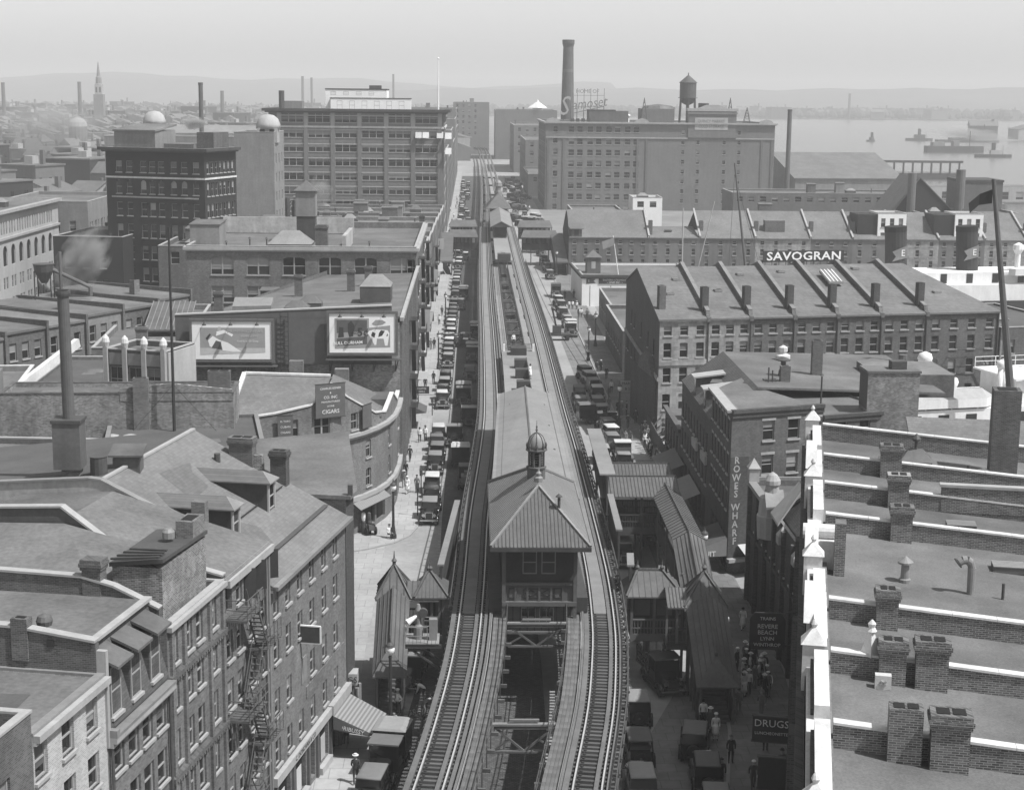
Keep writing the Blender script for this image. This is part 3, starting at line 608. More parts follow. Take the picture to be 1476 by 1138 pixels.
# ---- covered stairs, landings and footbridges
def stair_house(label, x0, x1, yf, yt, zt, side, arm):
    """A roofed stair that climbs away from the viewer from the pavement to a landing at height zt."""
    b = thing('stair_house', label, 'covered stair', (0, 0, 0), 0, 'covered stairs of the near station')
    n = 18; xm = (x0 + x1) / 2
    for i in range(n):
        y = yf + .3 + (yt - yf) * i / n; MB().box(x0 + .15, y, zt * i / n, x1 - .15, y + (yt - yf) / n + .1, zt * (i + 1) / n).build('step', 'wood_panel', b)
    for x in (x0, x1):
        MB().eyz([(yf, 0), (yf, 1.0), (yt, zt + 1.0), (yt, zt - .5), (yf + 1.2, 0)], x - .05, x + .05).build('side_panel', 'wood_dark', b)
        for k in range(5):
            y = yf + (yt - yf) * k / 4; z = zt * k / 4; MB().box(x - .08, y - .08, 0 if k else 0, x + .08, y + .08, z + 2.7).build('post', 'wood_panel', b)
    ze0 = 2.75; ze1 = zt + 2.6; o = .3
    rz0, rz1 = ze0 + .95, ze1 + .95
    hipy = yf + 1.0
    for s, x in ((-1, x0 - o), (1, x1 + o)):
        k = (ze1 - ze0) / (yt - yf + .3); fr = (x, yf - .3, ze0); bk = (x, yt, ze1); rb_ = (xm, yt, rz1); rf = (xm, hipy, rz0 + k * 1.3)
        MB().slab([fr, bk, rb_, rf] if s > 0 else [fr, rf, rb_, bk], .1).build('roof_slope', 'metal_roof', b)
        a, bb = Vector(fr), Vector(bk)
        for j in range(1, 4):
            t = j / 4; MB().bar(a.lerp(Vector(rf), t), bb.lerp(Vector(rb_), t) , .05, .07).build('standing_seam', 'metal_dark', b, (0, 0, .03))
    k = (ze1 - ze0) / (yt - yf + .3); rf = (xm, hipy, rz0 + k * 1.3)
    MB().slab([(x0 - o, yf - .3, ze0), (x1 + o, yf - .3, ze0), rf], .1).build('roof_slope', 'metal_roof', b)
    MB().bar(rf, (xm, yt, rz1), .12, .14).build('ridge_roll', 'metal_dark', b, (0, 0, .06))
    MB().lathe([(.1, rf[2]), (.14, rf[2] + .2), (.05, rf[2] + .35), (.02, rf[2] + .7)], 6, xm, rf[1]).build('finial', 'metal_roof', b)
    # landing with pyramid roof
    ly0, ly1 = yt + .003, yt + 3.0; lx0, lx1 = x0 - .1, x1 + .1
    MB().box(lx0, ly0, zt - .3, lx1, ly1, zt).build('landing', 'wood_dark', b)
    ap = (xm, (ly0 + ly1) / 2, rz1 + 1.1)
    c = [(lx0 - o, ly0, ze1 + .03), (lx1 + o, ly0, ze1 + .03), (lx1 + o, ly1 + o, ze1 + .03), (lx0 - o, ly1 + o, ze1 + .03)]
    for i in range(4):
        MB().slab([c[i], c[(i + 1) % 4], ap], .1).build('roof_slope', 'metal_roof', b); seams_tri(b, c[i], c[(i + 1) % 4], ap, 5, 'metal_dark', .05)
        MB().bar(Vector(c[i]) + Vector((0, 0, .06)), Vector(ap) + Vector((0, 0, .06)), .12).build('hip_roll', 'metal_roof', b)
    MB().lathe([(.12, ap[2] - .1), (.12, ap[2] + .2), (.2, ap[2] + .3), (.06, ap[2] + .5), (.02, ap[2] + 1.0)], 8, ap[0], ap[1]).build('finial', 'metal_roof', b)
    for x in (lx0, lx1):
        for y in (ly0, ly1): MB().box(x - .09, y - .09, 0, x + .09, y + .09, ze1).build('post', 'steel', b)
    # arm towards the railway
    ax0, ax1 = arm; yb0, yb1 = ly0 + .2, ly1 - .1
    MB().box(ax0, yb0, zt - .35, ax1, yb1, zt).build('bridge_floor', 'wood_dark', b)
    ym = (yb0 + yb1) / 2; lo, hi = (ze1 + .0, ze1 + .9)
    for y0_, s in ((yb0 - .3, 1), (yb1 + .3, -1)):
        pts = [(ax0, y0_, lo), (ax1, y0_, lo), (ax1, ym, hi), (ax0, ym, hi)]
        MB().slab(pts, .1).build('bridge_roof', 'metal_roof', b); seams(b, pts[0], pts[1], pts[2], pts[3], 6, 'metal_dark', .05)
    for y in (yb0, yb1):
        mb = MB(); L = ax1 - ax0
        mb.bar((ax0, y, zt + 1.05), (ax1, y, zt + 1.05), .1); mb.bar((ax0, y, zt + .1), (ax1, y, zt + .1), .1); mb.bar((ax0, y, zt - .3), (ax1, y, zt - .3), .16, .3)
        for i in range(int(abs(L) / .28)): x = ax0 + L * i / int(abs(L) / .28); mb.bar((x, y, zt), (x, y, zt + 1.0), .05)
        mb.build('lattice_rail', 'wood_dark', b)
        for i in range(3): x = ax0 + L * i / 2; MB().box(x - .08, y - .08, zt, x + .08, y + .08, lo).build('post', 'wood_panel', b)
    return b
SL = stair_house('covered stair left of the tracks with the white lamp post before it', -5.95, -4.3, 100.2, 105.6, 3.5, -1, (-4.2, -2.0))
SR = stair_house('covered stair right of the tracks with queueing people beside it', 14.95, 17.1, 98.4, 104.2, 3.5, 1, (13.4, 14.8))
def pavilion(label, x0, x1, y0, y1, zt=3.5, ze=6.3, rz=7.6, blank=0):
    b = thing('bridge_pavilion', label, 'pavilion'); o = .4
    MB().box(x0, y0, zt - .5, x1, y1, zt).build('floor', 'wood_dark', b)
    MB().box(x0, y0 + .6, zt, x1, y1, ze).build('wall', 'wood_dark', b)
    r1, r2 = (x0 + .5, (y0 + y1) / 2, rz), (x1 - .9, (y0 + y1) / 2, rz); c = [(x0 - o, y0 - o, ze), (x1 + o, y0 - o, ze), (x1 + o, y1 + o, ze), (x0 - o, y1 + o, ze)]
    for p in ((c[0], c[1], r2, r1), (c[1], c[2], r2), (c[2], c[3], r1, r2), (c[3], c[0], r1)): MB().slab(p, .1).build('roof_slope', 'metal_roof', b)
    seams_trap(b, c[0], c[1], r2, r1, 9, 'metal_dark')
    for p, q in ((c[0], r1), (c[1], r2), (r1, r2)): MB().bar(Vector(p) + Vector((0, 0, .06)), Vector(q) + Vector((0, 0, .06)), .13).build('hip_roll', 'metal_roof', b)
    for q in (r1, r2): MB().lathe([(.1, q[2]), (.16, q[2] + .25), (.05, q[2] + .4), (.02, q[2] + .75)], 8, q[0], q[1]).build('finial', 'metal_roof', b)
    n = max(3, int((x1 - x0) / .22)); mb = MB()
    mb.bar((x0, y0, zt + 1.05), (x1, y0, zt + 1.05), .14, .12).bar((x0, y0, zt + .45), (x1, y0, zt + .45), .08).bar((x0, y0, zt - .2), (x1, y0, zt - .2), .14, .5)
    for i in range(n + 1): x = x0 + (x1 - x0) * i / n; mb.bar((x, y0, zt), (x, y0, zt + 1.0), .06)
    mb.build('balustrade', 'wood_panel', b)
    for i in range(3): x = x0 + (x1 - x0) * i / 2; MB().box(x - .09, y0 - .09, zt - .5, x + .09, y0 + .09, ze).build('post', 'wood_panel', b)
    for i in range(2):
        x = x0 + .25 + i * (x1 - x0) / 2; MB().box(x, y0 + .52, zt + 1.2, x + (x1 - x0) / 2 - .5, y0 + .58, zt + 2.3).build('shutter_panel', 'wood_panel', b)
    return b
pavilion('small hip roofed pavilion beside the right track, above the parked light truck', 11.2, 14.3, 106.2, 109.4)
pavilion('small hip roofed pavilion beside the left track, behind the signal platform', -3.3, -1.75, 105.9, 109.0)
# second pair of bridges and the long covered way on the right
b = thing('footbridge', 'twin roofed footbridge leading right from the tracks to the shaded covered way', 'footbridge')
for y0 in (134.2, 139.2):
    MB().box(11.2, y0, 3.1, 17.6, y0 + 4.2, 3.5).build('floor', 'wood_dark', b)
    for s, (ya, yb) in ((1, (y0 - .5, y0 + 2.4)), (-1, (y0 + 4.6, y0 + 2.4))):
        p = [(11.2, ya, 6.3), (18.0, ya, 6.3), (18.0, yb, 7.4), (11.2, yb, 7.4)]; MB().slab(p, .1).build('roof_slope', 'metal_roof', b)
        if s > 0: seams(b, p[0], p[1], p[2], p[3], 22, 'metal_dark', .05)
    MB().bar((11.2, y0 + 2.4, 7.44), (18, y0 + 2.4, 7.44), .14).build('ridge_roll', 'metal_dark', b)
    mb = MB().bar((11.2, y0, 4.6), (17.6, y0, 4.6), .12).bar((11.2, y0, 4.0), (17.6, y0, 4.0), .08).bar((11.2, y0, 3.2), (17.6, y0, 3.2), .12, .6)
    for i in range(30): x = 11.2 + i * .22; mb.bar((x, y0, 3.4), (x, y0, 4.6), .05)
    mb.build('balustrade', 'wood_dark', b)
    for x in (11.3, 14.8, 17.5): MB().box(x - .1, y0 - .1, 0, x + .1, y0 + .1, 6.3).build('post', 'steel', b)
b = thing('covered_way', 'long covered way over the right pavement, running to a light roofed stair', 'covered way')
MB().box(16.0, 120.5, 3.1, 17.9, 134.0, 3.5).build('floor', 'wood_dark', b)
for s, (xa, xb) in ((1, (15.7, 16.95)), (-1, (18.2, 16.95))):
    p = [(xa, 120.2, 6.3), (xa, 138, 6.3), (xb, 138, 7.0), (xb, 120.2, 7.0)]; MB().slab(p, .1).build('roof_slope', 'metal_roof', b); seams(b, p[0], p[1], p[2], p[3], 24, 'metal_dark', .05)
    p = [(xa, 112.4, 3.2), (xa, 120.2, 6.3), (xb, 120.2, 7.0), (xb, 113.2, 4.5)]; MB().slab(p, .1).build('stair_roof', 'metal_roof', b); seams(b, p[0], p[3], p[2], p[1], 4, 'metal_dark', .05)
MB().slab([(15.7, 112.4, 3.2), (18.2, 112.4, 3.2), (16.95, 113.2, 4.5)], .1).build('stair_roof', 'metal_roof', b)
MB().bar((16.95, 113.2, 4.55), (16.95, 120.2, 7.05), .12).bar((16.95, 120.2, 7.05), (16.95, 138, 7.05), .12).build('ridge_roll', 'metal_dark', b)
for x in (16.0, 17.9):
    MB().eyz([(112.8, 0), (112.8, 1.0), (120.2, 4.6), (134, 4.6), (134, 3.1), (120.2, 3.1), (114, 0)], x - .05, x + .05).build('side_panel', 'wood_dark', b)
    for y in (112.8, 116, 120.2, 126, 132): MB().box(x - .09, y - .09, 0, x + .09, y + .09, 3.1 if y < 113 else (4.9 if y < 118 else 6.3)).build('post', 'wood_panel', b)
for i in range(14): MB().box(16.1, 113 + i * .52, 0, 17.8, 113.6 + i * .52, 3.5 * (i + 1) / 14).build('step', 'wood_panel', b)
# light topped wind screens along the outer edges
for k, (x, y0, y1, z, wd, lab) in enumerate(((-1.55, 108, 126, 7.8, .45, 'narrow light topped wind screen along the left edge of the tracks'), (11.35, 118, 129, 7.6, .5, 'light topped wind screen right of the tracks behind the hip roofed pavilion'),
                                   (11.2, 107.6, 110.6, 7.9, .5, 'short pale topped wind screen joining the right pavilion'), (11.75, 133.5, 152.5, 8.2, 1.35, 'long dark wind screen with wide pale roof beside the right track'))):
    t = thing('wind_screen', lab, 'wind screen'); ya, yb = y0, y1
    xa, xb = (x - .95 + .02 * 0, x - .1) if k == 0 else (x, x + .25)
    if k == 0: xa, xb = -1.95, -.95
    MB().prism([(xa - .08, ya), (xa + .08, ya), (xb + .08, yb), (xb - .08, yb)], 4.8, z).build('boards', 'wood_dark', t)
    MB().prism([(xa - wd / 2, ya), (xa + wd / 2, ya), (xb + wd / 2, yb), (xb - wd / 2, yb)], z + .002, z + .14).build('cap', 'metal_lite', t)
# signal platform hanging from the left edge
t = thing('signal_platform', 'small railed plank platform with signal gear on the left edge of the tracks', 'signal platform')
for i in range(9): MB().box(-4.0 + i * .24, 97.6, 5.75, -3.78 + i * .24, 99.6, 5.83).build('plank', 'timber_lite', t)
MB().bar((-4.0, 97.7, 5.6), (-1.7, 97.7, 5.6), .12, .25).bar((-4.0, 99.5, 5.6), (-1.7, 99.5, 5.6), .12, .25).bar((-3.8, 97.8, 5.5), (-1.7, 97.8, 4.0), .12).bar((-3.8, 99.4, 5.5), (-1.7, 99.4, 4.0), .12).build('bracket', 'steel', t)
mb = MB()
for z in (6.3, 6.9): mb.bar((-4.0, 97.6, z), (-4.0, 99.6, z), .05).bar((-4.0, 99.6, z), (-2.0, 99.6, z), .05).bar((-4.0, 97.6, z), (-2.6, 97.6, z), .05)
for p in ((-4, 97.6), (-4, 99.6), (-2.6, 97.6), (-3, 99.6), (-2, 99.6)): mb.bar((*p, 5.8), (*p, 6.95), .05)
mb.build('railing', 'metal_lite', t)
MB().lathe([(.3, 5.84), (.3, 6.6), (.16, 6.8), (.16, 7.6), (.22, 7.7), (.1, 8.1)], 10, -3.2, 98.6).build('signal_mast', 'metal_lite', t)
MB().box(-2.5, 98.2, 5.84, -2.0, 98.6, 7.2).build('relay_box', 'metal_lite', t)
MB().tube((-3.2, 98.6, 7.4), (-3.9, 98.2, 7.0), .07, .22, 8).build('horn', 'white', t)
MB().tube((-2.9, 98.4, 7.55), (-2.9, 98.7, 7.55), .3, .3, 14).build('signal_disc', 'metal_dark', t)

# ================================================================ the far station
f = thing('far_station', 'distant second station with hipped roof and cupola on the elevated railway', 'station', (0, 0, 0))
MB().prism([(5.0, 322), (8.4, 322), (8.6, 440), (5.6, 440)], 6.9, 7.25).build('deck', 'timber_lite', f)
for s, (x, xr) in enumerate(((4.5, 7.05), (9.6, 7.05))):
    MB().slab([(x, 372, 9.9), (x + .4, 420, 9.9), (xr + .3, 420, 11.2), (xr, 372, 11.2)], .15).build('platform_roof', 'metal_lite', f)
MB().box(5.6, 376, 7.25, 8.4, 419, 9.9).build('wall', 'wood_dark', f)
MB().poly([(4.7, 372.3, 9.8), (9.4, 372.3, 9.8), (7.05, 372.3, 11.0)]).build('roof_end', 'wood_panel', f)
c = [(4.0, 418, 10.9), (10.4, 418, 10.9), (10.4, 434, 10.9), (4.0, 434, 10.9)]; ra, rb = (7.2, 424, 14.6), (7.2, 428, 14.6)
for p in ((c[0], c[1], ra), (c[1], c[2], rb, ra), (c[2], c[3], rb), (c[3], c[0], ra, rb)): MB().slab(p, .14).build('roof_slope', 'metal_roof', f)
MB().box(5, 419.5, 5, 9.4, 433, 10.8).build('house', 'wood_dark', f)
MB().lathe([(.95, 13.6), (.95, 14.8), (.75, 14.9), (.75, 16.1), (1.1, 16.2), (1.0, 16.5), (.95, 17), (.5, 17.6), (.06, 17.8), (.04, 18.8)], 8, 7.2, 427).build('cupola', 'metal_lite', f)
MB().box(5.4, 321, 7.25, 8.0, 324, 8.6).build('equipment_box', 'wood_dark', f)
MB().box(6.3, 328, 7.3, 7.1, 331, 8.3).build('equipment_box', 'metal_lite', f)
for x0, x1, sd in ((-5.2, 1.6, 'left'), (12.2, 20.6, 'right')):
    b = thing('far_footbridge', 'pair of distant roofed footbridges to the %s of the far station' % sd, 'footbridge')
    for y0 in (382, 412):
        MB().box(x0, y0, 3.6, x1, y0 + 4, 4.1).box(x0, y0, 4.1, x1, y0 + .12, 5.0).box(x0 + .2, y0 + 2.5, 4.1, x1 - .2, y0 + 2.6, 6.7).build('gallery', 'wood_dark', b)
        MB().slab([(x0 - .4, y0 - .8, 6.7), (x1 + .2, y0 - .8, 6.7), (x1 - .4, y0 + 2.4, 8.2), (x0 + .4, y0 + 2.4, 8.2)], .12).slab([(x0 - .4, y0 + 5.2, 6.7), (x1 + .2, y0 + 5.2, 6.7), (x1 - .4, y0 + 2.4, 8.2), (x0 + .4, y0 + 2.4, 8.2)], .12).build('roof', 'metal_roof', b)
        for i in range(5): x = x0 + (x1 - x0) * i / 4; MB().box(x - .12, y0, 0, x + .12, y0 + .2, 6.7).build('post', 'wood_panel', b)
        for i in range(7): x = x0 + .3 + (x1 - x0 - .6) * i / 7; MB().box(x, y0 + 2.4, 5.1, x + .6, y0 + 2.48, 6.2).build('window', 'blind', b)
    xs = x0 if x0 < 0 else x1
    MB().slab([(xs - 1.6, 360, 3.2), (xs + 1.2, 360, 3.2), (xs + 1.2, 384, 7.6), (xs - 1.6, 384, 7.6)], .3).build('stair_roof', 'metal_roof', b)
    MB().eyz([(360, 0), (360, 2), (384, 6), (384, 3)], xs - 1.4, xs - 1.2).eyz([(360, 0), (360, 2), (384, 6), (384, 3)], xs + .9, xs + 1.1).build('stair_side', 'wood_dark', b)
# ================================================================ left foreground row (facade line bends with the street)
DA = -math.atan2(.194, .981); P0 = Vector((-7.65, 96.8)); DV = Vector((.194, .981)); NR = Vector((.981, -.194))
def row_loc(s0, D): q = P0 + DV * s0 - NR * D; return (q.x, q.y, 0)
def rowb(name, label, s0, s1, D, h, m, r, par=.25, roof='tar', cop='metal_lite', **k):
    return block(name, label, row_loc(s0, D), DA, D, s1 - s0, h, m, r=r, par=par, roof=roof, cop=cop, **k)
def prof_wall(b, y, t, pts, zb, m, name='party_wall', cop=None):
    """A party wall across the roof: profile pts = (x, z) along local x."""
    poly = [(pts[0][0], zb)] + [p for p in pts] + [(pts[-1][0], zb)]
    o = MB().exz(poly, y - t / 2, y + t / 2).build(name, m, b)
    if cop:
        for p, q in zip(pts, pts[1:]): MB().bar((p[0], y, p[1] + .05), (q[0], y, q[1] + .05), t + .16, .1).build('coping', cop, o)
    return o
# --- slate roofed corner house
D = 24.0; s0 = -14.8; cols = [-2.32, -4.73, -7.2, -9.5, -11.65, -13.75]
ops = []
for i, s in enumerate(cols):
    for z in (3.95, 6.8, 9.8, 12.4):
        if i == 3 and z == 6.8: continue
        ops.append((s - s0 - .46, z, .92, 1.45, '11'))
ops += [(.5, .5, 2.6, 2.4, 'open'), (3.6, .5, 2.4, 2.4, 'open'), (6.6, .45, 1.2, 2.5, 'open'), (8.4, .6, 2.2, 2.3, 'open'), (11.2, .1, 1.6, 2.8, 'open'), (13.1, .6, 1.3, 2.3, 'open')]
b = thing('corner_house', 'four storey brick corner house with slate roof and two long dormers', 'building', row_loc(s0, D), DA)
wall(b, (D, 0), math.pi / 2, 14.8, 0, 14.2, ops, 'brick_light', blindp=.35)
wall(b, (0, 0), 0, D, 0, 14.2, [], 'brick_mid'); wall(b, (D, 14.8), math.pi, D, 0, 14.2, [], 'brick_mid'); wall(b, (0, 14.8), -math.pi / 2, 14.8, 0, 14.2, [], 'brick_mid')
RX_ = D - 9.7; RZ = 19.3
k = (RZ - 14.4) / 9.7
MB().slab([(D + .35, .0, 14.4 - .35 * k), (D + .35, 14.95, 14.4 - .35 * k), (RX_, 14.95, RZ), (RX_, 0, RZ)], .2).build('roof_slope', 'slate_lite', b)
MB().slab([(RX_, 0, RZ), (RX_, 14.95, RZ), (0, 14.95, 17.4), (0, 0, 17.9)], .2).build('roof_slope', 'tar_dark', b)
MB().poly([(D, .0, 14.1), (RX_, .0, RZ), (0, .0, 17.8), (0, .0, 14.1)]).poly([(D, 14.8, 14.1), (RX_, 14.8, RZ), (0, 14.8, 17.3), (0, 14.8, 14.1)]).build('gable_wall', 'plaster', b)
prof_wall(b, .08, .3, [(0, 18.4), (RX_ - .2, RZ + .35), (RX_ + .5, RZ + .3), (D - 5.0, 17.65), (D - 3.6, 17.5)], 13.5, 'plaster', cop='metal_lite')
MB().bar((RX_, 0, RZ + .05), (RX_, 14.9, RZ + .05), .25, .12).build('ridge_cap', 'stone', b)
MB().box(D + .2, 0, 14.1, D + .5, 14.9, 14.32).build('gutter', 'metal_lite', b)
MB().box(D + .003, 0, 13.95, D + .2, 14.9, 14.1).build('eave_board', 'trim', b)
for x, m_ in ((D - 1.1, 'tar_dark'), (D - 3.6, 'iron')):
    z = 14.4 + (D - x) * k + .1; MB().bar((x, 0 if m_ == 'tar_dark' else 1.5, z), (x, 14.5 if m_ == 'tar_dark' else 13.6, z), .3 if m_ == 'tar_dark' else .07, .05).build('snow_rail', m_, b)
for pts in ([(8.4, 6.0), (6.0, 5.0), (6.2, 8.0), (7.4, 8.6), (8.0, 9.8)], [(5.6, .6), (1.4, .4), (1.4, 5.2), (2.6, 6.4), (4.9, 4.4)]):
    MB().poly([(D - q_, y_, 14.4 + q_ * k + .012) for q_, y_ in pts]).build('slate_patch', 'slate_patch', b)
for y in (3.4, 9.6):                                    # dormers: side boards, hipped roof, front window
    xo = D - 3.0; z0 = 14.4 + 3.0 * k; zt = z0 + 1.75; dd = (zt - 14.4) / k - 3.0
    d_ = MB().prism([(xo, y - .65), (xo, y + .65), (xo - dd, y + .65), (xo - dd, y - .65)], z0 - .3, zt).build('dormer', 'wood_dark', b)
    for s in (-1, 1): MB().slab([(xo + .25, y + s * .85, zt), (xo - .5, y, zt + .55), (xo - dd - 1.2, y, zt + .55), (xo - dd - .3, y + s * .85, zt)], .08).build('dormer_roof', 'slate', d_)
    MB().slab([(xo + .25, y - .85, zt), (xo + .25, y + .85, zt), (xo - .5, y, zt + .55)], .08).build('dormer_roof', 'metal_lite', d_)
    fm, panes, s_, l_, fr = wmesh(.9, 1.5, '11'); wn = obj('dormer_window', fm, d_, (xo + .06, y - .45, z0 + .1), math.pi / 2); obj('pane', panes[2], wn)
    [MB().box(xo - .02, y + e - .095, z0 - .02, xo + .07, y + e + .095, zt).build('dormer_jamb', 'trim', d_) for e in (-.565, .565)]
chimney(b, D - 3.85, .3, 16.4, .75, .55, 2.3, 'brick_light', 0, 0)
chimney(b, D - 4.0, 14.4, 16.4, 1.0, .7, 2.0, 'brick_dark', 2); chimney(b, D - 5.5, 14.5, 17, .8, .5, 1.0, 'brick_rough', 0, 0); chimney(b, D - 6.4, 14.5, 15.5, 1.5, .8, 3.6, 'brick_mid', 2)
pipe(b, D - 7.2, 12.2, 17.6, .9, .2, 'metal_dark', 0)
# shop front
MB().box(D + .003, 0, 3.05, D + .28, 10.6, 3.55).build('shop_sign', 'wall_lite', b); MB().box(D + .003, 10.65, 3.0, D + .34, 14.8, 3.6).build('shop_sign', 'stone', b)
text(b, 'C. DONOVAN & CO.', .42, (D + .29, 5.2, 3.3), (math.pi / 2, 0, math.pi / 2), 'sign_dark', .005)
for y in (.2, 3.3, 6.2, 8.0, 10.8, 12.95, 14.5): MB().box(D - .01, y, 0, D + .16, y + .28, 3.05).build('shop_pier', 'wood_panel', b)
for y0, y1 in ((.5, 3.1), (3.6, 6.0), (8.4, 10.6)):
    MB().box(D - .05, y0, .1, D + .3, y1, .55).build('stall_riser', 'wall_lite', b)
    MB().prism([(D + .02, y0 + .5), (D + .04, y0 + .5), (D + .04, y0 + 1.4), (D + .02, y0 + 1.4)], .8, 2.3).build('window_poster', 'canvas_lite', b)
# string of a painted sign board between floors
MB().box(D + .003, 6.2, 5.75, D + .06, 14.2, 6.45).build('painted_board', 'brick_light', b)
MB().box(D + .003, 5.35, 6.9, D + .05, 6.3, 8.4).build('blind_window', 'wall_grey', b)
# projecting shop sign, seen at an angle high on the facade
t = thing('projecting_sign', 'dark framed projecting sign high on the slate roofed corner house', 'sign', (*(P0 + DV * -9.6 + NR * .05), 9.5), DA); t.scale = (.75, .75, .75)
MB().box(0, -.06, 0, 1.5, .06, 1.25).build('board', 'wood_dark', t); MB().bar((0, 0, 1.3), (1.55, 0, 1.3), .14, .1).bar((1.55, 0, 0), (1.55, 0, 1.3), .1).bar((0, 0, -.04), (1.55, 0, -.04), .1, .08).build('frame', 'white', t)
# awning
t = thing('awning', 'striped shop awning at the corner end of the slate roofed house', 'awning', (*(P0 + DV * -2.2 + NR * .1), 0), DA)
MB().add([(.2, -1.9, 2.95), (.2, 1.9, 2.95), (2.6, 1.7, 1.9), (2.6, -1.7, 1.9)], [(0, 1, 2, 3)]).build('canvas', 'awning', t, smooth=False)
MB().poly([(.2, -1.9, 2.95), (2.6, -1.7, 1.9), (2.4, -1.75, 1.75), (.2, -1.9, 2.1)]).build('side_flap', 'sign_grey', t)
MB().poly([(2.6, -1.7, 1.9), (2.6, 1.7, 1.9), (2.6, 1.7, 1.6), (2.6, -1.7, 1.6)]).build('valance', 'awning', t)
MB().bar((0, -1.8, 2.0), (2.6, -1.7, 1.8), .05).bar((0, 1.8, 2.0), (2.6, 1.7, 1.8), .05).build('frame', 'metal_dark', t)
text(t, 'ORIBUSSY', .36, (1.3, -1.83, 2.1), (math.pi / 2, .2, .05), 'lettering', .005)
# --- house with black shutters and the fire escape
s0, D = -21.7, 14.0; ops = []
for i, u in enumerate((.25, 1.75, 3.6, 5.4)):
    for z in (2.2, 4.9, 7.5, 9.97, 12.47): ops.append((u, z, .9, 1.5, '11'))
    ops.append((u, 14.95, .9, 1.45, '11' if i in (1,) else 'open'))
ops += [(.4, .3, 2.4, 1.6, 'open'), (3.4, .3, 2.8, 1.6, 'open')]
b = rowb('shuttered_house', 'brick house with open black top shutters and an iron fire escape', s0, -14.85, D, 16.7, 'brick_light', ops, par=.1, roof=None)
MB().slab([(D + .2, 0, 16.75), (D + .2, 6.8, 16.75), (D - 8.5, 6.8, 19.1), (D - 8.5, 0, 19.1)], .2).build('roof_slope', 'tar_lite', b)
MB().slab([(D - 8.5, 0, 19.1), (D - 8.5, 6.8, 19.1), (0, 6.8, 18.6), (0, 0, 18.6)], .2).build('roof_slope', 'tar', b)
MB().box(D + .003, 0, 16.35, D + .35, 6.8, 16.72).build('cornice', 'stone', b)
for y, w_, op in ((4.5, .62, 1.2), (2.9, .62, 1.5), (6.5, .6, 1.3), (5.0, .6, -.4)):
    MB().box(0, -.03, 0, w_, .03, 1.55).build('shutter', 'iron' if op > 0 else 'wood_panel', b, (D + .03, y, 14.9), RAD(8 + 20 * op) if op > 0 else RAD(75))
MB().tube((D + .12, 6.5, 0), (D + .12, 6.5, 16.3), .08).build('downpipe', 'metal_lite', b); MB().tube((D + .12, 6.1, 0), (D + .12, 6.1, 16.3), .07).build('downpipe', 'metal_lite', b)
prof_wall(b, .1, .35, [(0, 19.6), (D - 8.2, 19.95), (D - 5.5, 18.05), (D - 2.1, 17.4), (D, 16.95)], 15, 'tar_dark', cop='stone')
fe = thing('fire_escape', 'rusty iron fire escape zigzagging down the shuttered brick house', 'fire escape', (*(P0 + DV * -21.7 + NR * .02), 0), DA)
for z, y0, y1 in ((14.75, .0, 2.4), (12.3, 2.9, 5.2), (9.6, .0, 2.9), (7.2, 3.0, 5.3), (4.6, .0, 2.9)):
    mb = MB()
    for i in range(9): mb.box(.05, y0 + (y1 - y0) * i / 9, z - .04, 1.15, y0 + (y1 - y0) * (i + .75) / 9, z)
    mb.bar((.05, y0, z - .08), (1.15, y0, z - .08), .06).bar((.05, y1, z - .08), (1.15, y1, z - .08), .06).build('landing', 'metal_roof', fe)
    rl = MB()
    for zz in (.5, 1.0): rl.bar((1.15, y0, z + zz), (1.15, y1, z + zz), .04).bar((.05, y0, z + zz), (1.15, y0, z + zz), .04)
    for i in range(5): y = y0 + (y1 - y0) * i / 4; rl.bar((1.15, y, z), (1.15, y, z + 1), .03)
    rl.build('railing', 'metal_roof', fe)
for (za, ya), (zb, yb) in (((14.75, 2.2), (12.3, 3.6)), ((12.3, 3.2), (9.6, 1.6)), ((9.6, 2.5), (7.2, 3.8)), ((7.2, 3.4), (4.6, 1.8)), ((4.6, 2.5), (2.6, 4.0))):
    mb = MB()
    for x in (.35, .95): mb.bar((x, ya, za), (x, yb, zb), .05, .16).bar((x, ya, za + .9), (x, yb, zb + .9), .04)
    for i in range(9): t_ = (i + .5) / 9; mb.box(.35, ya + (yb - ya) * t_ - .1, za + (zb - za) * t_ - .02, .95, ya + (yb - ya) * t_ + .1, za + (zb - za) * t_ + .02)
    mb.build('stair_flight', 'metal_roof', fe)
# --- house with paired windows and string courses
s0, D = -29.0, 13.0; ops = []
for z in (14.85, 12.65, 10.15, 7.6, 5.1, 2.6):
    for u, w_ in ((.75, .55), (2.2, .85), (3.55, .85), (5.35, .9)): ops.append((u, z, w_, 1.52, '11'))
b = rowb('string_course_house', 'brick house with paired windows and moulded string courses under a brick stair head', s0, -21.75, D, 16.75, 'brick_light', ops, par=.3, roof='tar_lite', cop='stone')
for z in (14.35, 9.6, 4.6):
    MB().box(D + .003, 0, z - .12, D + .22, 7.2, z + .1).box(D + .003, 0, z - .3, D + .12, 7.2, z - .12).build('string_course', 'brick_mid', b)
    for i in range(24): MB().box(D + .1, .1 + i * .3, z - .26, D + .2, .25 + i * .3, z - .12).build('dentil', 'brick_light', b)
MB().box(D + .003, 0, 16.55, D + .25, 7.2, 16.78).build('cornice', 'stone', b)
for u in (.25, 1.75, 5.0, 6.8): MB().box(D + .003, u, 0, D + .14, u + .3, 16.5).build('pilaster', 'brick_light', b)
sh = MB().box(D - 3.1, 1.5, 15.5, D - .75, 7.0, 19.0).build('stair_head', 'brick_rough', b)
MB().slab([(D - 3.2, 1.4, 19.15), (D - .65, 1.4, 19.45), (D - .65, 7.05, 19.3), (D - 3.2, 7.05, 19.2)], .18).build('stair_head_roof', 'metal_dark', sh)
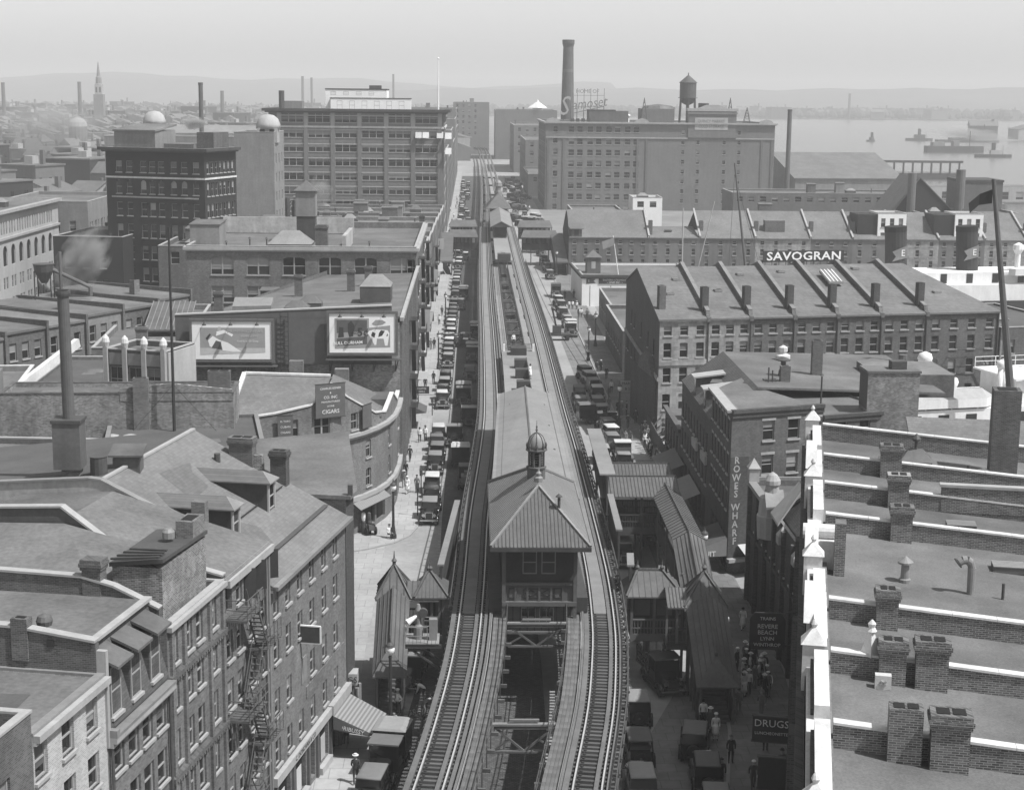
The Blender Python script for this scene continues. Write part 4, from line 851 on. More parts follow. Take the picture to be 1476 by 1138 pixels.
for i in range(4): MB().bar((D - 3.1 + i * .18, 1.4 + i * .3, 19.35 + i * .08), (D - .8, 1.4 + i * .3, 19.55 + i * .02), .16, .08).build('roof_board', 'wood_dark', sh)
MB().box(D - 1.6, 5.4, 19.2, D - .75, 6.95, 20.1).build('brick_flue', 'brick_light', sh); MB().box(D - 1.45, 5.7, 20.1, D - .9, 6.6, 20.13).build('flue_mouth', 'black', sh)
MB().lathe([(.3, 19.4), (.3, 19.7), (.16, 19.85)], 10, D - 1.8, 5.0).build('vent_cap', 'metal_lite', sh)
MB().slab([(0, .1, 18.3), (D - 3.2, .1, 18.3), (D - 3.2, 7.0, 18.2), (D - 8, 7.1, 19.2), (0, 7.1, 19.0)], .3).build('upper_roof', 'tar_lite', b)
MB().box(0, 0, 15, D - 3.2, .25, 18.3).build('party_wall', 'brick_mid', b)
prof_wall(b, .1, .3, [(0, 19.0), (D - 3.9, 18.85), (D - 2.4, 18.5), (D - .3, 17.6)], 15, 'brick_mid', cop='stone')
chimney(b, D - 3.4, .25, 17.7, .85, .7, 2.0, 'brick_mid', 0, 1)
# --- mansard house
s0, D = -35.5, 12.5; ops = []
for z in (12.45, 9.95, 7.4, 4.9, 2.4):
    for u in (.5, 2.05, 3.55, 5.05): ops.append((u, z, 1.1, 1.5, '11'))
b = rowb('mansard_house', 'brick house with three mansard dormers under slanting lids', s0, -29.05, D, 14.3, 'brick_light', ops, par=0, roof=None)
MB().slab([(D - .9, 0, 18.05), (D - .9, 6.45, 18.05), (0, 6.45, 18.0), (0, 0, 18.0)], .2).build('roof', 'tar_lite', b)
MB().slab([(D + .05, 0, 14.6), (D + .05, 6.45, 14.6), (D - .85, 6.45, 18.0), (D - .85, 0, 18.0)], .1).build('mansard_slope', 'slate_dark', b)
MB().box(D + .003, 0, 14.05, D + .4, 6.45, 14.3).box(D + .003, 0, 13.85, D + .25, 6.45, 14.05).build('cornice', 'stone', b); MB().box(D - .95, 0, 18.06, D - .6, 6.45, 18.2).build('roof_edge', 'stone', b)
MB().box(D - .3, .0, 14.3, D + .42, .3, 14.62).box(D - .3, .3, 14.3, D + .42, 6.45, 14.42).build('gutter', 'metal_lite', b)
for u in (.45, 2.5, 4.6):
    d_ = MB().box(D - .95, u, 14.7, D - .05, u + 1.2, 17.2).build('dormer', 'slate_dark', b)
    fm, panes, s_, l_, fr = wmesh(1.0, 2.1, '22'); wn = obj('dormer_window', fm, d_, (D - .02, u + .1, 14.95), math.pi / 2); obj('pane', panes[0], wn); obj('sill', s_, wn)
    MB().slab([(D + .45, u - .2, 17.25), (D + .45, u + 1.4, 17.25), (D - .75, u + 1.4, 17.75), (D - .75, u - .2, 17.75)], .12).build('dormer_lid', 'metal_roof', d_)
MB().box(D - 1.0, -.12, 13.9, D + .1, .12, 18.0).build('party_end', 'stone', b)
prof_wall(b, .0, .32, [(0, 18.9), (D - 3.7, 18.75), (D - .3, 18.35)], 15, 'brick_mid', cop='stone'); chimney(b, D - 3.5, 0, 18, .7, .5, 1.15, 'brick_mid', 1, 0)
MB().box(D - 2.35, -.2, 18.05, D - 2.05, -.165, 18.35).build('anchor_plate', 'iron', b)
MB().lathe([(.08, 17.9), (.08, 18.5), (.3, 18.6), (.34, 18.8), (.26, 19.0), (.05, 19.1)], 12, D - 2.9, .8).build('ball_vent', 'metal_roof', b); MB().tube((D - 3.2, .8, 18.25), (D - 1.9, .8, 18.2), .13).build('vent_arm', 'metal_dark', b)
for y in (.1, 6.3): MB().tube((D + .15, y, 2), (D + .15, y, 14), .07).build('downpipe', 'metal_dark', b)
# --- pale brick house
s0, D = -41.9, 12.0; ops = []
for z in (15.1, 12.75, 10.3, 7.8, 5.2):
    for u in (.1, 2.35, 4.5): ops.append((u, z, 1.05, 1.4, '11'))
b = rowb('pale_brick_house', 'pale painted brick house with flat roof at the near left', s0, -35.55, D, 17.0, 'brick_pale', ops, par=.05, roof='tar_lite', cop='metal_lite', blindp=.2)
MB().box(D + .003, 0, 16.7, D + .3, 6.3, 16.98).build('cornice', 'stone', b)
for i in range(20): MB().box(D + .003, i * .31, 16.58, D + .16, i * .31 + .16, 16.7).build('dentil', 'brick_pale', b)
b = rowb('near_corner_house', 'dark brick house cut by the lower left edge of the picture', -50, -41.95, 12, 17.9, 'brick_mid', [(5.2, 14.6, 1.1, 1.6, '11')], par=.9, roof='tar', cop='stone')
# --- grey roofed house round the corner, its rounded end holding the barber shop
b = thing('barber_corner_house', 'grey roofed corner house with barber poles and a shop sign ending in GS', 'building')
pl = [(-7.62, 97.0), (-7.25, 98.6), (-8.2, 108), (-9.1, 116), (-16.5, 112.5), (-19.5, 102), (-18.9, 99.3)]
MB().prism(pl, 0, 15.3).build('wall', 'brick_dark', b); MB().prism([(x * 1.0, y) for x, y in [(-7.3, 96.95), (-7.0, 98.5), (-8.9, 116.4), (-16.5, 113), (-19.8, 102), (-18.9, 99.0)]], 15.31, 15.55).build('roof', 'tar', b)
MB().box(-7.9, 97.2, 3.2, -7.0, 98.3, 3.95).build('shop_sign', 'wall_lite', b); text(b, 'GS', .55, (-7.32, 97.15, 3.56), (math.pi / 2, 0, 0), 'sign_dark', .01)
for z in (4.6, 7.4, 10.2, 12.6): obj('window', wmesh(.7, 1.6, '11')[4][0], b, (-7.52, 97.4, z), RAD(76))
for i in range(2): MB().tube((-7.05 + .1 * i, 97.6 + .8 * i, .4), (-7.05 + .1 * i, 97.6 + .8 * i, 2.9), .13).build('barber_pole', 'awning', b)
MB().box(-7.5, 97.1, 15.55, -7.2, 97.4, 16.2).build('roof_finial', 'metal_dark', b)
# --- blank buildings behind the row
block('low_grey_roof', 'low flat grey roof behind the slate roofed corner house', (-52, 104, 0), RAD(-4), 28, 17, 14.2, 'brick_mid', par=.4, roof='tar_lite', cop='stone')
block('small_tin_roof', 'low building with pale coping strip left of the cigar building', (-27, 116.5, 0), RAD(10), 12, 15, 13.4, 'brick_mid', par=.2, roof='tar_dark', cop='metal_lite')
b = block('rough_wall_building', 'wide blank wall of rough pale brick behind the round iron chimney', (-37.5, 127.5, 0), RAD(3), 18.5, 5, 16.1, 'brick_rough', par=.3, roof='tar', cop='brick_mid')
MB().exz([(9.5, 15.5), (18.4, 15.5), (18.4, 16.4), (13.5, 16.9), (9.5, 16.5)], -.05, .3).build('raised_wall', 'brick_rough', b)
chimney(b, 11.2, -.1, 11.5, 1.2, .6, 5.9, 'brick_light', 1, 0); chimney(b, 17.2, 2, 16, 1.8, .8, 1.6, 'brick_mid', 2, 0)
for x, m_ in ((4.2, 'wall_grey'),): MB().box(x, -.5, 9, x + 1.3, .0, 13).build('vent_hood', m_, b)
for x in (9.2, 10.6, 12.6): MB().lathe([(.3, 10), (.3, 12.9), (.55, 13.0), (.55, 13.2), (.2, 13.3)], 10, x, -2.5).build('roof_cowl', 'stone', b)
t = thing('roof_mast', 'tall thin iron pole stayed above the rough pale brick wall', 'pole', (-23.6, 127.2, 12))
MB().tube((0, 0, 0), (0, 0, 17.5), .14, .08).build('pole', 'iron', t); MB().bar((0, 0, 5), (-3.5, .2, 1), .03).bar((0, 0, 5), (3.5, .2, 1), .03).build('stay_wire', 'iron', t)
t = thing('iron_chimney', 'tall round iron chimney on a square base at the left', 'chimney', (-22.1, 88, 17.5))
MB().tube((0, 0, 4.6), (-.05, 0, 11.5), .33, .31, 16).build('stack', 'smoke_stack', t, smooth=False); MB().lathe([(.38, 11.45), (.41, 11.6), (.41, 11.75)], 16, -.05, 0).build('rim', 'metal_dark', t); MB().lathe([(.3, 11.76), (.3, 11.78)], 16, -.05, 0).build('mouth', 'black', t)
MB().box(-.78, -.7, 1.9, .72, .7, 4.6).build('casing', 'metal_roof', t); MB().box(-.85, -.78, 4.5, .8, .78, 4.68).build('casing_cap', 'metal_dark', t); MB().box(-.4, -.5, -1, .55, .5, 1.9).build('brick_base', 'brick_light', t)
t = thing('ventilator', 'squat flared roof ventilator beside a small hooded skylight', 'ventilator', (-20.4, 87.3, 18.4))
MB().lathe([(.75, -.5), (.68, .2), (.48, .8), (.46, 1.75), (.5, 1.8)], 14).build('cowl', 'metal_dark', t); MB().slab([(.3, 1.0, 1.6), (2.2, 1.0, 1.6), (2.2, 2.4, 2.0), (.3, 2.4, 2.0)], .1).box(.5, 1.2, .2, 2.0, 2.3, 1.4).build('hooded_skylight', 'metal_roof', t)

# ================================================================ cigar building on the rounded corner
b = thing('cigar_building', 'rounded brick corner building with a large cigar sign on its gable', 'building')
fp = [(-21, 139.3), (-17.2, 140.3), (-14.1, 141.2), (-12.25, 142.1), (-11.0, 143.2), (-9.9, 144.8), (-8.75, 147.2), (-7.95, 149.8), (-7.4, 153), (-7.2, 157), (-7.2, 161.5)]
wd = {2: 1, 4: 1, 6: 1, 8: 1, 1: 1}
for i in range(len(fp) - 1):
    p, q = Vector(fp[i]), Vector(fp[i + 1]); L = (q - p).length; a = math.atan2(q.y - p.y, q.x - p.x); ops = []
    if i in (1, 3, 5, 7, 9) or i == 0:
        ww = min(.95, L - .4)
        for z in (4.2, 6.9): ops.append(((L - ww) / 2, z, ww, 1.7, '22', .35))
    if i in (3, 5, 6, 8): ops.append((.2, .5, L - .4, 2.4, 'open'))
    wall(b, p, a, L, 0, 9.3, ops, 'brick_light', lint=0)
    for z, e, hh, m_ in ((9.3, .45, .3, 'stone'), (9.05, .25, .25, 'stone'), (3.3, .4, .4, 'stone')):
        MB().box(-.05, -e, z, L + .05, .003 - .01, z + hh).build('cornice', m_, b, (p.x, p.y, 0), a)
MB().prism(fp + [(-23, 161.5), (-24, 139)], 9.0, 9.31).build('floor', 'tar', b)
tops = [11.6, 12.0, 12.6, 14.4, 13.0, 12.0, 10.8, 10.4, 11.6, 10.2, 10.2]
for i in range(len(fp) - 1):
    p, q = fp[i], fp[i + 1]; L = math.dist(p, q); a = math.atan2(q[1] - p[1], q[0] - p[0]); ops = []
    if i in (1, 2, 4): ww = .95 if i != 2 else 1.5; ops = [((L - ww) / 2, 9.9, ww, 1.55, 'pair' if i == 2 else '22')]
    wall(b, p, a, L, 9.6, min(tops[i], tops[i + 1]) if ops or True else 0, ops, 'brick_light')
    zz = min(tops[i], tops[i + 1]); MB().poly([(0, 0, zz), (L, 0, zz), (L, 0, tops[i + 1] + .001), (0, 0, tops[i] + .001)]).build('gable_wall', 'brick_light', b, (*p, 0), a)
    MB().bar((0, .1, tops[i] + .08), (L, .1, tops[i + 1] + .08), .4, .14).build('coping', 'stone_white', b, (*p, 0), a)
def board(parent, p, q, z0, z1, lines, sm='sign_grey', off=.25):
    p, q = Vector(p), Vector(q); L = (q - p).length; a = math.atan2(q.y - p.y, q.x - p.x); n_ = Vector((math.sin(a), -math.cos(a))) * off; p = p + n_
    o = MB().box(0, -.08, z0, L, .0, z1).build('sign_board', sm, parent, (*p, 0), a)
    MB().box(-.06, -.1, z0 - .06, L + .06, -.02, z0 - .002).box(-.06, -.1, z1 + .002, L + .06, -.02, z1 + .06).build('sign_frame', 'sign_dark', o)
    for tx, sz, zz in lines: text(o, tx, sz, (L / 2, -.1, zz), (math.pi / 2, 0, 0), 'lettering', .005)
board(b, (-13.8, 141.3), (-11.3, 142.75), 11.5, 14.5, [('CHARLES EISNER', .27, 14.1), ('&', .25, 13.7), ('CO. INC', .36, 13.3), ('MANUFACTURERS', .22, 12.9), ('OF FINE', .2, 12.5), ('CIGARS', .5, 12.0)])
board(b, (-17.0, 140.3), (-15.7, 140.7), 9.9, 11.9, [('EL TORO', .22, 11.4), ('CUBAN', .26, 10.9), ('CIGARS', .26, 10.4)])
board(b, (-10.0, 144.5), (-9.3, 146.0), 9.9, 12.0, [])
MB().slab([(-21.2, 139.2, 11.5), (-13.6, 141.4, 11.9), (-13.0, 149, 13.9), (-21.0, 149, 14.1)], .2).build('roof_slope', 'slate_x', b)
MB().slab([(-21.0, 149, 14.1), (-13.0, 149, 13.9), (-13, 161, 11.5), (-21, 161, 11.5)], .2).build('roof_slope', 'slate', b)
MB().slab([(-13.4, 142, 12.2), (-8.2, 148.5, 10.4), (-7.6, 156, 10.4), (-13, 152, 13.6)], .2).build('roof_slope', 'slate', b)
MB().bar((-21.0, 149, 14.2), (-13.0, 149, 14.0), .5, .2).build('roof_coping', 'stone_white', b); MB().bar((-21.2, 139.2, 11.6), (-21.0, 149, 14.2), .4, .2).build('roof_coping', 'stone_white', b)
MB().box(-9.6, 152, 9.3, -7.6, 156, 11.2).build('roof_hatch', 'metal_roof', b)
t = thing('shop_awning', 'narrow striped awning over the shop window of the cigar building', 'awning', (-9.4, 145.6, 0), RAD(66))
MB().poly([(-3, -.1, 3.3), (3, -.1, 3.3), (3, -.9, 2.75), (-3, -.9, 2.75)]).build('canvas', 'awning', t); MB().bar((-3, -.9, 2.72), (3, -.9, 2.72), .05).build('bar', 'metal_dark', t)

# ================================================================ billboard building
yb = 164.0
b = thing('billboard_building', 'brick building whose side wall carries two lit billboards', 'building')
wall(b, (-30, yb), 0, 22.8, 0, 16.9, [], 'brick_rough'); MB().box(-30, yb - .3, 12.6, -8.0, yb + .3, 17.4).build('billboard_wall', 'sign_grey', b)
MB().exz([(-30, 17.4), (-8, 17.4), (-8, 18.6), (-30, 17.5)], yb - .31, yb + .29).build('billboard_wall', 'sign_grey', b)
MB().bar((-30, yb, 17.6), (-8, yb, 18.7), .75, .12).build('coping', 'stone', b)
ops = [(1.5 + 3.1 * i, z, 1.3, 2.2, '22') for i in range(16) for z in (3.6, 7.0, 10.4, 13.7)] + [(1.2 + 6.2 * i, .4, 4.4, 2.5, 'open') for i in range(8)]
wall(b, (-7.2, yb), math.pi / 2, 50.5, 0, 17.4, ops, 'brick_light', far=1)
for i in range(17): MB().box(-7.19, yb + .3 + i * 3.1, 0, -6.95, yb + 1.0 + i * 3.1, 17).build('pilaster', 'brick_light', b)
MB().box(-7.18, yb, 17.05, -6.8, yb + 50.5, 17.42).build('cornice', 'stone', b)
MB().slab([(-30, yb + .3, 16.6), (-7.25, yb + .3, 17.5), (-7.25, yb + 50.4, 16.5), (-19, yb + 50.4, 16.1)], .25).build('roof', 'tar', b)
MB().poly([(-30, yb, 0), (-19, yb + 50.4, 0), (-19, yb + 50.4, 16.7), (-30, yb, 16.5)]).build('wall', 'brick_mid', b); MB().slab([(-37, yb + 1, 11), (-30, yb + 1, 11), (-19, yb + 50, 11), (-37, yb + 50, 11)], .3).build('lower_roof', 'tar_dark', b)
skylight(b, -10.5, yb + 16, 17.3, 3.4, 4, 1.6); skylight(b, -17.5, yb + 12, 16.9, 2.6, 2.0, .5, 0, 'metal_roof'); skylight(b, -18.5, yb + 8, 16.9, 2.6, 2.0, .5, 0, 'metal_roof')
MB().slab([(-24.5, yb + 2, 18.2), (-20.5, yb + 2, 18.3), (-20.5, yb + 4, 18.9), (-24.5, yb + 4, 18.9)], .4).build('ribbed_skylight', 'metal_lite', b)
for x, y, h_ in ((-26.5, yb + 6, 2.6), (-20, yb + 24, 2.4), (-14.2, yb + 28, 2.6), (-12.5, yb + 34, 2.4)): chimney(b, x, y, 16.7, .9, .7, h_, 'brick_mid', 1)
hatch(b, -24.6, yb + 34, 12, 2, 2, 4.0, 'wood_dark')
for x0, x1, nm in ((-28.2, -20.2, 'left'), (-14.3, -7.6, 'right')):
    t = thing('billboard', 'framed white billboard %s' % ('of two reclining bathers beside an iron ladder' if nm == 'left' else 'with a spotted cow and a large price'), 'billboard', (x0, yb - .9, 0), RAD(1.5), 'billboards on the brick side wall')
    L = x1 - x0; z0, z1 = (13.15, 17.0) if nm == 'left' else (13.9, 17.9)
    MB().box(0, 0, z0, L, .12, z1).build('panel', 'white', t)
    MB().box(-.25, -.1, z0 - .3, L + .25, .2, z0 - .002).box(-.25, -.1, z1 + .002, L + .25, .2, z1 + .25).box(-.25, -.1, z0, -.002, .2, z1).box(L + .002, -.1, z0, L + .25, .2, z1).build('frame', 'wood_panel', t)
    MB().box(-.4, -.6, z0 - .75, L + .6, .5, z0 - .65).build('catwalk', 'metal_dark', t)
    for i in range(4): x = L * i / 3; MB().bar((x, -.5, z0 - .7), (x, .55, z0 - 2.0), .08).bar((x + .3, -.1, z0 - .7), (x, .55, z0 - 2.0), .08).build('bracket', 'metal_dark', t)
    for i in range(3): x = L * (.17 + .33 * i); MB().bar((x, .1, z1 + .3), (x, -.9, z1 - .1), .05).lathe([(.04, z1 + .05), (.2, z1 - .2), (.2, z1 - .26)], 8, x, -.9).build('lamp', 'iron', t)
    def pr(pts, m_, dy=0.0): MB().poly([(L * u, -.012 - dy, z0 + (z1 - z0) * v_) for u, v_ in pts]).build('print', m_, t)
    if nm == 'left':
        pr([(.1, .2), (.92, .2), (.92, .84), (.1, .84)], 'sign_mid'); pr([(.1, .12), (.92, .18), (.92, .3), (.1, .3)], 'canvas_lite', .004)
        pr([(.2, .5), (.26, .62), (.34, .52), (.45, .44), (.62, .2), (.5, .2), (.3, .26), (.22, .34)], 'white', .008); pr([(.3, .62), (.42, .7), (.5, .6), (.52, .66), (.4, .78), (.31, .74)], 'white', .008)
        pr([(.24, .3), (.38, .24), (.36, .46), (.3, .5)], 'sign_grey', .012); pr([(.19, .5), (.24, .66), (.22, .68), (.17, .56)], 'sign_dark', .012); pr([(.32, .76), (.37, .76), (.36, .86), (.33, .86)], 'canvas_lite', .012)
        text(t, 'MUNSINGWEAR', .5, (L * .67, -.03, z0 + (z1 - z0) * .74), (math.pi / 2, 0, 0), 'canvas_lite', .004); text(t, 'SWIM SUITS', .32, (L * .72, -.03, z0 + (z1 - z0) * .6), (math.pi / 2, 0, 0), 'canvas_lite', .004); text(t, 'Cool Low Or Deep', .27, (L * .7, -.03, z0 + (z1 - z0) * .48), (math.pi / 2, 0, 0), 'white', .004)
    else:
        pr([(.08, .1), (.92, .14), (.92, .7), (.6, .64), (.6, .88), (.08, .88)], 'sign_mid'); pr([(.11, .17), (.57, .22), (.57, .84), (.11, .84)], 'sign_grey', .004); pr([(.11, .36), (.57, .42), (.57, .56), (.11, .5)], 'sign_mid', .006)
        pr([(.3, .4), (.36, .42), (.38, .7), (.33, .82), (.28, .74), (.28, .52)], 'sign_dark', .01); pr([(.13, .38), (.22, .4), (.21, .64), (.15, .66)], 'sign_dark', .01)
        pr([(.64, .34), (.68, .2), (.71, .2), (.72, .36), (.82, .36), (.84, .18), (.88, .18), (.91, .5), (.88, .58), (.68, .6), (.6, .56), (.58, .5)], 'white', .01)
        pr([(.63, .44), (.68, .38), (.7, .5), (.65, .54)], 'sign_dark', .014); pr([(.74, .4), (.8, .44), (.84, .56), (.78, .58), (.75, .5)], 'sign_dark', .014); pr([(.86, .42), (.89, .44), (.88, .5)], 'sign_dark', .014)
        pr([(.64, .74), (.7, .7), (.8, .72), (.86, .78), (.8, .84), (.7, .84)], 'sign_mid', .008)
        text(t, 'BULL DURHAM', .44, (L * .28, -.03, z0 + (z1 - z0) * .25), (math.pi / 2, -.05, 0), 'white', .004, bold=.01); text(t, '5¢', 1.2, (L * .505, -.03, z0 + (z1 - z0) * .52), (math.pi / 2, 0, 0), 'sign_dark', .004, bold=.015); text(t, 'NOW', .36, (L * .42, -.03, z0 + (z1 - z0) * .5), (math.pi / 2, 0, 0), 'sign_dark', .004)
t = MB()
for i in range(12): t.bar((-19.3, yb - .55, 12 + i * .5), (-18.5, yb - .55, 12 + i * .5), .06)
t.bar((-19.3, yb - .55, 11.5), (-19.3, yb - .55, 18), .07).bar((-18.5, yb - .55, 11.5), (-18.5, yb - .55, 18), .07); t.build('ladder', 'iron', b)
for x in (-17.6, -13.0): MB().box(x - .7, yb - 2.2, 8, x + .7, yb - 1.2, 13.2 if x < -15 else 12.4).build('side_chimney', 'brick_light', b)
# ================================================================ long brick loft with arched paired windows
fo = []
for i in range(6): fo += [(3.2 + i * 4.75, 16.0, 3.0, 2.4, 'pair', .25), (3.2 + i * 4.75, 12.3, 3.0, 2.2, 'pair')]
fo.append((27.9 + .3 + 1.0, 16.0, 1.1, 2.2, '11', .3)); fo = [p for p in fo if p[0] + p[2] < 30.5]
b = block('brick_loft', 'long brick loft with arched paired windows above the billboard building', (-37.6, 214.8, 0), 0, 30.4, 42, 19.8, 'brick_light', f=fo, r=[(1.5 + 3.4 * i, z, 1.6, 2.2, 'pair') for i in range(12) for z in (2.5, 5.8, 9.2, 12.5, 16)], par=.9, roof='tar', cop='stone', far=1, cornice=(.4, .4, 'stone', 19.7))
chimney(b, 17.5, 4.5, 18.9, 1.6, 1.6, 3.4, 'brick_mid', 1); hatch(b, 1.5, 9, 18.9, 4, 6, 3.2, 'wall_grey'); skylight(b, 12.5, 12, 18.9, 6, 5, .3); MB().box(20.5, 1.0, 19.0, 21, 14, 21.2).build('light_parapet', 'plaster', b); MB().box(0.4, 30, 19.0, 20, 30.5, 21.4).build('light_parapet', 'plaster', b)
pipe(b, 8, 3, 18.9, 1.6); pipe(b, 10, 5, 18.9, 1.4); pipe(b, 24, 3, 18.9, 1.2); pipe(b, 5, 2, 18.9, 1.2)
# ================================================================ right foreground: row with white parapets
QA = -math.atan2(.203, .979); Q0 = Vector((21.5, 100.2)); QE = Vector((.203, .979)); QN = Vector((.979, -.203))
S0 = -66.0; q = Q0 + QE * S0
b = thing('white_parapet_row', 'flat roofed brick row with ornate white street parapet and brick party walls', 'building', (q.x, q.y, 0), QA)
LR = 67.6; WR = 24.0; HT = 19.5; SL_ = .07
ops = [(1.6 + 3.4 * i, z, 1.5, 2.3, '11') for i in range(19) for z in (3.6, 7.3, 11.0, 14.6)]
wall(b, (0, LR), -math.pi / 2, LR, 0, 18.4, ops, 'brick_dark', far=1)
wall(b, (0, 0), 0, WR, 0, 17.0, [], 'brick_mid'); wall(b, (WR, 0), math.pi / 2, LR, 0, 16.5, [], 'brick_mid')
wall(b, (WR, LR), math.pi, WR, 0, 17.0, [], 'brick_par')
walls = [-56.5, -49.4, -42.0, -35.4, -21.0, -14.1, -6.9, 1.43]
def rz_(x): return 18.35 - SL_ * x
for i, (a, c) in enumerate(zip([-66] + walls, walls)):
    y0, y1 = a - S0 + .17, c - S0 - .17
    MB().slab([(.75, y0, rz_(.75)), (WR, y0, rz_(WR)), (WR, y1, rz_(WR)), (.75, y1, rz_(.75))], .3).build('roof', 'gravel', b)
    MB().box(.72, y0, 18.0, .95, y1, 18.62).build('roof_upstand', 'tar_lite', b)
for j, s in enumerate(walls):
    y = s - S0; hh = .85 if s < 1 else 1.0
    segs = [(.95, WR)]
    pw = MB().exz([(.95, rz_(.95) - .4), (WR, rz_(WR) - .4), (WR, rz_(WR) + hh), (.95, rz_(.95) + hh)], y - .165, y + .165).build('party_wall', 'brick_par', b)
    x = .95
    while x < WR - .2:
        L = random.uniform(1.6, 2.6); e = min(x + L, WR)
        MB().slab([(x, y - .22, rz_(x) + hh + .09), (e - .015, y - .22, rz_(e) + hh + .09), (e - .015, y + .22, rz_(e) + hh + .09), (x, y + .22, rz_(x) + hh + .09)], .09).build('coping_stone', 'stone_white', pw); x = e
for s, a, w_, d_, h_, cp in ((-49.6, 3.3, 1.12, .75, 1.9, 0), (-49.75, 4.75, 1.25, .85, 2.0, 1), (-42.2, 3.25, 1.0, .75, 1.75, 1), (-42.2, 4.7, 1.2, .8, 1.95, 1), (-35.6, 3.35, .9, .8, 1.75, 1), (-21.2, 4.7, 1.05, .85, 1.85, 1), (-14.3, 4.9, 1.1, .85, 1.9, 1), (-7.1, 4.85, 1.2, .9, 2.0, 1), (-28.5, 1.5, .5, .9, 2.5, 0)):
    chimney(b, a, s - S0 - .1, rz_(a), w_, d_, h_, 'brick_par', 2 if w_ > .6 else 0, cp)
MB().box(7.2, -14.1 - S0 - .2, rz_(7), 15.5, -14.1 - S0 + .2, rz_(7) + 1.4).build('raised_party_wall', 'brick_par', b); MB().box(7.1, -14.1 - S0 - .27, rz_(7) + 1.402, 15.6, -14.1 - S0 + .27, rz_(7) + 1.55).build('coping_stone', 'stone', b)
c = chimney(b, 11.7, -2.8 - S0, 17.2, 1.6, 1.5, 5.6, 'brick_mid', 0, 0); MB().box(-.55, -.5, 5.6, .55, .5, 5.63).build('flue', 'black', c)
# roof furniture
def rp(s, a): return (a, s - S0, rz_(a))
x, y, z = rp(-28.6, 4.5); MB().lathe([(.28, -.2), (.28, .15), (.2, .2), (.18, .85), (.36, .9), (.36, .98), (.03, 1.25)], 14, x, y).build('mushroom_vent', 'metal_lite', b, (0, 0, z))
x, y, z = rp(-29.2, 7.4); mb = MB(); pts = [Vector((0, 0, -.2)), Vector((0, 0, 1.25)), Vector((-.08, -.02, 1.5)), Vector((-.25, -.06, 1.62)), Vector((-.45, -.1, 1.6)), Vector((-.6, -.14, 1.5))]
for p, q_ in zip(pts, pts[1:]): mb.tube(p, q_, .17 if q_.z < 1.4 or p.z < 1.3 else .19, .19, 12)
mb.build('gooseneck_vent', 'metal_lite', b, (x, y, z)); MB().tube((-.62, -.15, 1.49), (-.66, -.16, 1.46), .26, .26, 14).build('vent_mouth', 'metal_dark', b, (x, y, z))
x, y, z = rp(-29.4, 8.8); pipe(b, x, y, z, .75, .07, 'metal_dark', 0)
x, y, z = rp(-2.2, 6.6); skylight(b, x, y, z, 1.9, 1.9, .2, 0, 'metal_roof'); MB().lathe([(.1, .9), (.1, 1.3), (.28, 1.4), (.28, 1.5), (.04, 1.8)], 8, x, y).build('vent_cap', 'metal_dark', b, (0, 0, z))
MB().box(x - 2.2, y - .9, z, x - .9, y + .5, z + .18).build('roof_hatch', 'metal_roof', b)
for s, a in ((-17.5, 8.0), (-24.5, 9.6)):
    x, y, z = rp(s, a); o = MB().box(x - .75, y - .5, z, x + .75, y + .5, z + .3).build('slatted_hatch', 'wood_panel', b)
    for i in range(5): MB().bar((x - .75, y - .45 + i * .22, z + .33), (x + .75, y - .45 + i * .22, z + .33), .16, .05).build('slat', 'timber_lite', o)
x, y, z = rp(-41.2, 9.2); o = MB().box(x - .7, y - .6, z, x + .7, y + .6, z + .3).build('slatted_hatch', 'metal_dark', b)
for i in range(5): MB().bar((x - .7 + i * .3, y - .7, z + .36), (x - .7 + i * .3, y + .7, z + .5), .2, .05).build('slat', 'metal_lite', o)
x, y, z = rp(-5, 9.5); pipe(b, x, y, z, .8, .1, 'metal_dark', 0); x, y, z = rp(-5.2, 10.3); pipe(b, x, y, z, .5, .16, 'metal_roof', 1)
# loose carved stones left on the roof
x, y, z = rp(-42.9, 2.9); t = MB().box(x - .3, y - .35, z, x + .3, y, z + .55).build('carved_block', 'stone_white', b); MB().bar((x - .12, y - .36, z + .2), (x + .12, y - .36, z + .35), .07).bar((x - .1, y - .36, z + .36), (x + .1, y - .36, z + .18), .07).build('carving', 'stone', t)
x, y, z = rp(-41.9, 2.45); t = MB().lathe([(.4, .85), (.3, 1.2), (.12, 1.7), (.1, 1.75)], 4, x, y).build('carved_finial', 'stone_white', b, (0, 0, z)); MB().lathe([(.1, 1.7), (.2, 1.8), (.12, 1.95), (.16, 2.1), (.03, 2.25)], 8, x, y).build('finial_knob', 'stone_white', t)
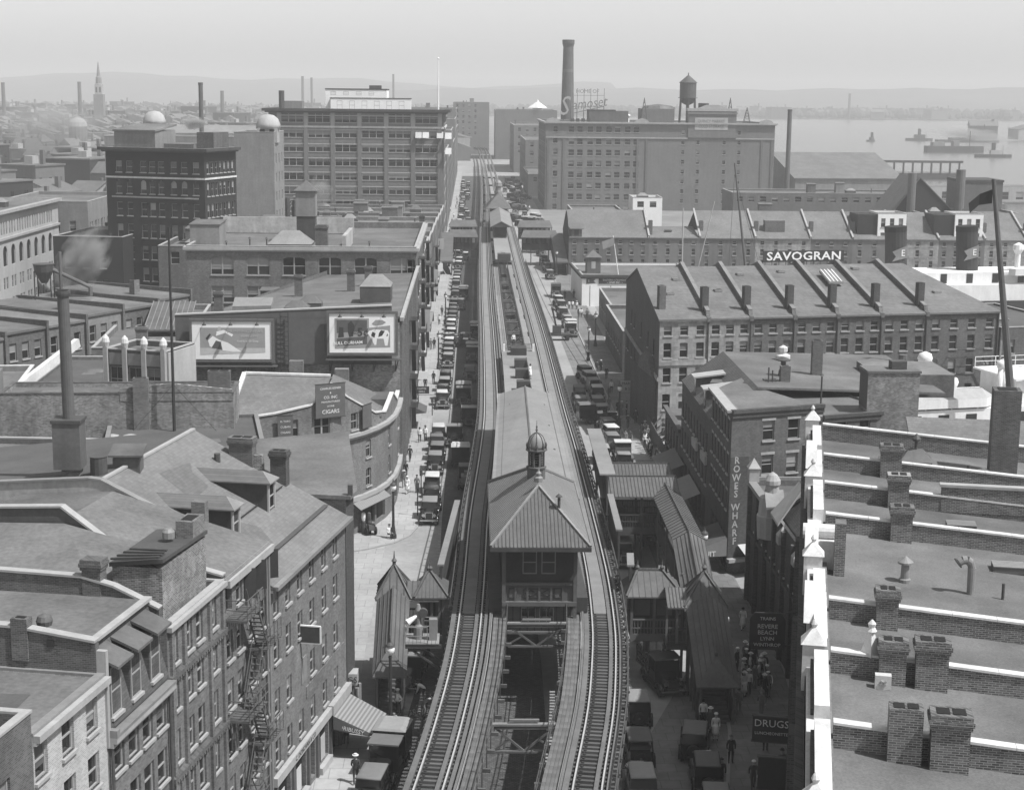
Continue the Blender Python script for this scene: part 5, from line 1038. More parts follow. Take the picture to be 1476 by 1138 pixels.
# the white parapet along the street: coping lengths, gablets, finials, scroll
y = 0
while y < LR - .1:
    L = random.uniform(2.2, 3.4); e = min(y + L, LR); up = .0 if int(y / 7) % 2 else .55
    if not (37.3 < (y + e) / 2 < 39.6): MB().box(.05, y + .01, 18.0 if up else 17.9, .72, e - .01, HT - .75 + up * .5).build('parapet_stone', 'stone_white', b)
    y = e
for y0, y1, z in ((2, 8, 19.2), (10, 15.8, 19.55), (17.0, 22.8, 19.55), (24, 30, 19.6), (31.0, 34.5, 19.3), (44, 50.5, 19.6), (52.5, 58.5, 19.55), (60, 66, 19.5)):
    MB().box(.3, y0, 18.5, .82, y1, z).build('raised_coping', 'stone_white', b)
    MB().box(.18, y0 + .4, 18.2, .32, y1 - .4, z - .25).build('panel', 'brick_dark', b)
for y in (9, 23.4, 35.6, 51.5, 67.2):
    g = MB().box(-.12, y - .42, 17.6, .7, y + .42, HT + .15).build('pier', 'stone_white', b)
    MB().add([(-.2, y - .5, HT + .15), (.78, y - .5, HT + .15), (.78, y + .5, HT + .15), (-.2, y + .5, HT + .15), (.29, y, HT + .8)], [(0, 1, 4), (1, 2, 4), (2, 3, 4), (3, 0, 4), (0, 3, 2, 1)]).build('pier_cap', 'stone_white', g)
    MB().lathe([(.08, HT + .72), (.14, HT + .85), (.09, HT + .97), (.03, HT + 1.05)], 8, .29, y).build('finial', 'stone_white', g)
for y in (28.2, 37.2, 56):
    MB().eyz([(y - 1.6, HT - .2), (y + 1.6, HT - .2), (y, HT + 1.1)], -.1, .5).build('gablet', 'stone_white', b)
    MB().eyz([(y - .6, HT), (y + .6, HT), (y, HT + .6)], -.12, .515).build('gablet_panel', 'stone', b)
MB().tube((-.2, 38.6, HT + .4), (1.5, 38.6, HT + .4), .36, .36, 12).build('scroll', 'stone_white', b); MB().box(-.1, 37.9, HT - 1.4, 1.4, 39.3, HT + .1).build('scroll_block', 'stone_white', b)
for z, e in ((17.8, .3), (14.0, .15), (3.2, .3)): MB().box(-e, 0, z - .3, -.003, LR, z).build('cornice', 'brick_dark', b)
for y in (8.5, 22.5, 36, 50): MB().box(-.5, y, 6.0, -.003, y + 1.1, 16.2).build('oriel', 'brick_dark', b)
# --- street signs on its dark facade
def hang(label, name, s, z, w_, h_, lines, fm='sign_dark', off=.3):
    p = Q0 + QE * s - QN * off; t = thing(name, label, 'sign', (p.x, p.y, z), QA)
    MB().box(-w_, -.12, 0, 0, .12, h_).build('board', fm, t); MB().box(-w_ - .06, -.14, -.07, .06, .14, -.002).box(-w_ - .06, -.14, h_ + .002, .06, .14, h_ + .07).build('frame', 'metal_dark', t)
    for tx, sz, zz in lines: text(t, tx, sz, (-w_ / 2, -.135, zz), (math.pi / 2, 0, 0), 'lettering', .005)
    MB().bar((0, 0, h_ + .05), (off + .3, 0, h_ + .5), .05).build('bracket', 'metal_dark', t); return t
hang('dark hanging drugs and luncheonette sign on the shaded right facade', 'drugs_sign', -12.0, 3.0, 2.2, 1.5, [('DRUGS', .62, 1.1), ('LUNCHEONETTE', .25, .5)])
hang('large slanted dark sign box on the shaded right facade, nearest the viewer', 'box_sign', -18.0, 2.7, 1.7, 1.8, [])
t = thing('trains_sign', 'dark sign for beach trains hung beside the waiting crowd', 'sign', (20.3, 104.6, 3.0), RAD(-6))
MB().exz([(-1.2, 0), (1.2, 0), (1.2, 2.1), (.9, 2.6), (-.9, 2.6), (-1.2, 2.1)], -.1, .1).build('board', 'sign_dark', t)
for tx, sz, zz in (('TRAINS', .32, 2.2), ('REVERE', .42, 1.65), ('BEACH', .42, 1.22), ('LYNN', .36, .78), ('WINTHROP', .34, .35)): text(t, tx, sz, (0, -.115, zz), (math.pi / 2, 0, 0), 'lettering', .005)
MB().bar((.9, 0, 2.5), (2.3, .2, 2.9), .06).bar((1.2, 0, .3), (2.3, .2, .3), .06).build('bracket', 'metal_dark', t)
# ================================================================ dark arched terminal with turret
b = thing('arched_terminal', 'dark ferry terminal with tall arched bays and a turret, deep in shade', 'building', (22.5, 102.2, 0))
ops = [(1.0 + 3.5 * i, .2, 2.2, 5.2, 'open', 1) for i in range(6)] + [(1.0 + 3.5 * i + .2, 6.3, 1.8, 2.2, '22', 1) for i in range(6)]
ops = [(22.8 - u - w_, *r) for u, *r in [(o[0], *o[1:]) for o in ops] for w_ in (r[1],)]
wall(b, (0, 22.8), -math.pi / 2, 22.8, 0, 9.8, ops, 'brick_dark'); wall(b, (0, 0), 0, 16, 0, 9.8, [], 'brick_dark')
MB().slab([(0.3, 14, 9.5), (16, 14, 9.5), (16, 22.6, 9.5), (.3, 22.6, 9.5)], .3).build('roof', 'metal_roof', b)
MB().box(-.35, 14, 9.6, .3, 22.8, 9.95).build('parapet', 'metal_lite', b); MB().box(-.3, 22.1, 9.9, .5, 22.9, 11.0).build('corner_pier', 'stone', b); MB().add([(-.4, 22.0, 11), (.6, 22.0, 11), (.6, 23, 11), (-.4, 23, 11), (.1, 22.5, 11.8)], [(0, 1, 4), (1, 2, 4), (2, 3, 4), (3, 0, 4)]).build('pier_cap', 'stone', b)
MB().bar((.3, 22.6, 10.1), (6, 22.6, 10.1), .3, .25).build('roof_coping', 'metal_lite', b)
MB().lathe([(1.0, 7.5), (1.1, 9.2), (1.0, 9.3), (.9, 10.6), (.55, 10.7), (.5, 11.5), (.62, 11.6), (.6, 11.9), (.35, 12.3), (.06, 12.5)], 12, .1, 14.6).build('turret', 'stone', b)
MB().slab([(-.6, 13.0, 10.2), (.8, 13.0, 10.3), (.9, 14.4, 11.2), (-.5, 14.4, 11.2)], .15).build('turret_lid', 'metal_lite', b)
ap = (5.2, 6.5, 15.5)
for p in (((.4, 1, 9.8), (10, 1, 9.8), ap), ((10, 1, 9.8), (10, 13, 9.8), ap), ((10, 13, 9.8), (.4, 13, 9.8), ap), ((.4, 13, 9.8), (.4, 1, 9.8), ap)): MB().slab(p, .2).build('steep_roof', 'slate_dark', b)
for p in ((.4, 1, 9.8), (.4, 13, 9.8), (10, 13, 9.8)): MB().bar(p, ap, .35, .2).build('hip_roll', 'stone', b)
MB().slab([(-.4, 9.4, 9.9), (-.3, 12.8, 9.9), (1.6, 12.2, 12.4), (1.4, 9.9, 12.4)], .2).build('gable_face', 'stone', b)
for i in range(6): MB().box(.2 + .1 * i, .6 + .3 * i, 7.5 + .25 * i, 4, .75 + .3 * i, 7.6 + .25 * i).build('louvre', 'wood_panel', b)
for y in (3, 8.5): MB().box(-.5, y, 8.6, .3, y + .9, 9.2).add([(-.5, y, 9.2), (.3, y, 9.2), (.3, y + .9, 9.2), (-.5, y + .9, 9.2), (-.1, y + .45, 9.9)], [(0, 1, 4), (1, 2, 4), (2, 3, 4), (3, 0, 4)]).build('pinnacle', 'stone', b)
for i in range(7): MB().box(-.3, 22.8 - .5 - 3.5 * i, 0, -.003, 22.8 - .1 - 3.5 * i, 9.6).build('buttress', 'brick_dark', b)
MB().box(-.2, .0, 5.7, -.003, 22.8, 5.95).build('string_course', 'brick_dark', b)

# ================================================================ Rowes Wharf corner building
RA = RAD(20); ca, sa = math.cos(RA), math.sin(RA); C0 = (21.9, 131.8)
b = thing('wharf_corner_building', 'four storey brick corner building with ROWES WHARF painted down its edge', 'building')
# footprint: facade along x = 21.9, front wall turned 20 degrees
f1 = (C0[0] + ca * 8.87, C0[1] + sa * 8.87); f2 = (C0[0] + ca * 16.5, C0[1] + sa * 16.5)
fo = [(u, z, 1.1, 1.72, '11') for u in (3.0, 5.45, 7.9) for z in (11.42,) if u < 7.7] + [(u, z, 1.1, 1.72, '11') for u in (3.0, 5.4) for z in (8.48,)]
fo += [(7.55, 11.42, 1.1, 1.72, '11')]
wall(b, C0, RA, 8.87, 0, 14.2, fo, 'brick_mid', lint=1, blindp=.6)
wall(b, f1, RA, 7.6, 0, 13.2, [(u, z, 1.05, 1.7, '11') for u in (1.4, 3.7, 6.0) for z in (11.05, 8.0)], 'brick_mid', lint=1)
so = [(1.0 + 1.75 * i, z, .8, 1.7, '11') for i in range(6) for z in (5.4, 8.5, 11.5)] + [(.8 + 2.4 * i, .3, 1.8, 3.0, 'open') for i in range(4)]
wall(b, (21.9, 143), -math.pi / 2, 11.2, 0, 14.2, [(11.2 - o[0] - o[2], *o[1:]) for o in so], 'brick_dark', lint=1)  # street side in darker brick than the front: its shade put into colour
MB().prism([C0, f1, (f1[0] - 5, f1[1] + 12), (27, 152), (21.95, 143)], 13.6, 13.9).build('roof', 'tar', b)
MB().prism([f1, f2, (f2[0] + 5, f2[1] + 14), (26, 163), (23, 152), (27, 151.5)], 12.8, 13.0).build('roof', 'tar', b)
for p, q_, z, ww in ((C0, f1, 14.2, .5), (f1, f2, 13.2, .4)):
    MB().bar((*p, z - .1), (*q_, z - .1), ww, .3).bar((*p, z - .45), (*q_, z - .45), ww * .55, .4).build('cornice', 'brick_dark', b)
MB().bar((21.95, 131.8, 14.1), (21.95, 143, 14.1), .9, .2).build('coping', 'stone', b); MB().bar((22.4, 132, 13.95), (22.4, 143, 13.95), .6, .15).build('coping', 'tar_lite', b)
# gabled mid block with its two dormers
so = [(1.0 + 2.1 * i, z, .9, 1.8, '11') for i in range(9) for z in (4.6, 7.6)] + [(.8 + 2.6 * i, .3, 2.0, 3.0, 'open') for i in range(7)]
wall(b, (21.9, 163.5), -math.pi / 2, 20.5, 0, 11.2, so, 'brick_dark', lint=0)
MB().slab([(21.8, 143, 11.2), (21.8, 163.5, 11.2), (26, 163.5, 14.2), (26, 143, 14.2)], .2).build('roof_slope', 'slate_dark', b)
MB().slab([(26, 143, 14.2), (26, 163.5, 14.2), (44, 168, 13.2), (44, 146, 13.2)], .2).build('roof', 'tar', b)
MB().poly([(21.9, 163.4, 11.2), (26, 163.4, 14.1), (40, 163.4, 13.2), (40, 163.4, 0), (21.9, 163.4, 0)]).build('end_wall', 'brick_dark', b)
for y in (147.5, 154):
    d_ = MB().box(22.0, y, 11.0, 24.5, y + 1.5, 13.2).build('dormer', 'slate_dark', b); MB().slab([(21.7, y - .3, 13.2), (21.7, y + 1.8, 13.2), (24.8, y + 1.8, 13.6), (24.8, y - .3, 13.6)], .15).build('dormer_roof', 'stone', d_); MB().box(21.97, y + .25, 11.4, 21.995, y + 1.25, 12.9).build('dormer_window', 'glass', d_)
for y0, y1 in ((150.5, 153.5), (144.5, 147.5)): MB().box(21.6, y0, 6.6, 21.85, y1, 7.4).build('sign_strip', 'wall_lite', b)
wall(b, (f2[0], f2[1]), RA + math.pi / 2, 14, 0, 13.2, [], 'brick_mid')
c = MB().box(34.4, 136.7, 9, 38.9, 139.6, 16.6).build('stair_block', 'brick_rough', b); MB().box(34.3, 136.6, 16.602, 39.0, 139.7, 16.8).build('block_cap', 'tar', c); MB().box(36.6, 137.4, 16.8, 37.9, 138.6, 17.5).build('flue_box', 'brick_dark', c)
MB().box(34.38, 136.69, 13.4, 34.395, 139.6, 16.6).build('dark_side', 'tar_dark', c)  # thin sheet over the block's left face, darker than its brick
for x, y, w_, h_ in ((29.2, 147, .9, 1.8), (33.2, 152.0, 1.0, 3.4)): chimney(b, x, y, 13.7, w_, .7, h_, 'brick_mid', 1, 0)
t = MB().box(27.2, 146.5, 13.9, 28.4, 147.4, 14.25).build('roof_box', 'metal_dark', b); MB().lathe([(.5, 13.9), (.4, 14.6), (.25, 14.8), (.25, 15.4), (.7, 15.5), (.7, 15.6), (.2, 15.8)], 10, 29.6, 150).build('ventilator', 'metal_dark', b)
MB().lathe([(.75, 13.3), (.75, 14.4), (.3, 14.6), (.45, 14.8), (.45, 15.2), (.1, 15.4)], 8, 31.5, 160).build('white_vent', 'stone_white', b)
pipe(b, 31, 139.5, 13.6, 2.2, .08); pipe(b, 27.5, 146, 13.9, 1.6, .07, 'metal_dark', 0); pipe(b, 27.9, 146.2, 13.9, 1.3, .07, 'metal_dark', 0)
MB().box(38.5, 150, 12, 46, 158, 14.2).build('rear_block', 'brick_mid', b); MB().tube((40.8, 149.5, 13), (40.8, 149.5, 16.2), .5, .4, 10).build('rear_chimney', 'brick_mid', b)
MB().box(0, -.012, 1.4, 1.75, -.003, 10.2).build('painted_panel', 'brick_dark', b, (*C0, 0), RA)
for i, ch in enumerate("ROWE'S"):
    z = 9.9 - [0, .74, 1.48, 2.2, 2.52, 2.9][i]; o = text(b, ch, .84, (C0[0] + ca * .6 + sa * .03, C0[1] + sa * .6 - ca * .03, z), (math.pi / 2, 0, RA), 'wall_lite', .004, .95, .015)
for i, ch in enumerate('WHARF'): text(b, ch, .84, (C0[0] + ca * .6 + sa * .03, C0[1] + sa * .6 - ca * .03, 5.85 - .74 * i), (math.pi / 2, 0, RA), 'wall_lite', .004, .95, .015)
MB().box(-.1, -.5, 1.15, 4, -.003, 1.45).build('shop_cornice', 'stone', b, (*C0, 0), RA)
# awnings of the fruit shop
t = thing('fruit_awning', 'large dark awning lettered FRUIT at the corner of the wharf building', 'awning', (21.7, 131.4, 0))
MB().poly([(0, 5.0, 3.4), (0, -.4, 3.4), (-3.4, -.8, 2.2), (-3.4, 5.0, 2.2)]).build('canvas', 'tar_dark', t); MB().poly([(0, -.4, 3.4), (-3.4, -.8, 2.2), (-3.2, -.8, 1.8), (0, -.45, 1.9)]).build('side_flap', 'canvas', t)
MB().poly([(-3.42, -.8, 2.2), (-3.42, 5.0, 2.2), (-3.42, 5.0, 1.8), (-3.42, -.8, 1.8)]).build('valance', 'canvas', t); MB().bar((0, -.4, 2), (-3.4, -.8, 2), .05).bar((0, 5, 2), (-3.4, 5, 2), .05).build('frame', 'metal_dark', t)
text(t, 'FRUIT', .62, (-1.75, -.72, 2.12), (math.pi / 2, .0, .12), 'lettering', .005, bold=.01)
t = thing('pale_awning', 'short pale striped awning on the front of the wharf corner building', 'awning', (*C0, 0), RA)
MB().poly([(.9, -.1, 2.6), (3.2, -.1, 2.6), (3.2, -1.8, 1.9), (.9, -1.8, 1.9)]).build('canvas', 'canvas_lite', t); MB().poly([(.9, -1.8, 1.9), (3.2, -1.8, 1.9), (3.2, -1.8, 1.6), (.9, -1.8, 1.6)]).build('valance', 'canvas_lite', t); MB().bar((.9, -1.8, 1.9), (3.2, -1.8, 1.9), .05).build('front_bar', 'metal_dark', t)
for k, (y, z) in enumerate(((163, 3.3), (151, 3.3))):
    t = thing('pavement_awning', 'shaded canvas awning over the right pavement, %s' % ('nearest the covered way' if k else 'beyond the gabled dormers'), 'awning', (21.7, y, 0)); MB().poly([(0, 4, z), (0, -4, z), (-2.4, -4, z - 1), (-2.4, 4, z - 1)]).build('canvas', 'canvas', t); MB().bar((-2.4, -4, z - 1.02), (-2.4, 4, z - 1.02), .06).build('bar', 'metal_dark', t)
# ================================================================ small buildings between the wharves
b = thing('low_dark_shop', 'low dark shop with arched windows beside the wharf building', 'building'); wall(b, (21.9, 177), -math.pi / 2, 13.4, 0, 5.8, [(.8 + 2.4 * i, 2.2, 1.3, 2.6, '22', .5) for i in range(5)], 'brick_dark')
MB().prism([(21.9, 163.6), (25.5, 163.6), (25.5, 177), (21.9, 177)], 5.3, 5.6).build('roof', 'tar', b); MB().box(21.6, 163.6, 5.7, 22.1, 177, 6.0).build('cornice', 'brick_dark', b); wall(b, (21.9, 163.7), 0, 3.6, 0, 5.8, [], 'brick_dark'); MB().box(23.2, 170, 5.6, 25.2, 172.5, 7.0).build('white_hatch', 'white', b)
b = block('white_cottage', 'small white boarded house with scrolled brick street gable', (22.05, 186.2, 0), RAD(6), 9, 14, 6.6, 'wall_lite', f=[(2.6, 3.6, 1.5, 2.0, '11'), (2.4, .4, 1.6, 2.2, '11')], roof=None, par=0)
MB().box(-.35, 0, 0, .05, 14, 7.2).build('street_wall', 'brick_dark', b); MB().eyz([(2, 7.2), (10, 7.2), (9, 8.6), (6, 9.6), (3.5, 8.8)], -.36, .3).build('scrolled_gable', 'brick_mid', b); MB().slab([(-.1, -.3, 6.55), (9.2, -.3, 6.55), (9.2, 14, 6.9), (-.1, 14, 6.9)], .3).build('roof', 'tar', b); MB().box(-.3, -.35, 6.2, 9.2, -.05, 6.5).build('eave', 'wood_dark', b)
pipe(b, 5.5, 4, 6.6, 2.2, .15, 'metal_dark', 0)
b = thing('board_fence', 'long slanting board fence with braces behind the waiting crowd', 'fence')
for i in range(22): y = 171 + i * .9; MB().box(21.3, y, 0, 21.38, y + .87, 2.3).build('board', 'wood_panel', b)
for i in range(7): MB().bar((21.4, 172 + i * 2.8, 2.3), (22.4, 172.6 + i * 2.8, 3.6), .1).bar((21.4, 173 + i * 2.8, 2.3), (22.2, 172.2 + i * 2.8, 3.2), .1).build('brace', 'wood_panel', b)
t = thing('shop_board', 'light painted board sign on posts beside the white cottage', 'sign', (20.8, 203.5, 0)); MB().box(-1.5, -.1, 2.6, 1.7, .1, 4.0).build('board', 'wall_lite', t); text(t, 'MARINE CO.', .5, (.1, -.11, 3.65), (math.pi / 2, 0, 0), 'sign_dark', .004); text(t, '& SUPPLY', .5, (.1, -.11, 2.98), (math.pi / 2, 0, 0), 'sign_dark', .004); MB().box(-.1, -.08, 0, .1, .08, 2.6).build('post', 'wall_grey', t)
for k, (x, y, w_, d_, h_, m_, lab) in enumerate(((22.2, 232, 7, 30, 6.2, 'brick_mid', 'long low brick shed with sloping parapet by the gabled warehouse'), (23.6, 268, 8, 26, 5.2, 'wall_grey', 'low grey shed in front of the steamship office'))):
    b = block('wharf_shed', lab, (x, y, 0), RAD(0), w_, d_, h_, m_, f=[(1, 1.2, 1.1, 1.6, '11'), (4, 1.2, 1.1, 1.6, '11')], l=[(1.5 + 3 * i, 2.4, 1.2, 1.6, '11') for i in range(int(d_ / 3.2))], roof='tar', far=1)
b = block('steamship_office', 'white steamship line office with flag and name board', (21.4, 308, 0), RAD(2), 22, 22, 6.0, 'white', roof='tar', par=.3, cornice=(.4, .5, 'wood_dark', 6.1), far=2)
MB().box(3.2, -.14, 4.35, 9.4, -.02, 5.35).build('name_board', 'sign_dark', b); text(b, 'EASTERN STEAMSHIP', .5, (6.3, -.16, 5.05), (math.pi / 2, 0, 0), 'lettering', .004); text(b, '~ LINES INC. ~', .48, (6.3, -.16, 4.6), (math.pi / 2, 0, 0), 'lettering', .004)
MB().poly([(.8, -.05, 4.3), (.8, -.05, 5.4), (2.6, -.05, 5.25), (2.2, -.05, 4.9), (2.6, -.05, 4.5)]).build('pennant', 'sign_grey', b); text(b, 'E', .6, (1.3, -.07, 4.87), (math.pi / 2, 0, 0), 'lettering', .004)
for i in range(5): MB().box(1.5 + 4 * i, -.04, 0, 1.62 + 4 * i, -.003, 4.0).build('panel_joint', 'wall_grey', b)
o = MB().box(1.5, 6, 5.7, 4.2, 8.7, 8.8).build('roof_house', 'wood_panel', b); MB().add([(1.2, 5.7, 8.8), (4.5, 5.7, 8.8), (4.5, 9, 8.8), (1.2, 9, 8.8), (2.85, 7.35, 10.2)], [(0, 1, 4), (1, 2, 4), (2, 3, 4), (3, 0, 4)]).build('roof_house_roof', 'metal_roof', o); MB().box(2.4, 5.96, 6.6, 3.2, 5.99, 8).build('roof_house_window', 'wall_lite', o)
t = thing('flagpole', 'leaning flagpole with drooping flag on the steamship office', 'flagpole', (28.5, 309, 5.5)); MB().tube((0, 0, 0), (-1.2, .3, 8), .09, .05).build('pole', 'white', t)
MB().poly([(-1.0, .2, 7.6), (-3.4, -.6, 6.9), (-3.2, -.8, 5.4), (-.9, .2, 6.2)]).build('flag', 'cloth_mid', t)

# ================================================================ the gabled wharf warehouse
WA = RAD(12.5); b = thing('gabled_warehouse', 'long brick wharf warehouse of seven gabled bays with slate roof and fire walls', 'building', (21.95, 185, 0), WA)
bays = [0, 6.03, 11.35, 16.85, 22.4, 28.1, 34.05, 43.7]; DW = 40.0; ZE, ZR = 14.5, 17.8; YM = 25.0
for i, (u0, u1) in enumerate(zip(bays, bays[1:])):
    m_ = 'granite' if i < 2 else 'brick_mid'; n = 3 if i < 6 else 4; ops = []
    sp = (u1 - u0) / n
    for j in range(n):
        c_ = u0 + sp * (j + .5) - .5 if i < 6 else u0 + sp * (j + .5) - .5
        for z, h_ in ((12.55, 1.15), (9.95, 1.75), (7.0, 1.8), (3.8, 1.9), (.6, 2.2)): ops.append((c_ - u0, z, 1.0, h_, '22' if h_ > 1.3 else '11', .2))
    wall(b, (u0, 0), 0, u1 - u0, 0, ZE, ops, m_, far=1)
    MB().box(u0 + .03, -.22, ZE - .35, u1 - .03, -.003, ZE).build('eave_course', 'granite' if i < 2 else 'brick_dark', b)
    MB().tube((u1 - .05, -.12, 1), (u1 - .05, -.12, ZE), .1).build('downpipe', 'metal_dark', b)
    x0, x1 = u0 + (.25 if i else -.15), u1 - (.25 if i < 6 else -.2)
    yr = YM; zr = ZR; xr = x1 - (6 if i == 6 else 0)
    MB().slab([(x0, -.3, ZE), (x1, -.3, ZE), (xr, yr, zr), (x0, yr, zr)], .2).build('roof_slope', 'slate_x', b)
    MB().slab([(x0, yr, zr), (xr, yr, zr), (x1, DW, ZE), (x0, DW, ZE)], .2).build('roof_slope', 'slate_x', b)
    if i:
        k = (ZR - ZE) / YM
        fw_ = MB().eyz([(-.35, ZE - .4), (YM, ZR - .4), (DW, ZE - .4), (DW, ZE + .6), (YM, ZR + .55), (.9, ZE + .15 + .55), (.5, ZE + .15), (-.35, ZE + .1)], u0 - .24, u0 + .24).build('fire_wall', 'brick_mid', b)
        MB().bar((u0, .9, ZE + .78), (u0, YM, ZR + .62), .5, .1).build('coping', 'wall_grey', fw_)
        chimney(b, u0 - .15, 3.2, ZE + .3, .8, .9, 3.0, 'brick_dark', 1, 0)
    for (du, yy) in [((2.6, 11), (4.3, 18)), ((3.0, 12),), ((2.0, 20),), ((2.4, 21),), ((2.6, 16),), ((2.0, 22),), ((4, 9),)][i]:
        o = MB().box(-.5, -.4, 0, .5, .4, .25).build('roof_light', 'metal_lite', b, (u0 + du, yy, ZE + (ZR - ZE) / YM * yy + .02)); MB().box(-.42, -.32, .252, .42, .32, .27).build('pane', 'glass', o)
chimney(b, .7, 4.5, ZE + .2, .8, .9, 3.2, 'brick_mid', 1, 0)
lo = [(2.5, 5.2, .9, 1.7, '11'), (4.4, 5.2, .9, 1.7, '11'), (8, 9.4, 1.0, 2, '11'), (12, 9.4, 1.0, 2, '11'), (20, 9.4, 1, 2, '11'), (28, 9.4, 1, 2, '11'), (34, 9.4, 1, 2, '11'), (9, 5, 1, 2, '11'), (13, 5, 1, 2, '11'), (22, 5, 1, 2, '11'), (30, 5, 1, 2, '11')]
wall(b, (0, DW), -math.pi / 2, DW, 0, ZE, lo, 'brick_dark', far=1); MB().poly([(0, 0, ZE), (0, DW, ZE), (0, YM, ZR)]).build('gable_wall', 'brick_dark', b); MB().box(-.15, 0, 7.2, -.003, DW, 7.7).build('string_course', 'granite', b)  # left end in darker brick than the fronts: shade painted into the wall
wall(b, (43.7, 0), math.pi / 2, DW, 0, ZE, [], 'brick_mid'); MB().slab([(43.9, -.3, ZE), (43.9, DW, ZE), (37.9, YM, ZR)], .2).build('roof_slope', 'slate', b)
MB().box(.0, -.15, 9.05, 10.9, -.003, 9.7).build('string_course', 'granite', b)
MB().box(11.5, -.08, 8.75, 16.6, -.004, 9.7).build('painted_board', 'wall_grey', b); text(b, 'NEW AND OLD METALS', .62, (14.05, -.1, 9.22), (math.pi / 2, 0, 0), 'lettering', .004, .88)
o = MB().slab([(24.2, 13, 16.9), (26.2, 13, 16.9), (26.2, 19, 17.75), (24.2, 19, 17.75)], .3).build('ribbed_skylight', 'metal_lite', b)
for i in range(4): MB().bar((24.4 + i * .5, 13, 16.95), (24.4 + i * .5, 19, 17.8), .1).build('skylight_bar', 'white', o)
t = MB()
for i in range(3): t.bar((37 + i * 2.5, -.9, 9.0), (37 + i * 2.5, 0, 9.0), .08)
t.bar((36.8, -.9, 9.05), (42, -.9, 9.05), .1, .06).bar((41.5, -.8, 9.0), (43, -.8, 6.5), .12).bar((36.8, -.9, 10), (42, -.9, 10), .05).build('iron_balcony', 'iron', b)
skew(b, math.tan(WA))
sg = thing('roof_sign', 'long dark roof sign lettered SAVOGRAN above the gabled warehouse', 'sign', (21.95, 185, 0), WA)
MB().box(17.6, YM + .5, ZR + .35, 29.3, YM + .75, ZR + 1.85).build('board', 'sign_dark', sg); text(sg, 'SAVOGRAN', 1.55, (23.5, YM + .46, ZR + 1.08), (math.pi / 2, 0, 0), 'white', .01, 1.27, .03, spc=1.05)
for i in range(12): MB().bar((16.9 + i, YM + .62, ZR - .3), (16.9 + i, YM + .62, ZR + .4), .1).build('post', 'metal_dark', sg)
skew(sg, math.tan(WA))
b = block('wharf_end_block', 'lower slate roofed wharf block beyond the end of the gabled warehouse', (65.5, 196, 0), WA, 12, 22, 12.2, 'brick_mid', f=[(1 + 2.6 * i, z, 1, 1.7, '11') for i in range(4) for z in (6, 9)], roof='slate', par=.2, far=1)
skylight(b, 4, 8, 12, 2.5, 2, .2)

# ================================================================ second wharf row with white dormer blocks
b = thing('far_wharf_row', 'second long wharf row of brick and granite with pitched slate roof', 'building', (22.0, 362, 0))
bb = [0, 18, 29.5, 42, 54.5, 64.0, 74, 83.5, 94, 103.5, 115]
for i, (u0, u1) in enumerate(zip(bb, bb[1:])):
    n = max(2, int((u1 - u0) / 2.55)); sp = (u1 - u0) / n
    wall(b, (u0, 0), 0, u1 - u0, 0, 8.6, [(sp * (j + .5) - .42, z, .85, h_, '11') for j in range(n) for z, h_ in ((7.1, .9), (4.7, 1.5), (2.2, 1.6))], 'granite' if i in (3, 6, 8) else ('brick_far' if i % 2 else 'brick_far_mid'), far=1)
    zr = 13.9 if i not in (1,) else 10.2
    MB().slab([(u0 + .15, -.3, 8.6), (u1 - .15, -.3, 8.6), (u1 - .15, 12, zr), (u0 + .15, 12, zr)], .2).slab([(u0 + .15, 24, 8.6), (u1 - .15, 24, 8.6), (u1 - .15, 12, zr), (u0 + .15, 12, zr)], .2).build('roof_slope', 'slate_x', b)
    if i:
        MB().bar((u0, -.3, 8.95), (u0, 12, 14.3), .4, .3).build('fire_wall', 'stone', b); chimney(b, u0 + .6, 3.2, 9.6, .9, .8, 2.6, 'brick_mid', 1, 0)
    if i % 2:
        o = MB().box(-.8, -.6, 0, .8, .6, .35).build('roof_light', 'metal_dark', b, (u0 + 5, 6, 8.7 + 6 * (zr - 8.6) / 12))
wall(b, (0, 24), -math.pi / 2, 24, 0, 8.6, [(3 + 4 * i, z, 1, 1.5, '11') for i in range(5) for z in (2.2, 4.7)], 'brick_far_dark', far=2); MB().poly([(0, 0, 8.6), (0, 24, 8.6), (0, 12, 13.8)]).build('gable_wall', 'brick_far_dark', b)
o = MB().box(.6, -.2, 8.7, 2.9, 2.5, 10.6).build('dormer', 'slate_dark', b); MB().box(1.2, -.24, 9.0, 2.2, -.205, 10.3).build('dormer_window', 'glass', o); MB().slab([(.2, -.5, 10.5), (3.3, -.5, 10.5), (3.3, 3.5, 11.6), (.2, 3.5, 11.6)], .15).build('dormer_roof', 'slate', o)
MB().box(44.5, 2.5, 9.5, 49, 5, 12.4).build('brick_stack', 'brick_mid', b)
for k, x in enumerate((69.8, 87.3)):
    b = block('white_front_block', 'tall white fronted block rising from the far wharf row, %s' % ('left of the funnels\' gap' if k == 0 else 'right of the second funnel'), (22 + x, 363.2, 8.0), 0, 6.4, 9, 6.3, 'white', f=[(.7 + 2.0 * i, z, 1.0, 2.0 if z > 2 else 1.1, '11') for i in range(3) for z in (.9, 3.2)], roof='tar', par=.3, far=1, group='white fronted blocks of the far wharf row')
    MB().box(-4.5, .5, 0, -.01, 8.8, 6.0).build('side_block', 'brick_far_dark', b)
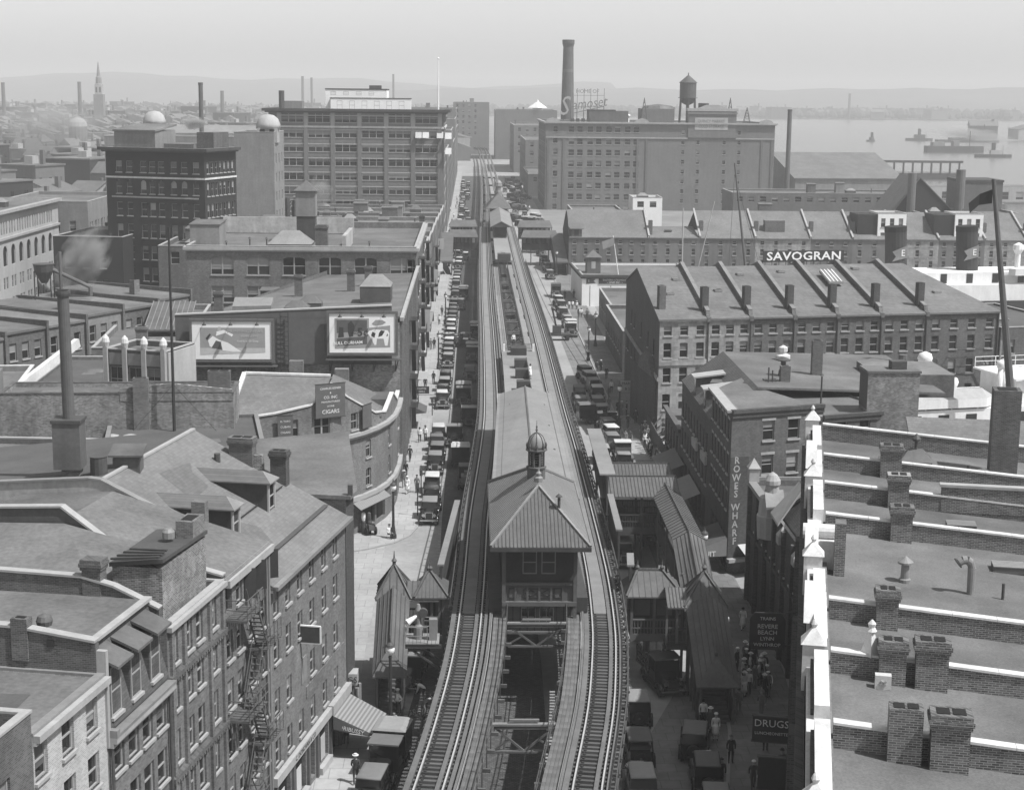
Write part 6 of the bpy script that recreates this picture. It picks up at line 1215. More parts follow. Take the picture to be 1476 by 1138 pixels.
# ================================================================ middle distance, left of the street
def rooftop(b, n, x0, x1, y0, y1, z, seed, m=('wood_dark', 'wall_grey', 'brick_mid')):
    R = random.Random(seed)
    for i in range(n):
        x, y = R.uniform(x0, x1), R.uniform(y0, y1); k = R.random()
        if k < .3: skylight(b, x, y, z, R.uniform(1.6, 3.4), R.uniform(1.6, 3), R.uniform(.3, 1.4), 0, R.choice(('metal_lite', 'metal_roof')))
        elif k < .55: hatch(b, x, y, z, R.uniform(1.8, 3.6), R.uniform(2, 3.5), R.uniform(1.8, 3.2), R.choice(m))
        elif k < .8: chimney(b, x, y, z, R.choice((.8, 1.1)), .8, R.choice((1.6, 2.2)), R.choice(('brick_mid', 'brick_dark')), 1)
        else: pipe(b, x, y, z, R.uniform(.8, 1.8), R.uniform(.1, .25), R.choice(('metal_dark', 'metal_roof')))
# dark tower
TA = RAD(-19); fo = []
for i, u in enumerate((1.9, 3.9, 6.6, 8.3, 10.0, 12.4, 14.4, 16.6)):
    for j, z in enumerate((4, 7.7, 11.4, 15.1, 18.8, 22.6)): fo.append((u, z, 1.1, 2.3, '11', 1 if j == 5 else 0))
    fo.append((u, 26.2, 1.2, 1.9, '11'))
ro = [(.8 + 1.5 * i, z, .9, 2.3, '11') for i in range(7) for z in (4, 7.7, 11.4, 15.1, 18.8, 22.4)] + [(.8 + 1.5 * i, 26.2, .9, 1.9, '11') for i in range(7)]
b = block('brick_tower', 'dark brick office tower with arched upper windows and jutting cornice', (-62.5, 281, 0), TA, 18.8, 11.5, 30.3, 'brick_far_dark', f=fo, r=ro, roof='tar', par=.7, far=1, cornice=(1.0, .5, 'wood_dark', 30.4))
MB().box(-.12, -.12, 25.2, 18.92, -.004, 25.5).box(18.804, -.12, 25.2, 18.92, 11.5, 25.5).build('string_course', 'stone_white', b); MB().box(1, -.1, 21.9, 17.6, -.004, 22.15).build('string_course', 'stone', b)
MB().box(.6, 2, 29.6, 8.5, 9, 33.2).build('roof_house', 'wall_grey', b); MB().slab([(.4, 1.8, 33.3), (8.7, 1.8, 33.3), (8.7, 9.2, 34.2), (.4, 9.2, 34.2)], .3).build('roof_house_roof', 'tar_lite', b); MB().box(14.8, 5, 29.6, 18, 10.5, 33.0).build('stair_house', 'brick_mid', b); MB().box(9, 4, 29.6, 14.7, 10, 31).build('low_house', 'tar_lite', b)
b = block('arcade_block', 'pale arcaded office block with arched bays receding at the left edge', (-92, 232, 0), RAD(-1.5), 14, 70, 20.2, 'wall_lite', r=[(1.5 + 4.4 * i, 11.0, 2.3, 3.4, 'open', 1) for i in range(15)] + [(1.2 + 4.4 * i + 1.5 * j, z, 1.0, 2.0, '11') for i in range(15) for j in (0, 1) for z in (7.2, 3.6)] + [(.9 + 4.4 * i + 1.35 * j, 16.2, .8, 2.2, '11') for i in range(15) for j in (0, 1, 2)], roof='tar', par=.6, far=2, cornice=(.8, .5, 'stone', 20.3))
MB().box(14.003, 0, 15.4, 14.35, 70, 15.8).build('string_course', 'stone', b); rooftop(b, 6, 1, 12, 8, 60, 19.6, 5)
b = block('arcade_annex', 'plainer grey block beyond the arcaded office block', (-88, 303, 0), 0, 17, 30, 19.5, 'wall_grey', r=[(1 + 1.7 * i + (.9 if i % 3 == 2 else 0), z, .9, 1.9, '11') for i in range(16) for z in (7, 10.4, 13.8)], f=[(1.5 + 3 * i, 14, 1.2, 2, '11') for i in range(5)], roof='tar', far=2)
b = block('sooty_block', 'sooty brick block half veiled by steam below the dark tower', (-70.5, 275, 0), RAD(-6), 12, 20, 15.6, 'brick_far_dark', f=[(2 + 3 * i, 10.3, 1.1, 1.7, '11') for i in range(3)] + [(1.4 + 3.4 * i, 6, 1.5, 2.4, '11', .5) for i in range(3)], roof='tar_dark', par=.4, far=1); rooftop(b, 4, 2, 10, 6, 16, 15.2, 9)
# long row with two storey fronts, running away to the right
b = thing('terrace_row', 'terrace of low brick fronts with dividing walls, left of the brick loft', 'building', (-59, 156, 0), RAD(62))
for i in range(8):
    u0, u1 = i * 6.4, i * 6.4 + 6.3; z = 13.2 + .22 * i + (.25 if i % 2 else 0)
    wall(b, (u0, 0), 0, 6.3, 0, z, [(.7 + 1.9 * j, z - 3.1, 1.05, 1.9, '11') for j in range(3)] + [(.7 + 1.9 * j, z - 6.4, 1.05, 1.9, '11') for j in range(3)], ('brick_mid', 'brick_light', 'wall_grey')[i % 3], far=1)
    MB().slab([(u0, -.2, z + .1), (u1, -.2, z + .1), (u1, 16, z + .5), (u0, 16, z + .5)], .25).build('roof', 'tar' if i % 2 else 'tar_lite', b)
    MB().box(u1 - .12, -.35, 4, u1 + .22, 16, z + .75).build('party_wall', 'brick_mid', b)
    if i % 2: chimney(b, u0 + 2, 5, z, 1.0, .8, 2, 'brick_light', 1, 0)
wall(b, (51.2, 0), math.pi / 2, 16, 0, 15, [], 'brick_mid')
# flat roofs, pinnacled front, bowed building at the left edge
b = block('pinnacle_house', 'small tiled front with white knobbed pinnacles and three tall windows', (-34.6, 152, 0), RAD(-17), 6.4, 6, 15.9, 'brick_dark', f=[(.55, 11.9, 1.4, 2.4, '22'), (2.5, 11.9, 1.4, 2.4, '22'), (4.4, 11.9, 1.4, 2.4, '22')], roof='tar_lite', par=.5, cop='stone')
for i in range(4):
    x = .2 + i * 2.0; o = MB().box(x - .22, -.25, 8.5, x + .22, .2, 16.2).build('pier', 'stone', b); MB().lathe([(.25, 16.2), (.38, 16.6), (.3, 17.0), (.05, 17.3)], 10, x, 0).build('pinnacle', 'stone_white', o)
MB().box(6.45, .2, 0, 6.6, 5.8, 15.8).build('rendered_side', 'wall_lite', b)
for i in range(3): MB().box(.55 + 1.95 * i, -.06, 14.5, 1.95 + 1.95 * i, .0, 15.6).build('tile_panel', 'wall_grey', b)
b = thing('bowed_corner', 'bow fronted brick building with pale balustrade at the left edge', 'building', (-47.5, 132, 0))
fp = [(-8, -1), (-4, -1.2), (-1, -.6), (.9, .8), (1.8, 3), (2, 6)]
for p, q_ in zip(fp, fp[1:]):
    L = math.dist(p, q_); a = math.atan2(q_[1] - p[1], q_[0] - p[0]); wall(b, p, a, L, 0, 13.2, [((L - .95) / 2, z, .95, 1.9, '11', .5 if z < 9 else 0) for z in (4.5, 7.4, 10.4)], 'brick_mid'); MB().box(0, -.35, 13.2, L, 0, 13.6).build('cornice', 'stone_white', b, (*p, 0), a); MB().box(0, -.1, 13.6, L, .1, 14.5).build('balustrade', 'brick_mid', b, (*p, 0), a); MB().box(0, -.15, 14.5, L, .15, 14.66).build('coping', 'stone_white', b, (*p, 0), a)
MB().prism(fp + [(2, 14), (-8, 14)], 13.0, 13.3).build('roof', 'tar', b)
b = block('tin_gable_house', 'jumble of low rendered houses with stepped pale parapets', (-52, 138.5, 0), RAD(8), 12, 16, 13.6, 'wall_grey', f=[(4, 10, 1, 1.8, '11'), (8, 10, 1, 1.8, '11')], roof='tar_lite', cop='stone_white', par=.5); MB().box(1.5, 3, 13, 4.3, 6, 16).build('roof_house', 'wall_lite', b); MB().box(8.4, 1, 12, 10.8, 4, 15.4).build('roof_house', 'wall_grey', b); MB().bar((12, 0, 13.8), (17, 8, 17), .5, .8).build('stepped_parapet', 'stone_white', b)
b = block('ribbed_roof_house', 'low house with ribbed tin roof against the brick loft', (-40.5, 172, 0), RAD(4), 9.5, 36, 12.8, 'brick_light', f=[(2, 9, 1.1, 1.8, '11')], r=[(2 + 4 * i, 9.0, 1.1, 1.8, '11') for i in range(8)], roof='tar', cop='stone'); chimney(b, 5.2, 1.2, 12.4, 1.2, .9, 2.6, 'brick_light', 1)
MB().slab([(4.0, 12, 13.0), (9.0, 12, 13.0), (9, 22, 15), (4.0, 22, 15)], .2).build('ribbed_roof', 'metal_roof', b); seams(b, (4, 12, 13.05), (9, 12, 13.05), (9, 22, 15.05), (4, 22, 15.05), 8, 'metal_lite', .1)
b = block('yard_house', 'plain brick house with a stepped flank beside the billboard wall', (-42, 152, 0), RAD(2), 8.4, 18, 12.2, 'brick_mid', f=[(4.6, 8.8, 1.2, 2.2, '11'), (6.6, 8.8, 1.1, 2.4, '11')], roof='tar_dark', cop='stone', par=.3)
t = thing('roof_hopper', 'iron dust hopper on legs with a slanting pipe, in steam', 'hopper', (-51.5, 196, 15)); t.scale = (.75, .75, .75); MB().lathe([(.5, 2.6), (1.5, 4.4), (1.7, 5.6), (1.8, 5.7)], 12).build('bin', 'metal_dark', t)
for x, y in ((-1.3, -1), (1.3, -1), (-1.3, 1), (1.3, 1)): MB().bar((x, y, 0), (x, y, 4.6), .16).build('leg', 'iron', t)
MB().tube((1.2, 0, 4.9), (7.0, 1.5, 1.8), .32).build('pipe', 'metal_roof', t); MB().tube((7.0, 1.5, 1.9), (7.0, 1.5, .4), .34).build('pipe_end', 'metal_roof', t); MB().tube((2.6, .2, 0), (2.6, .2, 7.6), .28).build('stack', 'metal_roof', t)
# roofs between the loft and the big office
RNG = random.Random(4)
for k, (y, x0, h_, m_) in enumerate(((260, -50, 15.5, 'brick_mid'), (282, -46, 14.6, 'brick_light'), (306, -47, 14.0, 'brick_mid'), (330, -52, 13.4, 'brick_light'), (356, -48, 12.4, 'brick_mid'), (384, -52, 11.5, 'brick_light'), (410, -50, 10.6, 'brick_mid'))):
    b = block('commercial_block', 'flat roofed brick block crowded with roof huts, %s behind the brick loft' % ('first', 'second', 'third', 'fourth', 'fifth', 'sixth', 'last')[k], (x0, y, 0), 0, -7.2 - x0, 20 if k < 2 else 23, h_, m_, f=[(2 + 4.6 * i, h_ - 2.9, 1.4, 2, '11') for i in range(8)], r=[(1.5 + 3 * i, z, 1.3, 1.9, '11') for i in range(6) for z in (3.4, 6.6, 9.6) if z < h_ - 2.2], roof='tar' if k % 2 else 'tar_lite', par=.7, far=2, group='blocks behind the brick loft')
    rooftop(b, 11, 4, -9 - x0, 2, 18, h_ - .7, 20 + k)
    MB().box(-7.2 - x0 + .01, 1, 2.8, -7.2 - x0 + .9, 19, 3.0).build('street_canopy', 'canvas', b)
t = thing('roof_stacks', 'cluster of twin iron stacks and a slanting duct on the roofs', 'duct', (-29.5, 262.5, 15)); MB().tube((0, 0, 0), (0, 0, 8.2), .4).build('stack', 'metal_dark', t); MB().tube((1.1, .2, 0), (1.1, .2, 7.8), .4).build('stack', 'metal_dark', t); MB().lathe([(.6, 1), (1.4, 2.6), (1.6, 4.2)], 12, -.9, 0).build('hopper', 'metal_dark', t); MB().tube((1.6, 0, 4), (5, .5, 2.4), .35).build('duct', 'metal_roof', t)
t = thing('water_tank_house', 'boarded roof tank house with pyramid lid behind the brick loft', 'tank house', (-23.4, 232, 19.6)); MB().box(-1.4, -1.4, 3.0, 1.4, 1.4, 6.6).build('tank', 'wall_grey', t); MB().box(-1.3, -1.3, -.5, 1.3, 1.3, 3.0).build('base', 'wood_dark', t); MB().add([(-1.7, -1.7, 6.6), (1.7, -1.7, 6.6), (1.7, 1.7, 6.6), (-1.7, 1.7, 6.6), (0, 0, 8.0)], [(0, 1, 4), (1, 2, 4), (2, 3, 4), (3, 0, 4)]).build('lid', 'metal_roof', t)
# big office block with the flagpole
fo = []
for i in range(6):
    for j in range(9): fo.append((3.4 + 7.1 * i, 32.0 - 3.72 * j - (0 if j == 0 else .25), 5.7, 2.35, 'trip'))
fo += [(44.6, 32.0 - 3.72 * j, 1.2, 2.2, '11') for j in range(9)]
b = block('office_block', 'big eight storey office block with triple windows and white penthouse', (-53.7, 436, 0), 0, 46.5, 34, 35.3, 'brick_far', f=fo, r=[(2 + 4.5 * i, 32 - 3.72 * j, 2.4, 2.2, 'pair') for i in range(7) for j in range(9)], roof='tar', par=.5, far=1, cornice=(1.6, .7, 'wood_dark', 35.6), blindp=.8)
MB().box(-.2, -.2, 30.6, 46.7, -.006, 31.1).box(46.506, -.2, 30.6, 46.8, 34, 31.1).build('string_course', 'stone_white', b)
for i in range(7): x = 2.2 + 7.1 * i; MB().box(x, -.3, 2, x + 1.1, -.004, 30.6).build('pier', 'brick_far', b); MB().box(x, -.2, 31.1, x + 1.1, -.004, 34.6).build('pier', 'stone', b)
for i in range(9): MB().box(3, -.1, 4.2 + 3.72 * i - .3, 45, -.005, 4.2 + 3.72 * i).build('sill_course', 'wall_lite', b)
o = MB().box(14.6, 6, 34.8, 31, 18, 40.6).build('penthouse', 'white', b); MB().box(14.5, 5.9, 40.602, 31.1, 18.1, 40.9).build('penthouse_roof', 'wood_dark', o)
o2 = MB().box(16.2, 3, 34.8, 37.6, 5.9, 38.3).build('penthouse', 'white', b); MB().box(16, 2.9, 38.302, 37.7, 5.95, 38.5).build('penthouse_roof', 'wood_dark', o2)
for i in range(6): obj('window', wmesh(1.4, 2.3, '11')[4][0], o2, (17.9 + 3.3 * i, 2.96, 35.4), 0)
for i in range(4): obj('window', wmesh(1.4, .9, '11')[4][1], o, (16 + 3.4 * i, 5.96, 39.2), 0)
MB().box(3.5, 4, 34.8, 8.6, 9, 37.5).build('stair_house', 'wall_grey', b); MB().tube((3.2, 3, 34.8), (3.2, 3, 40.2), .75).build('iron_stack', 'metal_dark', b); MB().box(26.2, 8, 40.9, 29.4, 11, 41.8).build('ventilator', 'metal_dark', b)
for i, (u, z) in enumerate(((38.9, 28.2), (40.8, 28.2), (44.6, 28.2), (46.8, 28.0), (46.8, 24))): MB().slab([(u, -1.4, z), (u + 1.7, -1.4, z), (u + 1.7, 0, z + 1.6), (u, 0, z + 1.6)], .06).build('window_awning', 'canvas_lite', b)
t = thing('tall_flagpole', 'tall white flagpole on the roof of the big office block', 'flagpole', (-8.8, 440, 35.3)); MB().tube((0, 0, 0), (0, 0, 13.5), .22, .1).build('pole', 'white', t); MB().lathe([(.2, 13.5), (.25, 13.75), (.05, 14)], 8).build('ball', 'white', t)
# blank grey block with white domed water tanks
b = block('domed_block', 'blank grey block with a white domed tank house on its roof', (-49.8, 345, 0), RAD(-2), 8.4, 14, 31.5, 'wall_grey', r=[(2 + 4 * i, z, 1.3, 2, '11') for i in range(3) for z in (9, 13, 17, 21, 25)], roof='tar', par=.3, far=2)
for k, (x, y, z) in enumerate(((-43.0, 348.5, 31.3), (-71.5, 372, 31.5))):
    t = thing('domed_tank_house', 'white domed tank house on the %s' % ('blank grey block' if k == 0 else 'roofs above the dark tower'), 'tank house', (x, y, z)); MB().box(-2.1, -2.1, -2, 2.1, 2.1, 1.0).build('drum', 'stone', t); MB().lathe([(2.6, .9), (2.55, 1.8), (2.1, 3.0), (1.2, 3.7), (.1, 3.9)], 16).build('dome', 'wall_lite', t, smooth=True)
    for s in (-1, 1): MB().box(s * 1.0 - .5, -2.18, -.4, s * 1.0 + .5, -2.11, .8).build('opening', 'black', t)
block('grey_rear_block', 'long plain block carrying the left domed tank house', (-82, 368, 0), 0, 32, 30, 29.8, 'wall_grey', roof='tar', par=.3, far=2)
for k, (px, pyt, y, r_, lab) in enumerate(((289, 119, 420, .55, 'thin dark iron chimney rising above the dark tower roof'), (404, 129, 436.5, .1, ''), (4, 119, 1500, 1.6, 'hazy far chimney at the left edge'), (114, 118, 1600, 1.7, 'hazy far chimney left of the church spire'), (320, 131, 1500, 1.6, 'hazy stub of a far chimney right of the iron one'), (436, 110, 2200, 1.7, 'hazy twin far chimney over the big office roof'), (449, 112, 2200, 1.5, 'slim hazy far chimney beside its twin'), (567, 107, 2300, 1.4, 'slim hazy far chimney left of the flagpole'), (1225, 135, 2900, 2.2, 'hazy far chimney across the harbour'))):
    if not lab: continue
    p = AY(px, pyt, y); t = thing('far_chimney', lab, 'chimney', (p.x, p.y, 0)); MB().tube((0, 0, 0), (0, 0, p.z), r_ * 1.15, r_, 10).build('shaft', 'smoke_stack', t); MB().lathe([(r_ * 1.1, p.z - .6), (r_ * 1.15, p.z)], 10).build('rim', 'smoke_stack', t)
b = block('gas_shed', 'long pale gable shed beyond the dark tower', (-112, 520, 0), RAD(-6), 46, 40, 20, 'wall_grey', roof=None, par=0, far=2); gable_roof(b, 0, 0, 46, 40, 20, 29, 'metal_lite', 'x', .5, .3, 'wall_grey')
o = MB().exz([(30, 20), (42, 20), (36, 26)], -1, 6).build('cross_gable', 'wall_grey', b); MB().box(35, -1.1, 21, 37.5, -1.02, 23.5).build('loft_door', 'black', o)
t = thing('church_spire', 'slender hazy church steeple on the left skyline', 'church', (*AY(143, 140, 1400).xy, 0)); z0 = 0
MB().box(-4, -4, 0, 4, 4, 36).build('tower', 'wall_grey', t); MB().box(-3, -3, 36, 3, 3, 44).build('belfry', 'wall_lite', t); MB().lathe([(3.4, 44), (2.6, 45), (2.4, 50), (1.6, 51), (.2, 63)], 8).build('spire', 'wall_grey', t)
for s in (-1, 1): MB().box(s * 1.5 - .7, -3.05, 37.5, s * 1.5 + .7, -3.01, 42).build('belfry_opening', 'black', t)
MB().box(-8, 8, 0, 8, 40, 18).build('nave', 'brick_far', t)
t = thing('far_dome', 'low hazy dome on a drum among the far roofs', 'dome', (*AY(112, 175, 900).xy, 0)); MB().lathe([(5, 0), (5, 20)], 16).build('drum', 'brick_far', t); MB().lathe([(5.2, 20), (4.7, 22.4), (3.2, 24), (1.2, 24.8), (.1, 25)], 16).build('shell', 'wall_lite', t)
# ================================================================ cold storage warehouse and what stands on it
fo = [(5.2 + i * 4.05 + j * 0, z, 1.8, 2.0, '11') for i in range(0) for j in (0,) for z in ()]
cols = []
for g in range(4): cols += [8.0 + g * 6.55, 11.0 + g * 6.55]
fo = [(u, 27.0 - 3.83 * j - (0 if j == 0 else .4), 2.0, 2.1, '22') for u in cols if u < 31 for j in range(8)] + [(2.6, 27.0 - 3.83 * j, 1.6, 2, '11') for j in range(8)]
fo += [(u, 26.5 - 3.4 * j, 1.1, 1.5, '11') for u in (47.5, 52.8, 62.0, 67.2) for j in range(9) if 26.5 - 3.4 * j > 1]
b = block('cold_storage', 'huge brick cold storage warehouse with blank walls and stone trim', (26, 570, 0), RAD(0), 80.2, 60, 30.4, 'brick_far', f=fo, l=[(4 + 6 * i, 27 - 3.83 * j, 2, 2, '22') for i in range(9) for j in range(8)], roof='tar', par=.6, far=1, cornice=(.8, .5, 'stone', 30.6), blindp=.4)
for x0, x1 in ((0, 31.5), (31.5, 49.6), (66.5, 80.2)): MB().box(x0, -.3, 25.0, x1, -.006, 25.4).build('string_course', 'stone', b)
for x in (.6, 6.0, 31.8, 35.0, 75.4, 79.0): MB().box(x, -.25, 0, x + .7, -.005, 25).build('pier', 'brick_far_mid', b)
o = MB().box(49.7, -.4, 25.5, 66.5, 3, 34.6).build('raised_parapet', 'brick_far', b); MB().box(49.2, -1.0, 34.602, 67, 3.4, 35.6).box(49.4, -.7, 33.6, 66.8, -.405, 34.3).build('parapet_cornice', 'stone', o); MB().box(52, -.5, 28.2, 63.5, -.41, 32.4).build('painted_panel', 'wall_lite', o); MB().exz([(53, 35.6), (63, 35.6), (60, 36.8), (56, 36.8)], -.3, .6).build('crest', 'stone', o)
text(o, 'QUINCY MARKET', 1.5, (57.7, -.55, 31.2), (math.pi / 2, 0, 0), 'wall_grey', .01, .8); text(o, 'COLD STORAGE', 1.5, (57.7, -.55, 29.4), (math.pi / 2, 0, 0), 'wall_grey', .01, .8)
for x in (1.5, 32.5, 76): MB().exz([(x - 1.5, 30.6), (x + 3.5, 30.6), (x + 3.0, 31.4), (x + 1, 32.0), (x - 1, 31.4)], -.6, .4).build('crest', 'stone', b)
MB().box(15.5, 8, 29.8, 29.5, 18, 34.3).build('roof_house', 'brick_far_mid', b); MB().box(15.4, 7.9, 34.302, 25, 18.1, 34.7).build('roof_house_roof', 'wood_dark', b); MB().box(34.5, 10, 29.8, 46, 24, 35.2).build('roof_house', 'brick_far', b); MB().lathe([(6, 35.2), (5, 36.2), (.5, 36.8)], 8, 41, 17).build('roof_house_roof', 'metal_roof', b)
for i in range(4): MB().box(9 + i * 1.9, 6, 29.8, 10.2 + i * 1.9, 7.2, 31.6).build('roof_box', 'wood_dark', b)
for k, x in enumerate((10, 17)): MB().lathe([(1.4, 29.8), (1.4, 32.5), (2, 32.6), (.2, 33.6)], 10, x + 13, 24).build('white_cowl', 'white', b)
t = thing('water_tower', 'dark conical roofed water tank on a steel frame above the cold storage', 'water tower', (78.2, 592, 31))
MB().lathe([(.3, 5.4), (2.0, 6.2), (2.9, 7.6), (3.0, 8.2), (3.0, 13.4)], 18).build('tank', 'metal_dark', t, smooth=False); MB().lathe([(3.25, 13.4), (3.2, 13.6), (.15, 16.2)], 18).build('roof', 'metal_dark', t); MB().lathe([(.12, 16.1), (.25, 16.5), (.04, 17.1)], 8).build('finial', 'metal_dark', t); MB().lathe([(3.5, 8.0), (3.5, 8.2)], 18).build('gallery', 'metal_dark', t)
for i in range(6): a = math.pi * (i + .5) / 3; MB().bar((3.3 * math.cos(a), 3.3 * math.sin(a), -1), (2.9 * math.cos(a), 2.9 * math.sin(a), 8), .3).build('leg', 'metal_dark', t)
MB().tube((0, 0, -1), (0, 0, 6), .55).build('riser', 'metal_dark', t)
for k, (dx, r_, z) in enumerate(((-12.2 * .5, 1.2, 4.6), (10.0 * .55, 1.9, 6.2))):
    t = thing('roof_tank', 'small round tank %s of the water tower' % ('left' if k == 0 else 'right'), 'tank', (78.2 + dx, 590, 31)); MB().lathe([(r_, 0), (r_, z), (r_ * .9, z + .1)], 14).build('tank', 'metal_dark', t); MB().lathe([(r_ * 1.05, z - .4), (r_ * 1.05, z - .2)], 14).build('hoop', 'iron', t)
t = thing('sky_sign', 'open skeleton script sign on the cold storage roof', 'sign', (33, 585, 30.6)); mb = MB()
for i in range(7): mb.bar((i * 2.4, .4, 0), (i * 2.4, .4, 11.5), .14).bar((i * 2.4, .4, 0), (i * 2.4, 3.5, 0), .12).bar((i * 2.4, 3.5, 0), (i * 2.4, .4, 8), .1)
for z in (1, 5, 9): mb.bar((0, .4, z), (14.4, .4, z), .1)
mb.build('frame', 'metal_roof', t); text(t, 'HOME OF', 1.9, (8.4, 0, 10.4), (math.pi / 2, 0, 0), 'wall_grey', .05); text(t, 'S', 9.5, (0, 0, 5.0), (math.pi / 2, 0, 0), 'wall_lite', .05, .8, shear=.25); text(t, 'amoset', 5.0, (9.0, 0, 6.2), (math.pi / 2, -.12, 0), 'wall_grey', .05, .85, shear=.3); MB().bar((3, 0, 2.6), (14.2, 0, 5.2), .25, .3).build('flourish', 'wall_grey', t)
t = thing('tall_brick_stack', 'tall tapered brick chimney with flared top behind the cold storage', 'chimney', (*AY(818, 150, 640).xy, 0)); MB().lathe([(3.2, 0), (2.6, 30), (2.0, 57.5), (2.0, 58.0), (2.35, 59.2), (2.4, 60.6), (2.2, 60.7)], 18).build('shaft', 'smoke_stack', t); MB().lathe([(2.2, 46), (2.2, 49.5)], 18).build('band', 'brick_far', t)
t = thing('slim_stack', 'slim plain round chimney right of the cold storage', 'chimney', (*AY(1135, 250, 545).xy, 0)); MB().tube((0, 0, 0), (0, 0, 35.6), .85, .72, 14).build('shaft', 'smoke_stack', t); MB().lathe([(.8, 35.2), (.82, 35.7)], 14).build('rim', 'metal_dark', t)
for k, (px, py) in enumerate(((929, 141), (1053, 141), (1077, 155))):
    p = AY(px, py, 576); t = thing('lattice_mast', 'small tapering lattice mast on the cold storage roof, %s' % ('left of the water tower', 'right of the water tower', 'nearest the right corner')[k], 'mast', (p.x, 576, 30.4)); mb = MB(); hh = p.z - 30.4
    for s in ((-1.2, -1.2), (1.2, -1.2), (1.2, 1.2), (-1.2, 1.2)): mb.bar((s[0], s[1], 0), (0, 0, hh), .14)
    for i in range(5): e = 1.2 * (1 - i / 5.5); z = hh * i / 5.5; mb.bar((-e, -e, z), (e * .8, -e * .8, z + hh / 6), .1).bar((e, -e, z), (-e * .8, -e * .8, z + hh / 6), .1)
    mb.build('frame', 'metal_roof', t)
# behind the far wharf row
for k, (x, y, w_, d_, h_, m_, lab) in enumerate(((44, 440, 8, 12, 12.6, 'white', 'small white front peeping over the far wharf row'), (76, 470, 50, 20, 12.4, 'brick_far_mid', 'wide low factory below the blank cold storage wall'), (130, 470, 26, 26, 9.6, 'wall_grey', 'pale low shed right of the wide factory'), (116, 410, 26, 24, 10.8, 'wall_grey', 'grey flat shed behind the far wharf row'), (60, 410, 34, 16, 9.8, 'wall_lite', 'low row of small pale fronts behind the slate roofs'), (28, 440, 14, 30, 8.5, 'brick_mid', 'small dark block at the street end of the far wharf row'))):
    b = block('wharf_building', lab, (x, y, 0), 0, w_, d_, h_, m_, f=[(1.2 + 3.4 * i, h_ - 2.6, 1.8, 1.6, '11') for i in range(int((w_ - 1) / 3.4))], roof='tar', par=.5, far=2); rooftop(b, max(1, w_ // 9), 2, w_ - 2, 3, d_ - 3, h_ - .5, 60 + k)
b = block('pier_shed', 'large grey pitched pier shed right of the slim chimney', (118, 590, 0), RAD(4), 40, 70, 11, 'wall_grey', roof=None, par=0, far=2); gable_roof(b, 0, 0, 40, 70, 11, 19, 'slate_x', 'x', .6, .3, 'wall_grey')
b = block('pier_shed', 'long low white trimmed pier shed beside the open harbour', (160, 640, 0), RAD(2), 90, 16, 5.5, 'wall_lite', roof='tar_lite', par=.2, far=2, f=[(3 + 6 * i, .5, 3, 3, '11') for i in range(14)])
b = block('landing_stage', 'open timber coal wharf with posts standing in the harbour', (196, 830, -1), RAD(0), 56, 14, 3, 'wood_dark', roof='tar', par=.1, far=2)
for i in range(12): MB().box(1 + i * 4.8, -.5, 3, 1.8 + i * 4.8, .3, 9).build('post', 'wood_dark', b)
MB().box(0, -.6, 8.2, 56, .5, 9.4).build('beam', 'wood_dark', b)
b = thing('gable_works', 'dark gabled works with two broad round chimneys', 'building', (110, 425, 0)); MB().box(0, 0, 0, 19, 20, 9).build('wall', 'brick_far_dark', b); gable_roof(b, 0, 0, 19, 20, 9, 19.5, 'slate', 'y', .3, .3, 'brick_far_dark', .42)
for x, r_, z in ((5.6, 1.15, 20.6), (18.4, 1.3, 21.6)): MB().tube((x, -1, 0), (x, -1, z), r_, r_ * .95, 14).build('round_chimney', 'brick_far_mid', b)
MB().box(21, 6, 0, 32, 20, 18).build('side_block', 'brick_far_mid', b); MB().box(20.9, 5.8, 18.0, 32.2, 20.2, 18.6).build('side_cornice', 'wood_dark', b)
# ================================================================ down the street
for k, (x, y, w_, d_, h_, m_) in enumerate(((-26, 475, 19, 40, 24, 'brick_far'), (-24, 520, 17, 50, 20, 'brick_far_mid'), (-27, 575, 20, 60, 27, 'brick_far'), (-26, 640, 19, 60, 21, 'brick_far_mid'), (-30, 705, 23, 70, 29, 'brick_far'), (-28, 780, 21, 70, 24, 'brick_far_mid'), (-34, 855, 26, 60, 32, 'brick_far'), (-40, 920, 30, 80, 28, 'brick_far_mid'))):
    b = block('street_block', 'hazy block lining the far left of the street, %s from the office block' % ('first', 'second', 'third', 'fourth', 'fifth', 'sixth', 'seventh', 'eighth')[k], (x, y, 0), 0, w_, d_, h_, m_, f=[(1.5 + 3 * i, h_ - 3 - 3.6 * j, 1.4, 2, '11') for i in range(5) for j in range(3)], r=[(2 + 4.4 * i, 3.5 + 3.6 * j, 1.6, 2.1, '11') for i in range(int(d_ / 4.6)) for j in range(int(h_ / 4))], roof='tar', far=2, group='hazy blocks down the left of the street'); rooftop(b, 4, 2, w_ - 2, 3, d_ - 3, h_ - .6, 90 + k)
